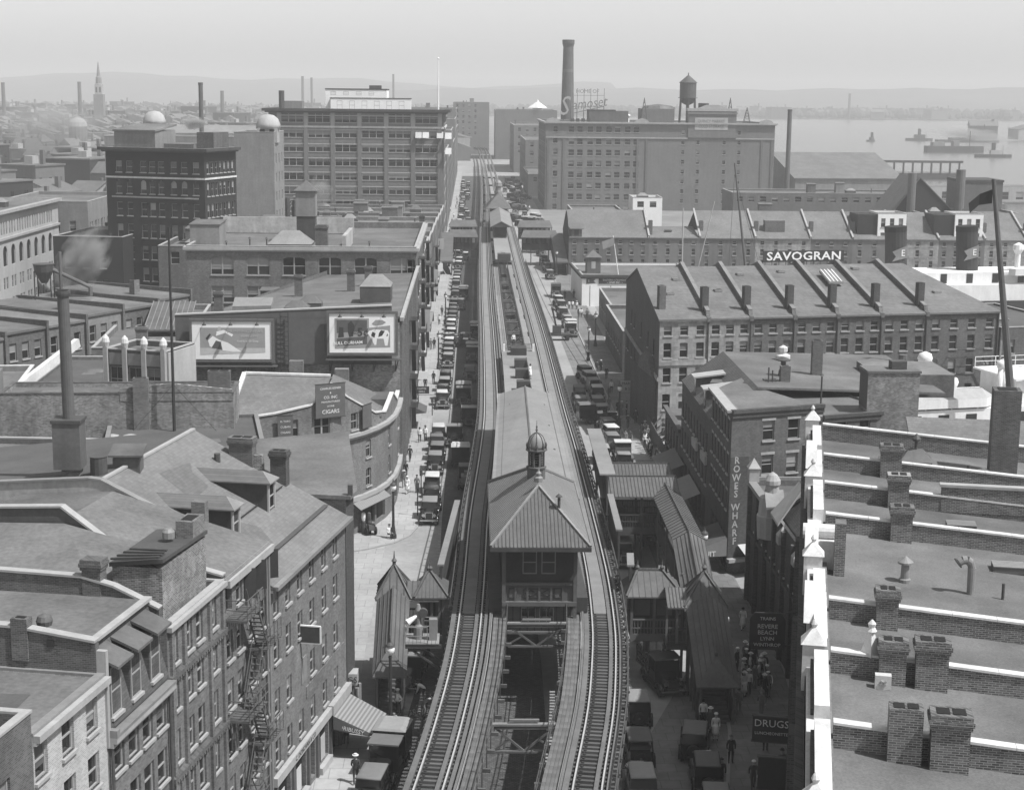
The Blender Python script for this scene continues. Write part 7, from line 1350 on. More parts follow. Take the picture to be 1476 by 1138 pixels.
for k, (x, y, w_, d_, h_, m_) in enumerate(((22.5, 640, 24, 60, 9, 'brick_far_mid'), (24, 720, 30, 80, 20, 'brick_far'), (15, 1010, 38, 60, 30, 'brick_far_mid'), (22, 840, 26, 90, 24, 'brick_far'), (-12, 1090, 24, 50, 34, 'brick_far'))):
    b = block('street_block', 'hazy block closing the far right of the street, %s beyond the cold storage' % ('first', 'second', 'fourth', 'third', 'last')[k], (x, y, 0), 0, w_, d_, h_, m_, f=[(2 + 4 * i, h_ - 3 - 3.6 * j, 1.6, 2, '11') for i in range(int(w_ / 5)) for j in range(max(1, int(h_ / 5)))] if k != 2 else [], l=[(3 + 5 * i, 4 + 3.6 * j, 1.6, 2, '11') for i in range(int(d_ / 6)) for j in range(int(h_ / 4.4))], roof='tar', far=2, group='hazy blocks down the right of the street'); rooftop(b, 3, 2, w_ - 2, 3, d_ - 3, h_ - .6, 110 + k)
t = thing('roof_cupola', 'white pyramid roof ventilator on the blank far street block', 'ventilator', (41, 1014, 30)); MB().box(-3, -3, 0, 3, 3, 1.5).build('drum', 'wall_lite', t); MB().lathe([(6, 1.5), (1, 5), (.2, 6.5)], 4).build('cap', 'white', t)
# ================================================================ the far town: countable houses, alike at that distance
def house(kind):
    h_ = thing('far_house', 'x', 'house'); m_ = ('brick_far', 'brick_far_mid', 'wall_grey', 'wall_lite', 'brick_far_dark', 'brick_far')[kind]
    W, Dp, Hh = ((9, 14, 12), (12, 10, 10), (8, 16, 14), (16, 12, 9), (22, 16, 16), (14, 14, 13))[kind]
    MB().box(-W/2, -Dp/2, 0, W/2, Dp/2, Hh).build('wall', m_, h_)
    if kind in (0, 1, 3): gable_roof(h_, -W/2, -Dp/2, W/2, Dp/2, Hh, Hh + 3.6, ('slate', 'slate_x', 'x', 'slate')[kind], 'y' if kind != 1 else 'x', .3, .25, m_)
    else: MB().box(-W/2 - .3, -Dp/2 - .3, Hh, W/2 + .3, Dp/2 + .3, Hh + .5).build('roof', 'tar' if kind != 4 else 'tar_lite', h_); MB().box(-1.5, -1, Hh + .5, 1.5, 2, Hh + 2.8).build('roof_hut', 'wall_lite', h_)
    MB().box(W * .3, -1, Hh, W * .3 + 1.2, .2, Hh + 4.6).build('chimney', 'brick_far_mid', h_)
    n = int(W / 2.6)
    for j in range(int(Hh / 3.4)):
        for i in range(n): obj('window', FWIN, h_, (-W/2 + (i + .5) * W / n, -Dp/2 - .03, 1.5 + 3.3 * j))
        for i in range(3): obj('window', FWIN, h_, (W/2 + .03, -Dp/2 + (i + .5) * Dp / 3, 1.5 + 3.3 * j), math.pi / 2)
    return h_
FWIN = MB().box(-.6, -.03, 0, .6, .03, 1.7).mesh('window', 'glass')
protos = [house(k) for k in range(6)]; usedp = [0] * 6; RNG = random.Random(77); cnt = 0
def put_house(x, y, sc, zs, rot, label, group):
    global cnt
    k = RNG.randrange(6); o = protos[k] if not usedp[k] else None
    if o is None:
        o = protos[k].copy(); COL.objects.link(o)
        for ch in KIDS.get(protos[k], ()):
            if ch.name.startswith('window') and y > 1000: continue
            c = ch.copy(); COL.objects.link(c); c.parent = o
    usedp[k] = 1; o.location = (x, y, 0); o.rotation_euler = (0, 0, rot); o.scale = (sc, sc, zs); o['label'] = label; o['group'] = group; cnt += 1
y = 470
while y < 2700:                            # left half of the view, in streets that recede
    px = -30 + RNG.uniform(0, 12)
    stepm = 14.5 + (y - 470) * .02
    while True:
        x = (px - 679) / 2330 * y
        if px > 640: break
        if not (y < 560 and -125 < x) and not (x > -62 and y < 1000 and y > 430) and x < -44 - (y > 1000) * -20:
            zs = RNG.uniform(.75, 1.15) * (1 if y < 1500 else 1.25)
            put_house(x, y + RNG.uniform(-4, 4), RNG.uniform(.9, 1.2) * (1 if y < 900 else 1.45), zs, RNG.choice((-.4, -.38, 1.15, 1.2)) + RNG.uniform(-.04, .04),
                      'hazy house of the roof-crowded old town behind the dark tower' if y < 950 else 'faint low house of the distant town under the left hills', 'old town houses' if y < 950 else 'distant town houses')
        px += (stepm * RNG.uniform(.95, 1.5)) * 2330 / y
    y += (22 if y < 900 else 56) * RNG.uniform(.9, 1.3) + (y - 470) * .055
for i in range(46):                        # the east shore and the far bank
    if i < 16: x, y = RNG.uniform(470, 760), RNG.uniform(1250, 1700)
    else:
        y = RNG.uniform(3020, 3300); x = RNG.uniform(380, 1400)
    put_house(x, y, RNG.uniform(1.6, 2.6), RNG.uniform(1.0, 1.5), RNG.uniform(-.3, .3), 'shed or house on the low harbour shore opposite' if i < 16 else 'tiny faint house on the far harbour bank', 'east shore sheds' if i < 16 else 'far bank houses')
mb = MB(); R = random.Random(12)           # the rest of the far town, past counting
for i in range(2600):
    y = 950 + 1850 * R.random() ** 1.3; x = -y * R.uniform(-.0, .31) - 20; w_, d_, h_ = R.uniform(8, 22), R.uniform(8, 18), R.uniform(5, 13) + y * .002
    mb.box(x, y, 0, x + w_, y + d_, h_, R.choice((0, 0, 1, 2)))
    if R.random() < .6: mb.exz([(x - .3, h_), (x + w_ + .3, h_), (x + w_ / 2, h_ + R.uniform(2, 4))], y, y + d_, 3)
    if R.random() < .5: mb.box(x + w_ * .2, y, h_, x + w_ * .2 + 1.3, y + 1.3, h_ + R.uniform(2, 5), 1)
o = tag(mb.build('far_town', ['brick_far', 'brick_far_mid', 'wall_lite', 'tar_lite']), 'faint mass of crowded roofs beneath the left hills', 'town'); o['kind'] = 'stuff'
# trees of the far bank: one mass
mb = MB(); R = random.Random(3)
for i in range(900):
    y = R.uniform(3050, 3500); x = R.uniform(-200, 1500); r_ = R.uniform(5, 11); mb.lathe([(r_ * .5, 0), (r_, r_ * .7), (r_ * .8, r_ * 1.3), (r_ * .2, r_ * 1.8)], 5, x, y)
o = tag(mb.build('far_trees', 'foliage'), 'faint line of trees along the far harbour bank', 'trees'); o['kind'] = 'stuff'
def hill(name, prof, y, th):
    n = len(prof); vs = []
    for px, py in prof:
        p = AY(px, py, y); vs.append(p)
    mb = MB(); k = len(vs); R = random.Random(len(prof))
    fr = [(v.x, v.y - th, -2) for v in vs]; md = [(v.x, v.y - th * .4, v.z * .6) for v in vs]; bk = [(v.x * 1.1, v.y + th, -2) for v in vs]
    mb.add(fr + md + [tuple(v) for v in vs] + bk, [(r_ * k + i, r_ * k + i + 1, (r_ + 1) * k + i + 1, (r_ + 1) * k + i) for r_ in range(3) for i in range(k - 1)])
    return struct(mb.build(name, 'hill'))
hill('hills', [(-120 + i * 40, 108 + 4 * math.sin(i * .7) + (0 if i < 10 else min(14, (i - 10) * 1.6)) + 1.2 * math.sin(i * 2.3)) for i in range(26)], 5600, 900)
hill('hills', [(560 + i * 40, 130 - 3 * math.sin(i * .25) - (i > 12) * min(5, (i - 12)) + 1.5 * math.sin(i * 1.9)) for i in range(27)], 4900, 700)
# ================================================================ boats
def boat(name, label, px, py, L, hd, parts, rot=0):
    p = G(px, py, -1.2); t = thing(name, label, 'boat', (p.x, p.y, -1.2), rot, None); w_ = L * .2
    hull = [(-L/2, -w_/2), (L*.3, -w_/2), (L/2, 0), (L*.3, w_/2), (-L/2, w_/2)]
    MB().prism(hull, -.3, hd).build('hull', 'hull_dark', t)
    for x0, x1, z0, z1, m_ in parts: MB().box(x0 * L, -w_ * .35, hd + z0, x1 * L, w_ * .35, hd + z1).build('deckhouse' if z1 - z0 < 4 else 'funnel', m_, t)
    MB().tube((L * .25, 0, hd), (L * .25, 0, hd + L * .25), L * .006).build('mast', 'iron', t); return t
boat('steam_tug', 'small steam tug trailing white smoke across the harbour', 1432, 227, 26, 2.2, ((-.1, .2, 0, 3, 'wall_lite'), (-.05, .02, 3, 8, 'hull_dark')))
boat('freighter', 'dark two masted freighter crossing the harbour', 1376, 220, 46, 5.0, ((-.4, -.2, 0, 3, 'wall_grey'), (-.05, .05, 0, 4, 'wall_grey')), RAD(4))
boat('tug_boat', 'distant dark tug lying off the east shore', 1325, 203, 26, 2.5, ((-.2, .2, 0, 3.5, 'wood_dark'), (-.05, .03, 3.5, 9, 'hull_dark')))
boat('small_boat', 'tiny steam launch alone in the middle of the harbour', 1256, 204, 15, 1.6, ((-.2, .2, 0, 2.4, 'wood_dark'), (0, .1, 2.4, 7, 'hull_dark')), RAD(50))
boat('barge', 'low dark barge moored beneath the east shore', 1395, 205, 60, 2.2, ((-.3, .1, 0, 2, 'wood_dark'),))
# ================================================================ steamers in the docks
t = thing('docked_steamer', 'white steamer with two dark funnels docked between the wharf rows', 'ship', (86.5, 290, -1), RAD(10))
MB().prism([(-40, -7), (34, -7), (46, 0), (34, 7), (-40, 7)], 0, 5.5).build('hull', 'hull_dark', t); MB().prism([(-36, -6.4), (36, -6.4), (40, 0), (36, 6.4), (-36, 6.4)], 5.5, 8.4).build('upper_deck', 'ship_white', t); MB().box(-20, -4.5, 8.4, 24, 4.5, 10.4).build('deckhouse', 'ship_white', t)
for x in (-10, 3.8):
    f_ = MB().tube((x, 0, 9), (x - .6, 0, 18.3), 1.95, 1.95, 18).build('funnel', 'hull_dark', t); MB().tube((x - .55, 0, 17.4), (x - .6, 0, 18.35), 2.0, 2.0, 18).build('funnel_band', 'black', f_)
    MB().poly([(x - 1.9, -2.02, 12.2), (x + 1.0, -2.02, 12.9), (x + .95, -2.02, 15.1), (x - 1.9, -2.02, 14.0), (x - 1.2, -2.02, 13.1)]).build('pennant', 'wall_grey', f_); text(f_, 'E', 1.6, (x + .15, -2.06, 13.7), (math.pi / 2, 0, 0), 'white', .005)
for i, x in enumerate((12.5, 14.5, 20, 26)): MB().tube((x, -2, 9.6), (x, -2, 13.4), .5, .5, 10).lathe([(.5, 13.4), (1.0, 14.2), (.9, 15.0), (.2, 15.4)], 10, x, -2).build('cowl_vent', 'ship_white', t)
for i in range(9): obj('porthole', FWIN, t, (-18 + i * 5, -4.55, 8.5))
for x in (13, 27): MB().prism([(x - 3.5, -7), (x + 3.5, -7), (x + 4.3, -6), (x + 3.5, -5), (x - 3.5, -5), (x - 4.3, -6)], 10, 11.2).build('lifeboat', 'ship_white', t)
t = thing('ferry_steamer', 'gleaming white steamer with large cowl vents moored behind the wharf building', 'ship', (56, 170, -1), RAD(14))
MB().prism([(-16, -6), (30, -6), (36, 0), (30, 6), (-16, 6), (-20, 0)], 0, 6.6).build('hull', 'hull_dark', t); MB().prism([(-15, -5.8), (30, -5.8), (34, 0), (30, 5.8), (-15, 5.8), (-19, 0)], 6.602, 9.4).build('boat_deck', 'ship_white', t)
MB().box(1, -3.6, 9.4, 26, 3.6, 11.8).build('deckhouse', 'ship_white', t); MB().box(.4, -4.2, 11.802, 27, 4.2, 12.0).build('house_top', 'ship_white', t); MB().slab([(5, -2.8, 12.2), (16, -2.8, 12.2), (16, -.4, 13.0), (5, -.4, 13.0)], .3).build('skylight', 'ship_white', t)
for i in range(5): MB().box(6 + i * 2, -2.4, 12.56, 7.2 + i * 2, -1.2, 12.9).build('skylight_pane', 'blind', t)
for i in range(6): obj('cabin_window', FWIN, t, (3.5 + i * 3.8, -3.65, 9.8))
def cowl(x, y, z, h_, r_):
    o = MB().tube((x, y, z), (x, y, z + h_), r_ * .62, r_ * .55, 12).lathe([(r_ * .55, z + h_), (r_ * .8, z + h_ + r_ * .5), (r_, z + h_ + r_ * 1.1), (r_ * .8, z + h_ + r_ * 1.7), (r_ * .1, z + h_ + r_ * 2.0)], 14, x, y).build('cowl_vent', 'ship_white', t, smooth=True)
cowl(-8, 0, 9.4, 3.6, .8); cowl(.2, -2.4, 9.4, 3.4, .6); cowl(-1.0, -3.4, 9.4, 3.6, .5); cowl(10.5, 2, 12, 2.0, .6); cowl(12.5, 2.4, 12, 2.2, .65); cowl(-4, 1, 9.0, 1.2, .7)
for i in range(14): MB().box(-14 + i * 3, -5.84, 9.402, -13.9 + i * 3, -5.76, 10.3).build('stanchion', 'ship_white', t)
for i in range(12): obj('cabin_window', FWIN, t, (-12 + i * 3.2, -5.84, 7.2))
MB().bar((1, 0, 12), (1, 0, 15.5), .18).build('pole', 'wall_grey', t); MB().box(16, -2.5, 12.002, 22, 2.5, 14).build('wheelhouse', 'ship_white', t)
for x, y in ((-10.6, 0), (-6.8, 1), (6.5, 2.6), (9.2, 2.8), (2.5, -5), (5.4, -5)): MB().tube((x, y, 9.0), (x, y, 13.4), .22, .22, 8).tube((x, y, 13.4), (x - .5, y - .2, 13.6), .22, .3, 8).build('vent_pipe', 'ship_white', t)
for x0 in (-8, 13):
    lb = MB().prism([(x0 - 5, -6), (x0 + 4, -6), (x0 + 5.5, -4.8), (x0 + 4, -3.6), (x0 - 5, -3.6), (x0 - 6, -4.8)], 9.6, 10.5).build('lifeboat', 'ship_white', t); MB().add([(x0 - 5, -6, 10.5), (x0 + 4, -6, 10.5), (x0 + 5.5, -4.8, 10.5), (x0 + 4, -3.6, 10.5), (x0 - 5, -3.6, 10.5), (x0 - 6, -4.8, 10.5), (x0 - 4, -4.8, 11.4), (x0 + 4, -4.8, 11.4)], [(0, 1, 7, 6), (1, 2, 7), (2, 3, 7), (3, 4, 6, 7), (4, 5, 6), (5, 0, 6)]).build('boat_cover', 'wall_lite', lb)
mb = MB()
for z in (12.6, 13.1): mb.bar((.5, 4, z), (26, 4, z), .06).bar((.5, -4, z), (4, -4, z), .06)
for i in range(11): mb.bar((.5 + i * 2.5, 4, 12), (.5 + i * 2.5, 4, 13.1), .06)
mb.build('railing', 'ship_white', t)
t = thing('shingled_shed', 'shingled lean-to roof with a small dormer in front of the white steamer', 'building', (33.5, 112, 0), RAD(-10)); MB().box(0, 0, 0, 18, 22, 8.5).build('wall', 'brick_mid', t); MB().slab([(-.3, -.3, 8.4), (18, -.3, 8.4), (18, 22, 13.4), (-.3, 22, 13.4)], .25).build('roof', 'slate_x', t); MB().box(4.6, 7.5, 9, 5.8, 8.6, 12.6).build('chimney', 'brick_dark', t)
o = MB().box(9, 6, 9, 11.5, 10, 11.3).build('dormer', 'brick_dark', t); MB().slab([(8.7, 5.6, 11.4), (11.8, 5.6, 11.4), (11.8, 12, 12), (8.7, 12, 12)], .15).build('dormer_roof', 'metal_roof', o)
for k, (a, c, ya, yb_, r0_, r1_, m_, lab) in enumerate((((1432, 258), (1458, 530), 160, 160, .2, .42, 'smoke_stack', 'thick dark ship mast with a fluttering flag at the right'), ((1059, 235), (1076, 378), 285, 285, .14, .26, 'smoke_stack', 'dark leaning ship mast behind the roof sign'), ((985, 300), (983, 382), 285, 285, .1, .16, 'wall_lite', 'pale upright mast left of the dark leaning one'), ((1030, 290), (1003, 385), 285, 285, .08, .1, 'wall_lite', 'thin pale leaning derrick boom'))):
    p, q_ = AY(*a, ya), AY(*c, yb_); t = thing('ship_mast', lab, 'mast', (q_.x, q_.y, q_.z - 2)); v_ = p - q_; MB().tube((0, 0, 0), tuple(v_ + Vector((0, 0, 2))), r1_, r0_, 10).build('pole', m_, t)
    if k == 0: MB().add([(v_.x, 0, v_.z + 1), (v_.x - 1.2, .2, v_.z + .5), (v_.x - 2.4, -.2, v_.z - .4), (v_.x - 2.2, -.1, v_.z - 1.4), (v_.x - 1.2, .3, v_.z - .6), (v_.x, 0, v_.z - .4)], [(0, 1, 4, 5), (1, 2, 3, 4)]).build('flag', 'cloth_dark', t)
    if k == 1:
        for dx in (-3.2, 2.8): MB().bar((v_.x * .98, 0, v_.z), (dx, 0, 0), .05).build('stay', 'iron', t)
# ================================================================ smoke and haze
def smoke(name, label, loc, sc, dens, rotz=0, tilt=0, scale=2.2, thr=.45, col=.9):
    m = bpy.data.materials.new(name); m.use_nodes = True; n = m.node_tree; n.nodes.remove(n.nodes['Principled BSDF']); out = n.nodes['Material Output']
    pv = n.nodes.new('ShaderNodeVolumePrincipled'); pv.inputs['Color'].default_value = (col, col, col, 1); pv.inputs['Anisotropy'].default_value = .2
    tc = n.nodes.new('ShaderNodeTexCoord'); ln = n.nodes.new('ShaderNodeVectorMath'); ln.operation = 'LENGTH'; n.links.new(tc.outputs['Object'], ln.inputs[0])
    nz = n.nodes.new('ShaderNodeTexNoise'); nz.inputs['Scale'].default_value = scale; nz.inputs['Detail'].default_value = 5; n.links.new(tc.outputs['Object'], nz.inputs['Vector'])
    a = n.nodes.new('ShaderNodeMath'); a.operation = 'SUBTRACT'; n.links.new(nz.outputs['Fac'], a.inputs[0]); b_ = n.nodes.new('ShaderNodeMath'); b_.operation = 'MULTIPLY'; b_.inputs[1].default_value = .55; n.links.new(ln.outputs['Value'], b_.inputs[0]); n.links.new(b_.outputs[0], a.inputs[1])
    c = n.nodes.new('ShaderNodeMath'); c.operation = 'MULTIPLY'; c.use_clamp = False; c.inputs[1].default_value = dens * 4; n.links.new(a.outputs[0], c.inputs[0]); d = n.nodes.new('ShaderNodeMath'); d.operation = 'MAXIMUM'; d.inputs[1].default_value = 0; n.links.new(c.outputs[0], d.inputs[0])
    n.links.new(d.outputs[0], pv.inputs['Density']); n.links.new(pv.outputs[0], out.inputs['Volume']); M[name] = m
    me = MB().lathe([(.15, -.98), (.6, -.8), (.92, -.4), (1, 0), (.92, .4), (.6, .8), (.15, .98)], 12).mesh('smoke', [name])
    o = obj('smoke', me, None, loc, (0, tilt, rotz), sc); tag(o, label, 'smoke'); return o
smoke('steam_a', 'pale steam drifting up before the sooty block', (-47.5, 199, 19.5), (3.2, 2.4, 5.2), .55, 0, RAD(38))
smoke('steam_b', 'small bright steam puff at the foot of the iron chimney', (-66, 392, 32.4), (3.6, 2.4, 1.8), .9)
p = G(1400, 200, 6); smoke('steam_c', 'long white smoke plume trailed by the steam tug', (p.x, p.y, 9), (7, 8, 46), .12, 0, RAD(-84))
smoke('steam_d', 'wide smoky veil over the old town roofs', (-165, 640, 26), (24, 14, 12), .05)
smoke('steam_e', 'thin white steam before the office block', (-39.5, 425, 14), (4, 3, 5), .2)
hz = bpy.data.materials.new('haze'); hz.use_nodes = True; n = hz.node_tree; n.nodes.remove(n.nodes['Principled BSDF']); pv = n.nodes.new('ShaderNodeVolumePrincipled')
pv.inputs['Color'].default_value = (.97, .97, .97, 1); pv.inputs['Density'].default_value = 3.3e-4; pv.inputs['Anisotropy'].default_value = 0.0
n.links.new(pv.outputs[0], n.nodes['Material Output'].inputs['Volume']); M['haze'] = hz
o = tag(MB().box(-7600, -320, -3.5, 7600, 9300, 130).build('haze', 'haze'), 'pale summer haze filling the air over the town', 'haze'); o['kind'] = 'stuff'
# ================================================================ motor cars (front towards -y)
def arc(mb, x0, x1, yc, zc, r, a0, a1, th=.045, n=7, mi=0):
    pts = [(yc + r * math.cos(a0 + (a1 - a0) * i / n), zc + r * math.sin(a0 + (a1 - a0) * i / n)) for i in range(n + 1)]
    pin = [(yc + (r - th) * math.cos(a0 + (a1 - a0) * i / n), zc + (r - th) * math.sin(a0 + (a1 - a0) * i / n)) for i in range(n + 1)]
    vs = [(x, y, z) for x in (x0, x1) for y, z in pts + pin]; m_ = len(pts)
    fs = []
    for i in range(n):
        fs += [(i, i + 1, 2*m_ + i + 1, 2*m_ + i), (m_ + i, m_ + i + 1, 3*m_ + i + 1, 3*m_ + i), (i, i + 1, m_ + i + 1, m_ + i), (2*m_ + i, 2*m_ + i + 1, 3*m_ + i + 1, 3*m_ + i)]
    return mb.add(vs, fs, mi)
TY = MB().lathe([(.24, -.07), (.36, -.075), (.37, 0), (.36, .075), (.24, .07)], 16).mesh('tyre', 'tyre', True)
RIMM = MB().lathe([(.06, -.1), (.08, -.06), (.235, -.05), (.235, .05), (.08, .06), (.06, .1)], 12)
for i in range(6): RIMM.bar((0, 0, 0), (.22 * math.cos(i * 1.047), .22 * math.sin(i * 1.047), 0), .03)
RIM = RIMM.mesh('rim', 'metal_roof')
CARW = {}
def car(kind, paint='car_black', top='canvas'):
    t = thing('motor_car' if kind in ('sedan', 'touring', 'coupe') else 'motor_truck', 'x', 'car' if kind in ('sedan', 'touring', 'coupe') else 'truck')
    big = 1.12 if kind in ('truck', 'van', 'flat') else 1.0; W = .78 * big; wb0, wb1 = -1.35 * big, 1.35 * big; R_ = .37
    def part(name, mb, m_, smooth=False, parent=None): return mb.build(name, m_, parent or t, (0, 0, 0), 0, smooth)
    for x in (-W + .06, W - .06):
        for y in (wb0, wb1):
            w_ = obj('wheel', TY, t, (x, y, R_), (0, math.pi / 2, 0)); obj('rim', RIM, w_)
    part('chassis', MB().box(-.42, wb0 - .4, .35, .42, wb1 + .5, .52).bar((-W + .1, wb0, .37), (W - .1, wb0, .37), .1).bar((-W + .1, wb1, .37), (W - .1, wb1, .37), .1), 'iron')
    for s in (-1, 1):
        a = s * (W + .08); c = s * (W - .24)
        mb = MB(); arc(mb, min(a, c), max(a, c), wb0, R_, .5, RAD(-25) + math.pi * 0 + RAD(20), RAD(205)); part('fender', mb, paint, True)
        mb = MB(); arc(mb, min(a, c), max(a, c), wb1, R_, .5, RAD(-20), RAD(185)); part('fender', mb, paint, True)
        part('running_board', MB().box(min(a, c), wb0 + .45, .36, max(a, c), wb1 - .45, .42), 'iron')
        part('headlight', MB().tube((s * .48 * big, wb0 - .42, .92), (s * .48 * big, wb0 - .2, .92), .15, .08, 12), 'chrome')
    hw0, hw1 = .33 * big, .48 * big; y0, y1 = wb0 - .3, wb0 + .95
    part('bonnet', MB().add([(-hw0, y0, .55), (hw0, y0, .55), (hw0, y0, 1.08), (hw0 * .55, y0, 1.2), (-hw0 * .55, y0, 1.2), (-hw0, y0, 1.08), (-hw1, y1, .55), (hw1, y1, .55), (hw1, y1, 1.16), (hw1 * .55, y1, 1.3), (-hw1 * .55, y1, 1.3), (-hw1, y1, 1.16)],
        [(0, 1, 2, 3, 4, 5), (6, 7, 8, 9, 10, 11)] + [(i, (i + 1) % 6, 6 + (i + 1) % 6, 6 + i) for i in range(6)]), paint)
    part('radiator', MB().box(-hw0 - .03, y0 - .09, .55, hw0 + .03, y0 - .002, 1.2).box(-hw0 + .04, y0 - .1, .62, hw0 - .04, y0 - .091, 1.12), 'chrome')
    part('grille', MB().box(-hw0 + .04, y0 - .11, .6, hw0 - .04, y0 - .101, 1.13), 'iron')
    part('bumper', MB().box(-W - .02, wb0 - .72, .48, W + .02, wb0 - .66, .6).bar((-.4, wb0 - .66, .5), (-.4, wb0 - .3, .5), .05).bar((.4, wb0 - .66, .5), (.4, wb0 - .3, .5), .05), 'chrome')
    if kind in ('sedan', 'touring', 'coupe'):
        yb_, ye = wb0 + .95, wb1 + (.55 if kind != 'coupe' else -.1); cw = W - .06
        part('body', MB().add([(-hw1, yb_, .52), (hw1, yb_, .52), (cw, yb_ + .25, .52), (cw, ye - .1, .52), (cw * .8, ye + .08, .52), (-cw * .8, ye + .08, .52), (-cw, ye - .1, .52), (-cw, yb_ + .25, .52),
            (-hw1, yb_, 1.22), (hw1, yb_, 1.22), (cw, yb_ + .25, 1.2), (cw, ye - .1, 1.2), (cw * .8, ye + .08, 1.2), (-cw * .8, ye + .08, 1.2), (-cw, ye - .1, 1.2), (-cw, yb_ + .25, 1.2)],
            [tuple(range(8))[::-1], tuple(range(8, 16))] + [(i, (i + 1) % 8, 8 + (i + 1) % 8, 8 + i) for i in range(8)]), paint)
        if kind == 'coupe': part('boot', MB().add([(-cw * .9, ye, .55), (cw * .9, ye, .55), (cw * .7, wb1 + .6, .55), (-cw * .7, wb1 + .6, .55), (-cw * .9, ye, 1.15), (cw * .9, ye, 1.15), (cw * .6, wb1 + .5, .85), (-cw * .6, wb1 + .5, .85)], [(0, 1, 2, 3), (4, 5, 6, 7), (0, 1, 5, 4), (1, 2, 6, 5), (2, 3, 7, 6), (3, 0, 4, 7)]), paint)
        ws, we, tz = yb_ + .22, ye - .12, 1.74
        if kind != 'touring':
            part('windows', MB().add([(-cw + .04, ws, 1.2), (cw - .04, ws, 1.2), (cw - .04, we + .1, 1.2), (-cw + .04, we + .1, 1.2), (-cw + .12, ws + .12, tz), (cw - .12, ws + .12, tz), (cw - .12, we, tz), (-cw + .12, we, tz)], [(0, 1, 5, 4), (1, 2, 6, 5), (2, 3, 7, 6), (3, 0, 4, 7)]), 'glass')
        for x in (-1, 1):
            for y in ((ws + .06, ws + .85, ws + 1.5, we) if kind == 'sedan' else (ws + .06, we)):
                part('pillar', MB().bar((x * (cw - .05), y, 1.19), (x * (cw - .11), y, tz + .01), .08, .1), paint)
        if kind == 'sedan': part('rear_panel', MB().add([(-cw + .02, we + .12, 1.19), (cw - .02, we + .12, 1.19), (cw - .1, we + .02, tz), (-cw + .1, we + .02, tz), (-cw + .02, we - .3, 1.19), (cw - .02, we - .3, 1.19), (cw - .1, we - .3, tz), (-cw + .1, we - .3, tz)], [(0, 1, 2, 3), (0, 4, 7, 3), (1, 5, 6, 2), (3, 2, 6, 7)]), paint)
        if kind == 'touring': part('windscreen', MB().box(-cw + .08, ws - .02, 1.2, cw - .08, ws, tz - .1), 'glass'); [part('seat', MB().box(-cw + .15, e, 1.0, cw - .15, e + .25, 1.42), 'cloth_mid') for e in (ws + .7, we - .35)]
        rs = .14; q = [(ws - .1, tz), (we + .12, tz)]
        part('roof', MB().add([(-cw + .03, ws - .12, tz), (cw - .03, ws - .12, tz), (cw - .03, we + .1, tz), (-cw + .03, we + .1, tz), (-cw + .1, ws, tz + .08), (cw - .1, ws, tz + .08), (cw - .1, we, tz + .08), (-cw + .1, we, tz + .08), (-cw + .3, ws + .25, tz + .12), (cw - .3, ws + .25, tz + .12), (cw - .3, we - .2, tz + .12), (-cw + .3, we - .2, tz + .12)],
            [(3, 2, 1, 0)] + [(i, (i + 1) % 4, 4 + (i + 1) % 4, 4 + i) for i in range(4)] + [(4 + i, 4 + (i + 1) % 4, 8 + (i + 1) % 4, 8 + i) for i in range(4)] + [(8, 9, 10, 11)]), top, True)
        sp = obj('spare_wheel', TY, t, (0, wb1 + .62 + (.12 if kind == 'coupe' else .1), .85), (math.pi / 2 * .92, 0, 0)); obj('rim', RIM, sp)
        part('tail_lamp', MB().box(-.6, wb1 + .55, .7, -.5, wb1 + .62, .8), 'chrome')
    else:
        yb_ = wb0 + .95; cw = W - .05
        part('cab', MB().box(-cw, yb_, .55, cw, yb_ + 1.3, 1.25).box(-cw, yb_ + 1.2, 1.25, cw, yb_ + 1.3, 2.05), paint)
        part('windscreen', MB().box(-cw + .08, yb_ + .05, 1.25, cw - .08, yb_ + .07, 1.95), 'glass')
        for x in (-1, 1): part('pillar', MB().bar((x * (cw - .05), yb_ + .08, 1.25), (x * (cw - .05), yb_ + .08, 2.05), .09), paint)
        part('roof', MB().box(-cw - .05, yb_ - .15, 2.052, cw + .05, yb_ + 1.35, 2.14), top)
        by0, by1 = yb_ + 1.4, wb1 + 1.2
        if kind == 'van':
            part('body', MB().box(-cw - .08, by0, .7, cw + .08, by1, 2.3), paint); part('body_roof', MB().add([(-cw - .14, by0 - .1, 2.302), (cw + .14, by0 - .1, 2.302), (cw + .14, by1 + .06, 2.302), (-cw - .14, by1 + .06, 2.302), (-cw + .2, by0, 2.42), (cw - .2, by0, 2.42), (cw - .2, by1, 2.42), (-cw + .2, by1, 2.42)], [(0, 1, 5, 4), (1, 2, 6, 5), (2, 3, 7, 6), (3, 0, 4, 7), (4, 5, 6, 7)]), top)
            part('rear_door', MB().box(-cw + .1, by1, .8, -.03, by1 + .03, 2.1).box(.03, by1, .8, cw - .1, by1 + .03, 2.1), paint)
        elif kind == 'truck':
            part('bed', MB().box(-cw - .12, by0, .8, cw + .12, by1 + .3, .95), 'wood_panel')
            for x in (-1, 1):
                for k in range(3): part('stake_rail', MB().box(x * (cw + .06) - .04, by0, 1.05 + .32 * k, x * (cw + .06) + .04, by1 + .25, 1.22 + .32 * k), 'wood_panel')
                for k in range(4): part('stake', MB().bar((x * (cw + .1), by0 + .1 + k * (by1 - by0) / 3, .9), (x * (cw + .1), by0 + .1 + k * (by1 - by0) / 3, 2.0), .08), 'wood_dark')
            part('load', MB().box(-cw + .1, by0 + .2, .95, cw - .2, by1 - .2, 1.5).box(-cw + .3, by0 + .5, 1.5, cw - .5, by1 - .9, 1.85), 'canvas')
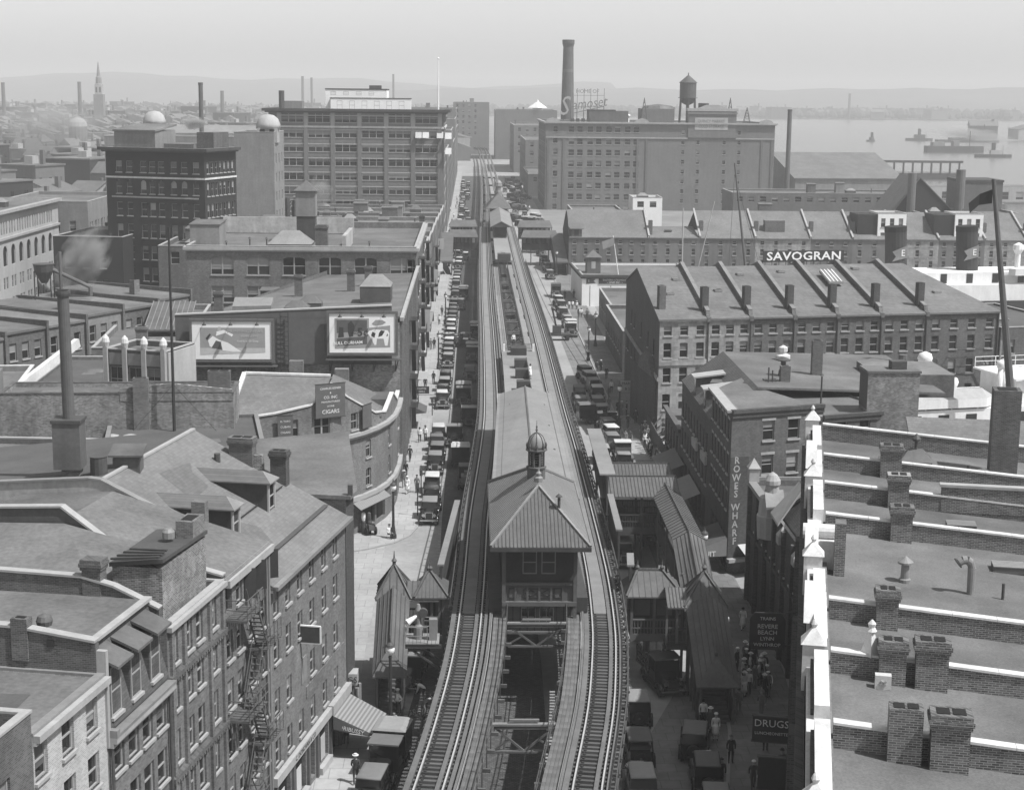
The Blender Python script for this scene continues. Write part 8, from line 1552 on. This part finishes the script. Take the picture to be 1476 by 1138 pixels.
        else: part('bed', MB().box(-cw - .1, by0, .85, cw + .1, by1 + .4, 1.0), 'wood_panel'); part('headboard', MB().box(-cw, by0, 1.0, cw, by0 + .08, 1.6), 'wood_panel')
    return t
PROT = {}
def put_car(x, y, rot, kind, paint, top, label, group, s=1.0):
    k = (kind, paint, top)
    if k not in PROT: PROT[k] = o = car(*k)
    else: o = tree_copy(PROT[k])
    o.location = (x, y, .014); o.rotation_euler = (0, 0, rot); o.scale = (s, s, s); o['label'] = label; o['group'] = group; return o
ORD = ['first', 'second', 'third', 'fourth', 'fifth', 'sixth', 'seventh', 'eighth', 'ninth', 'tenth', 'eleventh', 'twelfth', 'thirteenth', 'fourteenth', 'fifteenth', 'sixteenth', 'seventeenth', 'eighteenth', 'nineteenth', 'twentieth', 'twenty-first', 'twenty-second', 'twenty-third', 'twenty-fourth', 'twenty-fifth', 'twenty-sixth', 'twenty-seventh', 'twenty-eighth', 'twenty-ninth', 'thirtieth', 'thirty-first', 'thirty-second', 'thirty-third', 'thirty-fourth', 'thirty-fifth', 'thirty-sixth', 'thirty-seventh', 'thirty-eighth', 'thirty-ninth', 'fortieth']
RC = random.Random(21)
ly = [149.2, 154.2, 159.4, 169.3, 174.2, 178.9, 184.2, 206, 211, 216, 221.3, 237, 242.2, 247.4, 252.6, 258, 263.2, 268.4, 273.8, 279, 284.4, 290, 296, 302, 315, 321, 333, 339, 345, 352]
DESC = {'sedan': 'closed car', 'touring': 'canvas topped touring car', 'coupe': 'two seat coupe'}
for i, y in enumerate(ly):
    kd = ['sedan', 'coupe', 'touring', 'sedan', 'touring', 'coupe', 'sedan'][i % 7]; tp = RC.choice(('canvas', 'canvas', 'car_grey', 'canvas_lite')) if i else 'canvas'; pt = RC.choice(('car_black', 'car_black', 'car_grey'))
    put_car(-3.75 + .0045 * (y - 149) + RC.uniform(-.1, .1), y, RC.uniform(-.04, .04), kd, pt, tp, '%s, %s from the corner in the row at the left kerb' % (DESC[kd], ORD[i]), 'cars parked along the left kerb', 1.08)
for i in range(38):
    y = 372 + i * 9.5; kd = RC.choice(('sedan', 'touring')); put_car(RC.choice((-3.2, -3.0, -.8, -1.4)) + RC.uniform(-.4, .4), y + RC.uniform(-3, 3), RC.uniform(-.1, .1), kd, 'car_black', RC.choice(('canvas', 'canvas_lite')), 'tiny %s far up the left street beyond the footbridges' % DESC[kd], 'far cars on the left', 1.08)
lst = [ # px, py, kind, paint, top, rot(deg), label
 (668, 582, 'van', 'car_black', 'canvas', 0, 'dark van standing close under the left edge of the tracks'), (676, 612, 'truck', 'car_black', 'canvas_lite', 0, 'stake truck with pale cab roof beside the left track'), (664, 668, 'van', 'car_black', 'canvas_lite', 180, 'van with bright roof half under the left track'), (655, 640, 'flat', 'car_black', 'canvas', 0, 'flat bed truck passing the bright roofed van'),
 (674, 700, 'truck', 'car_black', 'canvas', 180, 'loaded stake truck nearest the station under the left track'), (677, 548, 'sedan', 'car_black', 'canvas', 0, 'dark car hugging the left columns ahead of the van'), (681, 520, 'van', 'car_grey', 'canvas_lite', 0, 'pale roofed delivery van under the left track'), (672, 500, 'truck', 'car_black', 'canvas', 80, 'dark truck backed across the left lane'), (686, 488, 'van', 'car_black', 'canvas_lite', 0, 'small pale topped van farthest under the left track'),
 (668, 432, 'van', 'car_black', 'canvas', 0, 'high closed van driving down the left lane'), (664, 446, 'sedan', 'car_black', 'car_grey', 0, 'car following the high closed van'), (668, 362, 'van', 'car_black', 'white', 0, 'white topped wagon by the far left footbridge'),
 (556, 1118, 'van', 'car_black', 'canvas', -10, 'dark van parked at the near left kerb behind the walking man'), (590, 985, 'truck', 'car_black', 'canvas', -6, 'truck parked beside the left covered stair'), (532, 1165, 'sedan', 'car_black', 'canvas', -9, 'car cut by the lower edge on the left'),
 (801.7, 428, 'van', 'car_grey', 'car_grey', 0, 'small boxy van alone in the bright right roadway'), (806, 441, 'touring', 'car_black', 'canvas_lite', 10, 'pale topped touring car behind the boxy van'), (809, 448, 'sedan', 'car_black', 'canvas', 5, 'dark car third in the loose right hand queue'), (812, 459, 'sedan', 'car_black', 'canvas', 8, 'car with spare wheel in the loose right hand queue'), (818, 471, 'sedan', 'car_grey', 'canvas', 0, 'grey sedan beside the rail crane'), (823, 484, 'van', 'car_grey', 'canvas_lite', 0, 'pale square backed van beside the rail crane'),
 (846, 548, 'sedan', 'car_black', 'canvas', 20, 'black car at the head of the double parked right cluster'), (852, 556, 'touring', 'car_black', 'canvas_lite', 15, 'light topped car second in the right cluster'), (857, 567, 'sedan', 'car_grey', 'canvas', 8, 'grey car third in the right cluster'), (835, 578, 'sedan', 'car_black', 'canvas', 0, 'car on the left side of the right cluster'), (836, 591, 'sedan', 'car_grey', 'canvas', 180, 'car showing its spare wheel in the right cluster'), (861, 578, 'touring', 'car_black', 'canvas_lite', 0, 'touring car hemmed into the right cluster'), (860, 591, 'sedan', 'car_black', 'canvas', 180, 'dark car with spare wheel near the standing men'),
 (866, 609, 'van', 'car_black', 'canvas', 100, 'dark van turned sideways below the right cluster'), (873, 624, 'sedan', 'car_black', 'canvas', 190, 'car just below the sideways van'), (878, 634, 'touring', 'car_black', 'canvas_lite', 190, 'pale roofed car second below the sideways van'), (880, 646, 'sedan', 'car_grey', 'canvas', 185, 'grey car third below the sideways van'), (867, 664, 'sedan', 'car_black', 'canvas', 180, 'car facing away beside the covered footbridge'), (897, 664, 'flat', 'car_black', 'canvas_lite', 180, 'tow truck bed beside the covered footbridge'), (898, 676, 'coupe', 'car_black', 'canvas', 180, 'coupe half hidden by the footbridge roof'),
 (934, 782, 'sedan', 'car_black', 'canvas', 180, 'car with spare wheel in the shade between the covered stairs'), (898, 812, 'sedan', 'car_black', 'canvas_lite', 0, 'pale topped car behind the right wind screen'), (939, 935, 'van', 'car_grey', 'canvas_lite', 180, 'light grey van under the right pavilion'), (957, 990, 'truck', 'car_black', 'canvas', 12, 'large open truck in the shade before the right covered stair'),
 (916, 1035, 'sedan', 'car_black', 'canvas', 180, 'dark sedan first behind the right track edge'), (918, 1092, 'touring', 'car_black', 'canvas', 180, 'touring car second behind the right track edge'), (922, 1145, 'sedan', 'car_grey', 'canvas_lite', 180, 'pale roofed car at the foot of the picture right of the tracks'), (1001, 1082, 'sedan', 'car_black', 'canvas', 170, 'sedan parked at the shaded right kerb'), (1017, 1128, 'sedan', 'car_black', 'canvas', 175, 'sedan parked nearest the viewer at the shaded right kerb'), (1030, 1175, 'sedan', 'car_black', 'canvas', 175, 'car roof cut by the lower edge at the right kerb'),
 (769, 364, 'sedan', 'car_black', 'canvas', 0, 'car beside the far right footbridge posts'), (780, 369, 'touring', 'car_black', 'canvas_lite', 10, 'pale topped car second from the far right footbridge'), (785, 379, 'sedan', 'car_black', 'canvas', 10, 'car third from the far right footbridge'), (790, 391, 'sedan', 'car_grey', 'canvas', 10, 'car fourth from the far right footbridge'), (793, 402, 'sedan', 'car_black', 'canvas', 5, 'car nearest of the file by the steamship office')]
for px, py, kd, pt, tp, rt, lab in lst:
    p = G(px, py); put_car(p.x, p.y, RAD(rt), kd, pt, tp, lab, 'cars and trucks standing in the street', 1.08)
for i in range(36):
    y = 455 + RC.uniform(0, 300); x = 13.5 + RC.uniform(0, 8); kd = RC.choice(('sedan', 'touring', 'van')); put_car(x, y, RC.choice((0, .6, 1.2)), kd, 'car_black', RC.choice(('canvas', 'canvas_lite', 'car_grey')), 'tiny %s in the crowded market before the cold storage' % ('closed van' if kd == 'van' else DESC[kd]), 'far cars on the right', 1.08)

# ================================================================ people
def body(pose):
    J = {'pel': (0, 0, .95), 'spi': (0, 0, 1.14), 'che': (0, 0, 1.34), 'nek': (0, -.005, 1.5), 'hd0': (0, -.02, 1.58), 'hd1': (0, -.025, 1.67), 'hd2': (0, -.01, 1.76)}
    for s, n in ((-1, 'l'), (1, 'r')):
        J.update({'sh' + n: (s * .19, 0, 1.42), 'el' + n: (s * .25, .03, 1.14), 'wr' + n: (s * .24, -.07, .9), 'pa' + n: (s * .235, -.09, .83), 'hi' + n: (s * .1, 0, .9), 'kn' + n: (s * .11, -.02, .5), 'an' + n: (s * .11, .03, .09), 'to' + n: (s * .13, -.14, .04)})
    if pose == 'walk':
        J.update(knl=(-.1, -.16, .52), anl=(-.1, -.2, .1), tol=(-.11, -.38, .07), knr=(.1, .05, .5), anr=(.1, .32, .13), tor=(.11, .18, .04), ell=(-.24, .12, 1.16), wrl=(-.22, .12, .92), pal=(-.21, .12, .85), elr=(.24, -.08, 1.16), wrr=(.2, -.24, .98), par=(.18, -.3, .94))
    if pose == 'akimbo':
        J.update(elr=(.38, .1, 1.2), wrr=(.2, -.05, 1.04), par=(.15, -.1, 1.02))
    if pose == 'bend':
        J.update(spi=(0, -.12, 1.05), che=(0, -.32, 1.12), nek=(0, -.46, 1.16), hd0=(0, -.53, 1.16), hd1=(0, -.6, 1.16), hd2=(0, -.68, 1.15), shl=(-.18, -.36, 1.12), shr=(.18, -.36, 1.12), ell=(-.2, -.42, .85), elr=(.2, -.42, .85), wrl=(-.15, -.5, .62), wrr=(.15, -.5, .62), pal=(-.13, -.53, .56), par=(.13, -.53, .56), knl=(-.14, -.12, .5), knr=(.14, -.05, .5))
    if pose == 'sit':
        dz = -.5; J = {k: (x, y, z + dz if k[:2] not in ('kn', 'an', 'to') else z) for k, (x, y, z) in J.items()}
        for s, n in ((-1, 'l'), (1, 'r')): J.update({'kn' + n: (s * .13, -.42, .48), 'an' + n: (s * .13, -.4, .09), 'to' + n: (s * .14, -.56, .04), 'wr' + n: (s * .16, -.3, .58), 'pa' + n: (s * .12, -.36, .56)})
    E = [('pel', 'spi'), ('spi', 'che'), ('che', 'nek'), ('nek', 'hd0'), ('hd0', 'hd1'), ('hd1', 'hd2')]
    rad = dict(pel=.145, spi=.14, che=.165, nek=.058, hd0=.085, hd1=.105, hd2=.06)
    for n in 'lr':
        E += [('che', 'sh' + n), ('sh' + n, 'el' + n), ('el' + n, 'wr' + n), ('wr' + n, 'pa' + n), ('pel', 'hi' + n), ('hi' + n, 'kn' + n), ('kn' + n, 'an' + n), ('an' + n, 'to' + n)]
        rad.update({'sh' + n: .08, 'el' + n: .055, 'wr' + n: .038, 'pa' + n: .038, 'hi' + n: .105, 'kn' + n: .07, 'an' + n: .05, 'to' + n: .04})
        p = Vector(J['pa' + n]); d = (p - Vector(J['wr' + n])).normalized(); sd = d.orthogonal().normalized()
        for k, (o_, L) in enumerate(((-.026, .07), (-.009, .085), (.009, .08), (.026, .062), (.045, .035))):
            kk = 'f%d%s' % (k, n); J[kk] = tuple(p + sd * o_ + d * L); E.append(('pa' + n, kk)); rad[kk] = .009
    ks = list(J); me = bpy.data.meshes.new('body'); me.from_pydata([J[k] for k in ks], [(ks.index(a), ks.index(b)) for a, b in E], [])
    o = bpy.data.objects.new('body_tmp', me); COL.objects.link(o); sm = o.modifiers.new('s', 'SKIN'); sm.use_smooth_shade = True; ss = o.modifiers.new('d', 'SUBSURF'); ss.levels = 1
    for i, k in enumerate(ks): r_ = rad[k]; me.skin_vertices[0].data[i].radius = (r_, r_ * (.72 if k in ('che', 'spi', 'pel') else 1)); me.skin_vertices[0].data[i].use_root = (k == 'pel')
    return o, J
tmp = {p: body(p) for p in ('stand', 'walk', 'akimbo', 'bend', 'sit')}
bpy.context.view_layer.update(); dg = bpy.context.evaluated_depsgraph_get(); BM = {}
for p, (o, J) in tmp.items():
    base = bpy.data.meshes.new_from_object(o.evaluated_get(dg)); hd = Vector(J['hd1']); nk = Vector(J['nek']); pz = J['pel'][2]
    for dress, (tm, lm, sleeve) in {'suit': ('cloth_dark', 'cloth_dark', 1), 'shirt': ('cloth_white', 'cloth_dark', 1), 'grey': ('cloth_mid', 'cloth_mid', 1), 'dress': ('cloth_white', 'cloth_white', 0)}.items():
        me = base.copy(); me.materials.clear()
        for m_ in (tm, lm, 'skin', 'black'): me.materials.append(M[m_])
        hands = [Vector(J['pa' + n]) for n in 'lr']; feet = [Vector(J['to' + n]) for n in 'lr']
        for pl in me.polygons:
            c = pl.center; k = 0
            if (c - hd).length < .16 or (c - nk).length < .075: k = 2
            elif min((c - h_).length for h_ in hands) < .1: k = 2
            elif min((c - f_).length for f_ in feet) < .12: k = 3
            elif p in ('stand', 'walk', 'akimbo') and c.z < (.93 if dress != 'suit' else .8) and abs(c.x) < .2: k = 1
            elif p == 'sit' and c.z < .5: k = 1
            elif p == 'bend' and c.z < .92 and c.y > -.25: k = 1
            pl.material_index = k
        BM[p, dress] = me
    bpy.data.objects.remove(o)
HATS = {'boater': (MB().lathe([(.19, 0), (.19, .02), (.1, .025), (.1, .1), (.02, .105)], 14).mesh('hat', 'straw', False), .015), 'fedora': (MB().lathe([(.16, 0), (.16, .015), (.1, .02), (.09, .12), (.03, .13)], 12).mesh('hat', 'cloth_mid'), .015), 'cap': (MB().lathe([(.12, 0), (.13, .03), (.1, .07), (.02, .085)], 12).mesh('hat', 'cloth_dark'), .02), 'white': (MB().lathe([(.13, 0), (.14, .04), (.1, .09), (.02, .1)], 12).mesh('hat', 'cloth_white'), .015), 'hair': (MB().lathe([(.108, -.06), (.115, .0), (.1, .06), (.05, .1), (.01, .11)], 12).mesh('hair', 'hair'), -.03)}
SKIRT = MB().lathe([(.15, 1.05), (.19, .9), (.22, .6), (.25, .38)], 16).mesh('skirt', 'cloth_white', True); SKIRT2 = MB().lathe([(.15, 1.05), (.19, .9), (.21, .6), (.24, .38)], 16).mesh('skirt', 'cloth_mid', True)
HEADP = {'stand': (0, -.02, 1.73), 'walk': (0, -.02, 1.73), 'akimbo': (0, -.02, 1.73), 'sit': (0, -.02, 1.23), 'bend': (0, -.62, 1.2)}
def person(x, y, z, rot, pose, dress, hat, label, group=None, s=1.0):
    o = obj('person', BM[pose, dress], None, (x, y, z), rot, (s, s, s)); tag(o, label, 'person', group)
    h_, dz = HATS[hat]; q = HEADP[pose]; obj('hat' if hat != 'hair' else 'hair', h_, o, (q[0], q[1], q[2] + dz), 0 if pose != 'bend' else (RAD(80), 0, 0))
    if dress == 'dress': obj('skirt', SKIRT, o)
    return o
DR = {'suit': 'dark suit', 'shirt': 'white shirt and dark trousers', 'grey': 'grey clothes', 'dress': 'white dress'}; HT_ = {'boater': 'straw hat', 'fedora': 'brimmed hat', 'cap': 'dark cap', 'white': 'white cap', 'hair': 'bare head'}
PL_ = [ # px, py, pose, dress, hat, rot(deg), where
 (512.7, 1128, 'walk', 'suit', 'boater', 185, 'walking alone on the near left pavement'), (573.7, 1030, 'akimbo', 'shirt', 'white', -60, 'leaning by the entrance of the left covered stair'), (611.6, 1010, 'bend', 'shirt', 'cap', -100, 'stooping over rubble beside the left track'), (609, 1033, 'bend', 'grey', 'cap', 120, 'digging in the rubble by the left kerb'), (594, 946, 'walk', 'suit', 'white', 160, 'striding behind the left covered stair'), (591, 932, 'walk', 'suit', 'fedora', 170, 'ahead of the striding man behind the left stair'), (615, 948, 'walk', 'suit', 'cap', 120, 'crossing below the signal platform'), (499, 1071, 'stand', 'suit', 'cap', 0, 'standing in the awning shade of the corner shop'), (494, 1062, 'stand', 'suit', 'fedora', 30, 'second under the awning of the corner shop'),
 (605, 637, 'walk', 'shirt', 'hair', 0, 'left of the pair walking on the sunny left pavement'), (613, 635, 'walk', 'shirt', 'fedora', 0, 'right of the pair walking on the sunny left pavement'), (591, 665, 'walk', 'suit', 'cap', 20, 'walking alone below the pair on the left pavement'), (585, 688, 'stand', 'suit', 'fedora', 30, 'at the back of the trio outside the cigar shop'), (582, 702, 'walk', 'grey', 'boater', 0, 'in the middle of the trio outside the cigar shop'), (587, 711, 'walk', 'dress', 'white', 0, 'at the front of the trio outside the cigar shop'), (601, 709, 'stand', 'grey', 'cap', 0, 'beside the sign post at the left kerb'), (561, 775, 'sit', 'shirt', 'cap', 40, 'sitting at the foot of the corner lamp post'),
 (625, 553, 'walk', 'suit', 'cap', 0, 'with a parcel by the far kerb of the side street'), (613, 561, 'stand', 'suit', 'fedora', 0, 'under the small dark awning on the left'), (626, 503, 'walk', 'suit', 'cap', 0, 'left pavement beside the long brick front'), (621, 504, 'walk', 'grey', 'cap', 10, 'close to the wall of the long brick front'), (633, 468, 'walk', 'shirt', 'fedora', 0, 'far up the left pavement by a lamp'), (637, 455, 'walk', 'grey', 'cap', 180, 'farther up the left pavement'),
 (860, 537, 'walk', 'suit', 'cap', 0, 'left of two walking past the scrolled gable'), (866, 536, 'walk', 'suit', 'boater', 0, 'right of two walking past the scrolled gable'), (874, 546, 'walk', 'suit', 'fedora', 180, 'just behind the two by the scrolled gable'), (881, 566, 'stand', 'shirt', 'cap', 0, 'by the kerb left of the white cottage'), (845, 510, 'walk', 'grey', 'cap', 0, 'on the dark paving near the hooded lamp'), (848, 521, 'walk', 'suit', 'fedora', 0, 'below the hooded lamp on dark paving'), (820, 446, 'walk', 'shirt', 'hair', 0, 'left of three in white by the low sheds'), (825, 446, 'walk', 'shirt', 'fedora', 0, 'middle of three in white by the low sheds'), (831, 447, 'walk', 'shirt', 'boater', 0, 'right of three in white by the low sheds'), (834, 458, 'walk', 'shirt', 'boater', 180, 'left of two following the three in white'), (838, 458, 'walk', 'shirt', 'hair', 180, 'right of two following the three in white'), (846, 459, 'stand', 'grey', 'cap', 0, 'alone against the low shed wall'), (814, 431, 'walk', 'suit', 'cap', 0, 'near the boxy van on the right roadway'), (827, 430, 'walk', 'suit', 'fedora', 0, 'in front of the steamship office'),
 (878, 591, 'walk', 'grey', 'cap', 0, 'beside the pole at the right cluster of cars'), (890, 596, 'stand', 'suit', 'fedora', 40, 'left of three men talking by the globe lamp'), (896, 598, 'stand', 'grey', 'boater', -40, 'middle of three men talking by the globe lamp'), (903, 598, 'stand', 'suit', 'cap', -80, 'right of three men talking by the globe lamp'), (901, 641, 'walk', 'grey', 'cap', 0, 'left of two standing off from the queue'), (908, 644, 'walk', 'grey', 'fedora', 0, 'right of two standing off from the queue'), (905, 617, 'walk', 'grey', 'cap', 180, 'walking above the waiting queue'), (916, 610, 'walk', 'suit', 'cap', 180, 'close to the fence above the queue'),
 (1001, 842, 'walk', 'suit', 'fedora', 0, 'walking in shade before the fruit awning'), (1078.5, 998, 'walk', 'grey', 'hair', 180, 'carrying on up the shaded right pavement'), (1064, 1028, 'walk', 'grey', 'hair', 170, 'with a bag right of the right covered stair'), (1107, 1003, 'walk', 'shirt', 'hair', 0, 'by the dark arches under the trains sign'), (1097, 1032, 'walk', 'grey', 'fedora', 180, 'left of the drugs sign on the shaded pavement'), (1013, 1045, 'stand', 'shirt', 'hair', 0, 'first by the foot of the right covered stair'), (1023, 1057, 'stand', 'grey', 'boater', 0, 'second by the foot of the right covered stair'), (1031, 1066, 'stand', 'dress', 'white', 0, 'third by the foot of the right covered stair'), (1053, 1099, 'stand', 'suit', 'fedora', 0, 'standing alone in the shaded right street'), (1103, 1082, 'akimbo', 'shirt', 'cap', 180, 'with a hand on the hip near the drugs sign'), (1039, 1134, 'walk', 'suit', 'cap', 180, 'beside the nearest parked sedan'), (1085, 1137, 'walk', 'grey', 'white', 0, 'left of the near couple on the shaded pavement'), (1099, 1137, 'walk', 'suit', 'boater', 0, 'right of the near couple on the shaded pavement'), (1134, 1137, 'walk', 'grey', 'cap', 180, 'close to the dark facade near the lower edge'), (1126, 1120, 'stand', 'grey', 'fedora', 180, 'second by the dark facade near the lower edge'), (1070, 907, 'walk', 'dress', 'hair', 0, 'in a pale dress beyond the waiting crowd')]
for px, py, ps, dr, ht, rt, wh in PL_:
    p = G(px, py, .13 if not 640 < px < 870 else 0); person(p.x, p.y, p.z, RAD(rt), ps, dr, ht, 'person in %s%s, %s' % (DR[dr].replace(' and dark trousers', ''), ', ' + HT_[ht] if len(wh.split()) < 9 else '', wh))
for i in range(22):                       # the queue along the board fence
    y = 168 + i * .95; person(20.6 + RC.uniform(-.45, .35) - (.2 if i < 3 else 0), y, .13, RC.uniform(-3, 3), 'stand', RC.choice(('shirt', 'suit', 'grey', 'shirt')), RC.choice(('boater', 'cap', 'fedora', 'hair')), 'person in the crowded queue along the board fence', 'queue along the fence')
for i in range(24):
    person(18.5 + RC.uniform(0, 2.2), 102.8 + i * .34 + RC.uniform(-.3, .3), .13, RC.uniform(-3, 3), 'stand', RC.choice(('shirt', 'grey', 'suit', 'dress')), RC.choice(('white', 'boater', 'cap', 'white')), 'person in the crowd waiting right of the covered stair', 'crowd by the covered stair')
p = G(764, 546, 7.28); person(p.x, p.y, 7.28, RAD(60), 'akimbo', 'dress', 'hair', 'person in white dress alone on the open platform end')
p = G(740, 499, 7.28); person(p.x, p.y, 7.28, RAD(20), 'stand', 'shirt', 'cap', 'person in white shirt at the far end of the open platform')
for i in range(26):
    y = 395 + RC.uniform(0, 220); x = RC.choice((RC.uniform(-7, -4.9), RC.uniform(18.6, 21))); person(x, y, .13, RC.uniform(-3, 3), 'walk', RC.choice(('shirt', 'suit', 'grey')), RC.choice(('boater', 'cap')), 'tiny walker far up the street beyond the far footbridges', 'far walkers')

# ================================================================ street furniture
def lamp_post(label, p, h_, globe=1, arms=0):
    t = thing('street_lamp', label, 'street lamp', (p[0], p[1], .1), 0, 'street lamps')
    MB().lathe([(.3, 0), (.3, .35), (.22, .5), (.16, 1.1), (.13, 1.2), (.09, h_ - .8), (.13, h_ - .75), (.08, h_ - .6)], 12).build('post', 'iron', t)
    MB().lathe([(.08, h_ - .6), (.26, h_ - .4), (.28, h_ - .15), (.2, h_ - .02)], 12).build('globe', 'white', t, smooth=True); MB().lathe([(.3, h_ - .02), (.26, h_ + .1), (.08, h_ + .25), (.03, h_ + .55)], 12).build('cap', 'metal_dark', t); return t
lamp_post('ornate lamp post with white globe before the left covered stair', G(563, 1066), 6.1); lamp_post('lamp post on the corner by the cigar shop', G(567, 777), 5.0)
for k, (px, py, h_, lab) in enumerate(((632, 533, 5.2, 'lamp post on the left pavement beside the long brick front'), (642, 468, 5.2, 'second lamp post up the left pavement'), (647, 385, 5.4, 'third lamp post up the left pavement'), (892, 618, 5.2, 'lamp post with white globe among the right cars'), (848, 520, 5.0, 'dark hooded lamp on the right paving'), (858, 500, 5.2, 'lamp post by the low brick shed'), (802, 398, 5.4, 'lamp post before the steamship office'), (1012, 880, 6.2, 'thin lamp post beside the light roofed stair'))): lamp_post(lab, G(px, py), h_)
for k, (px, py, h_, lab) in enumerate(((602, 745, 3.4, 'thin sign post at the left kerb near the corner'), (607, 713, 2.6, 'short dark sign post at the left kerb'), (623, 600, 2.4, 'thin post by the side street kerb'), (833, 481, 4.2, 'thin pole beside the pale van'), (877, 592, 3.0, 'dark post beside the right cluster of cars'), (908, 660, 3.0, 'thin post by the waiting queue'))):
    p = G(px, py); t = thing('sign_post', lab, 'post', (p.x, p.y, .0)); MB().tube((0, 0, 0), (0, 0, h_), .06).build('post', 'iron', t); MB().box(-.16, -.09, h_ - .6, .16, -.05, h_).build('plate', 'metal_dark', t)
p = G(812, 490); t = thing('rail_crane', 'small dark derrick crane platform beside the right track', 'crane', (p.x - 1.2, p.y, 0)); MB().box(-2, -1, .8, 2.4, 1, 1.1).build('deck', 'wood_dark', t); MB().box(-.6, -.7, 1.1, .8, .7, 2.4).build('winch_house', 'metal_dark', t); MB().bar((0, 0, 2.2), (-.8, -.4, 5.6), .22).build('mast', 'iron', t); MB().bar((-.8, -.4, 5.5), (1.8, -.2, 3.0), .14).build('jib', 'iron', t)
for x in (-1.6, 1.8):
    for y in (-.9, .9): w_ = obj('wheel', TY, t, (x, y, .37), (math.pi / 2, 0, 0), (1, 1, 1.2))
t = thing('handcart', 'two wheeled luggage barrow left outside the cigar shop', 'barrow', (*G(535, 772).xy, .13), RAD(20)); MB().box(-.35, -.5, .5, .35, .5, .58).bar((-.3, .5, .55), (-.3, 1.1, 1.2), .06).bar((.3, .5, .55), (.3, 1.1, 1.2), .06).build('frame', 'wood_dark', t); MB().box(-.3, -.4, .58, .3, .2, 1.0).build('load', 'cloth_mid', t)
for x in (-.42, .42): obj('wheel', TY, t, (x, 0, .37), (0, math.pi / 2, 0))
for k, x in enumerate((-.1, .9)):
    p = G(524 + k * 8, 770); t = thing('petrol_pump' if k == 0 else 'vending_machine', 'white topped pump by the cigar shop door' if k == 0 else 'dark machine beside the cigar shop pump', 'pump' if k == 0 else 'machine', (p.x, p.y, .13)); MB().lathe([(.22, 0), (.2, 1.1), (.14, 1.2)], 10).build('base', 'metal_dark', t); MB().lathe([(.15, 1.2), (.2, 1.5), (.18, 1.9), (.05, 2.0)], 10).build('head', 'white' if k == 0 else 'metal_dark', t)
t = thing('poster_column', 'tall cylindrical notice pillar with writing beside the waiting crowd', 'notice pillar', (18.2, 111.0, .13)); MB().tube((0, 0, 0), (0, 0, 1.0), .2).build('stem', 'wood_dark', t); MB().tube((0, 0, 1.0), (0, 0, 3.0), .55, .55, 16).build('drum', 'canvas_lite', t)
t = thing('small_coffee_sign', 'little hanging sign over the left pavement by the long brick front', 'sign', (-5.9, 196, 3.6)); MB().box(-.9, -.06, 0, .9, .06, .9).build('board', 'sign_dark', t); text(t, 'COFFEE', .32, (0, -.07, .62), (math.pi / 2, 0, 0), 'lettering', .004); text(t, 'GRILL', .32, (0, -.07, .25), (math.pi / 2, 0, 0), 'lettering', .004)
t = thing('dark_awning', 'small dark shop awning on the left pavement beneath the hanging sign', 'awning', (-6.9, 193, 0)); MB().poly([(0, -2.2, 3.0), (0, 2.2, 3.0), (1.7, 2.2, 2.2), (1.7, -2.2, 2.2)]).poly([(0, -2.2, 3.0), (1.7, -2.2, 2.2), (0, -2.2, 2.0)]).build('canvas', 'tar_dark', t)
t = thing('rubble_heap', 'scatter of broken paving where men dig by the left track', 'rubble', (*G(592, 1030).xy, .02)); R = random.Random(8); mb = MB()
for i in range(60): x, y, s_ = R.gauss(0, .8), R.gauss(0, .6), R.uniform(.05, .16); mb.box(x, y, 0, x + s_, y + s_ * .8, s_ * .7)
o = mb.build('stones', 'stone', t); o['kind'] = 'stuff'
# fire escapes, signs and canopies down the left fronts
for k, (y, z1) in enumerate(((185, 15), (222, 18), (246, 18), (276, 12), (312, 11))):
    t = thing('fire_escape', 'iron fire escape on the left fronts, %s in line up the street' % ORD[k], 'fire escape', (-7.15, y, 0), 0, 'fire escapes up the street'); z = 4.0
    while z < z1:
        MB().box(0, 0, z - .06, 1.1, 3.4, z).build('landing', 'iron', t); rl = MB().bar((1.1, 0, z + 1), (1.1, 3.4, z + 1), .06).bar((1.1, 0, z + .5), (1.1, 3.4, z + .5), .05)
        for i in range(5): rl.bar((1.1, .85 * i, z), (1.1, .85 * i, z + 1), .04)
        rl.build('railing', 'iron', t); MB().bar((.6, .4, z - .05), (.6, 3.2, z - 3.0), .5, .12).build('stair_flight', 'iron', t); z += 3.4
for k, (y, w_, h_, z) in enumerate(((204, 1.6, 1.0, 4), (232, 1.3, 3.2, 6), (262, 1.5, 1.5, 5), (292, 1.2, 2.6, 6), (322, 1.6, 1.6, 5), (348, 1.4, 2.2, 7))):
    t = thing('wall_sign', 'projecting sign on the left fronts, %s up the street past the awning' % ORD[k], 'sign', (-7.1, y, z), 0, 'signs up the street'); MB().box(.1, -.08, 0, w_, .08, h_).build('board', ('white', 'wall_lite')[k % 2], t); MB().bar((0, 0, h_ * .8), (.1, 0, h_ * .8), .06).build('bracket', 'iron', t)
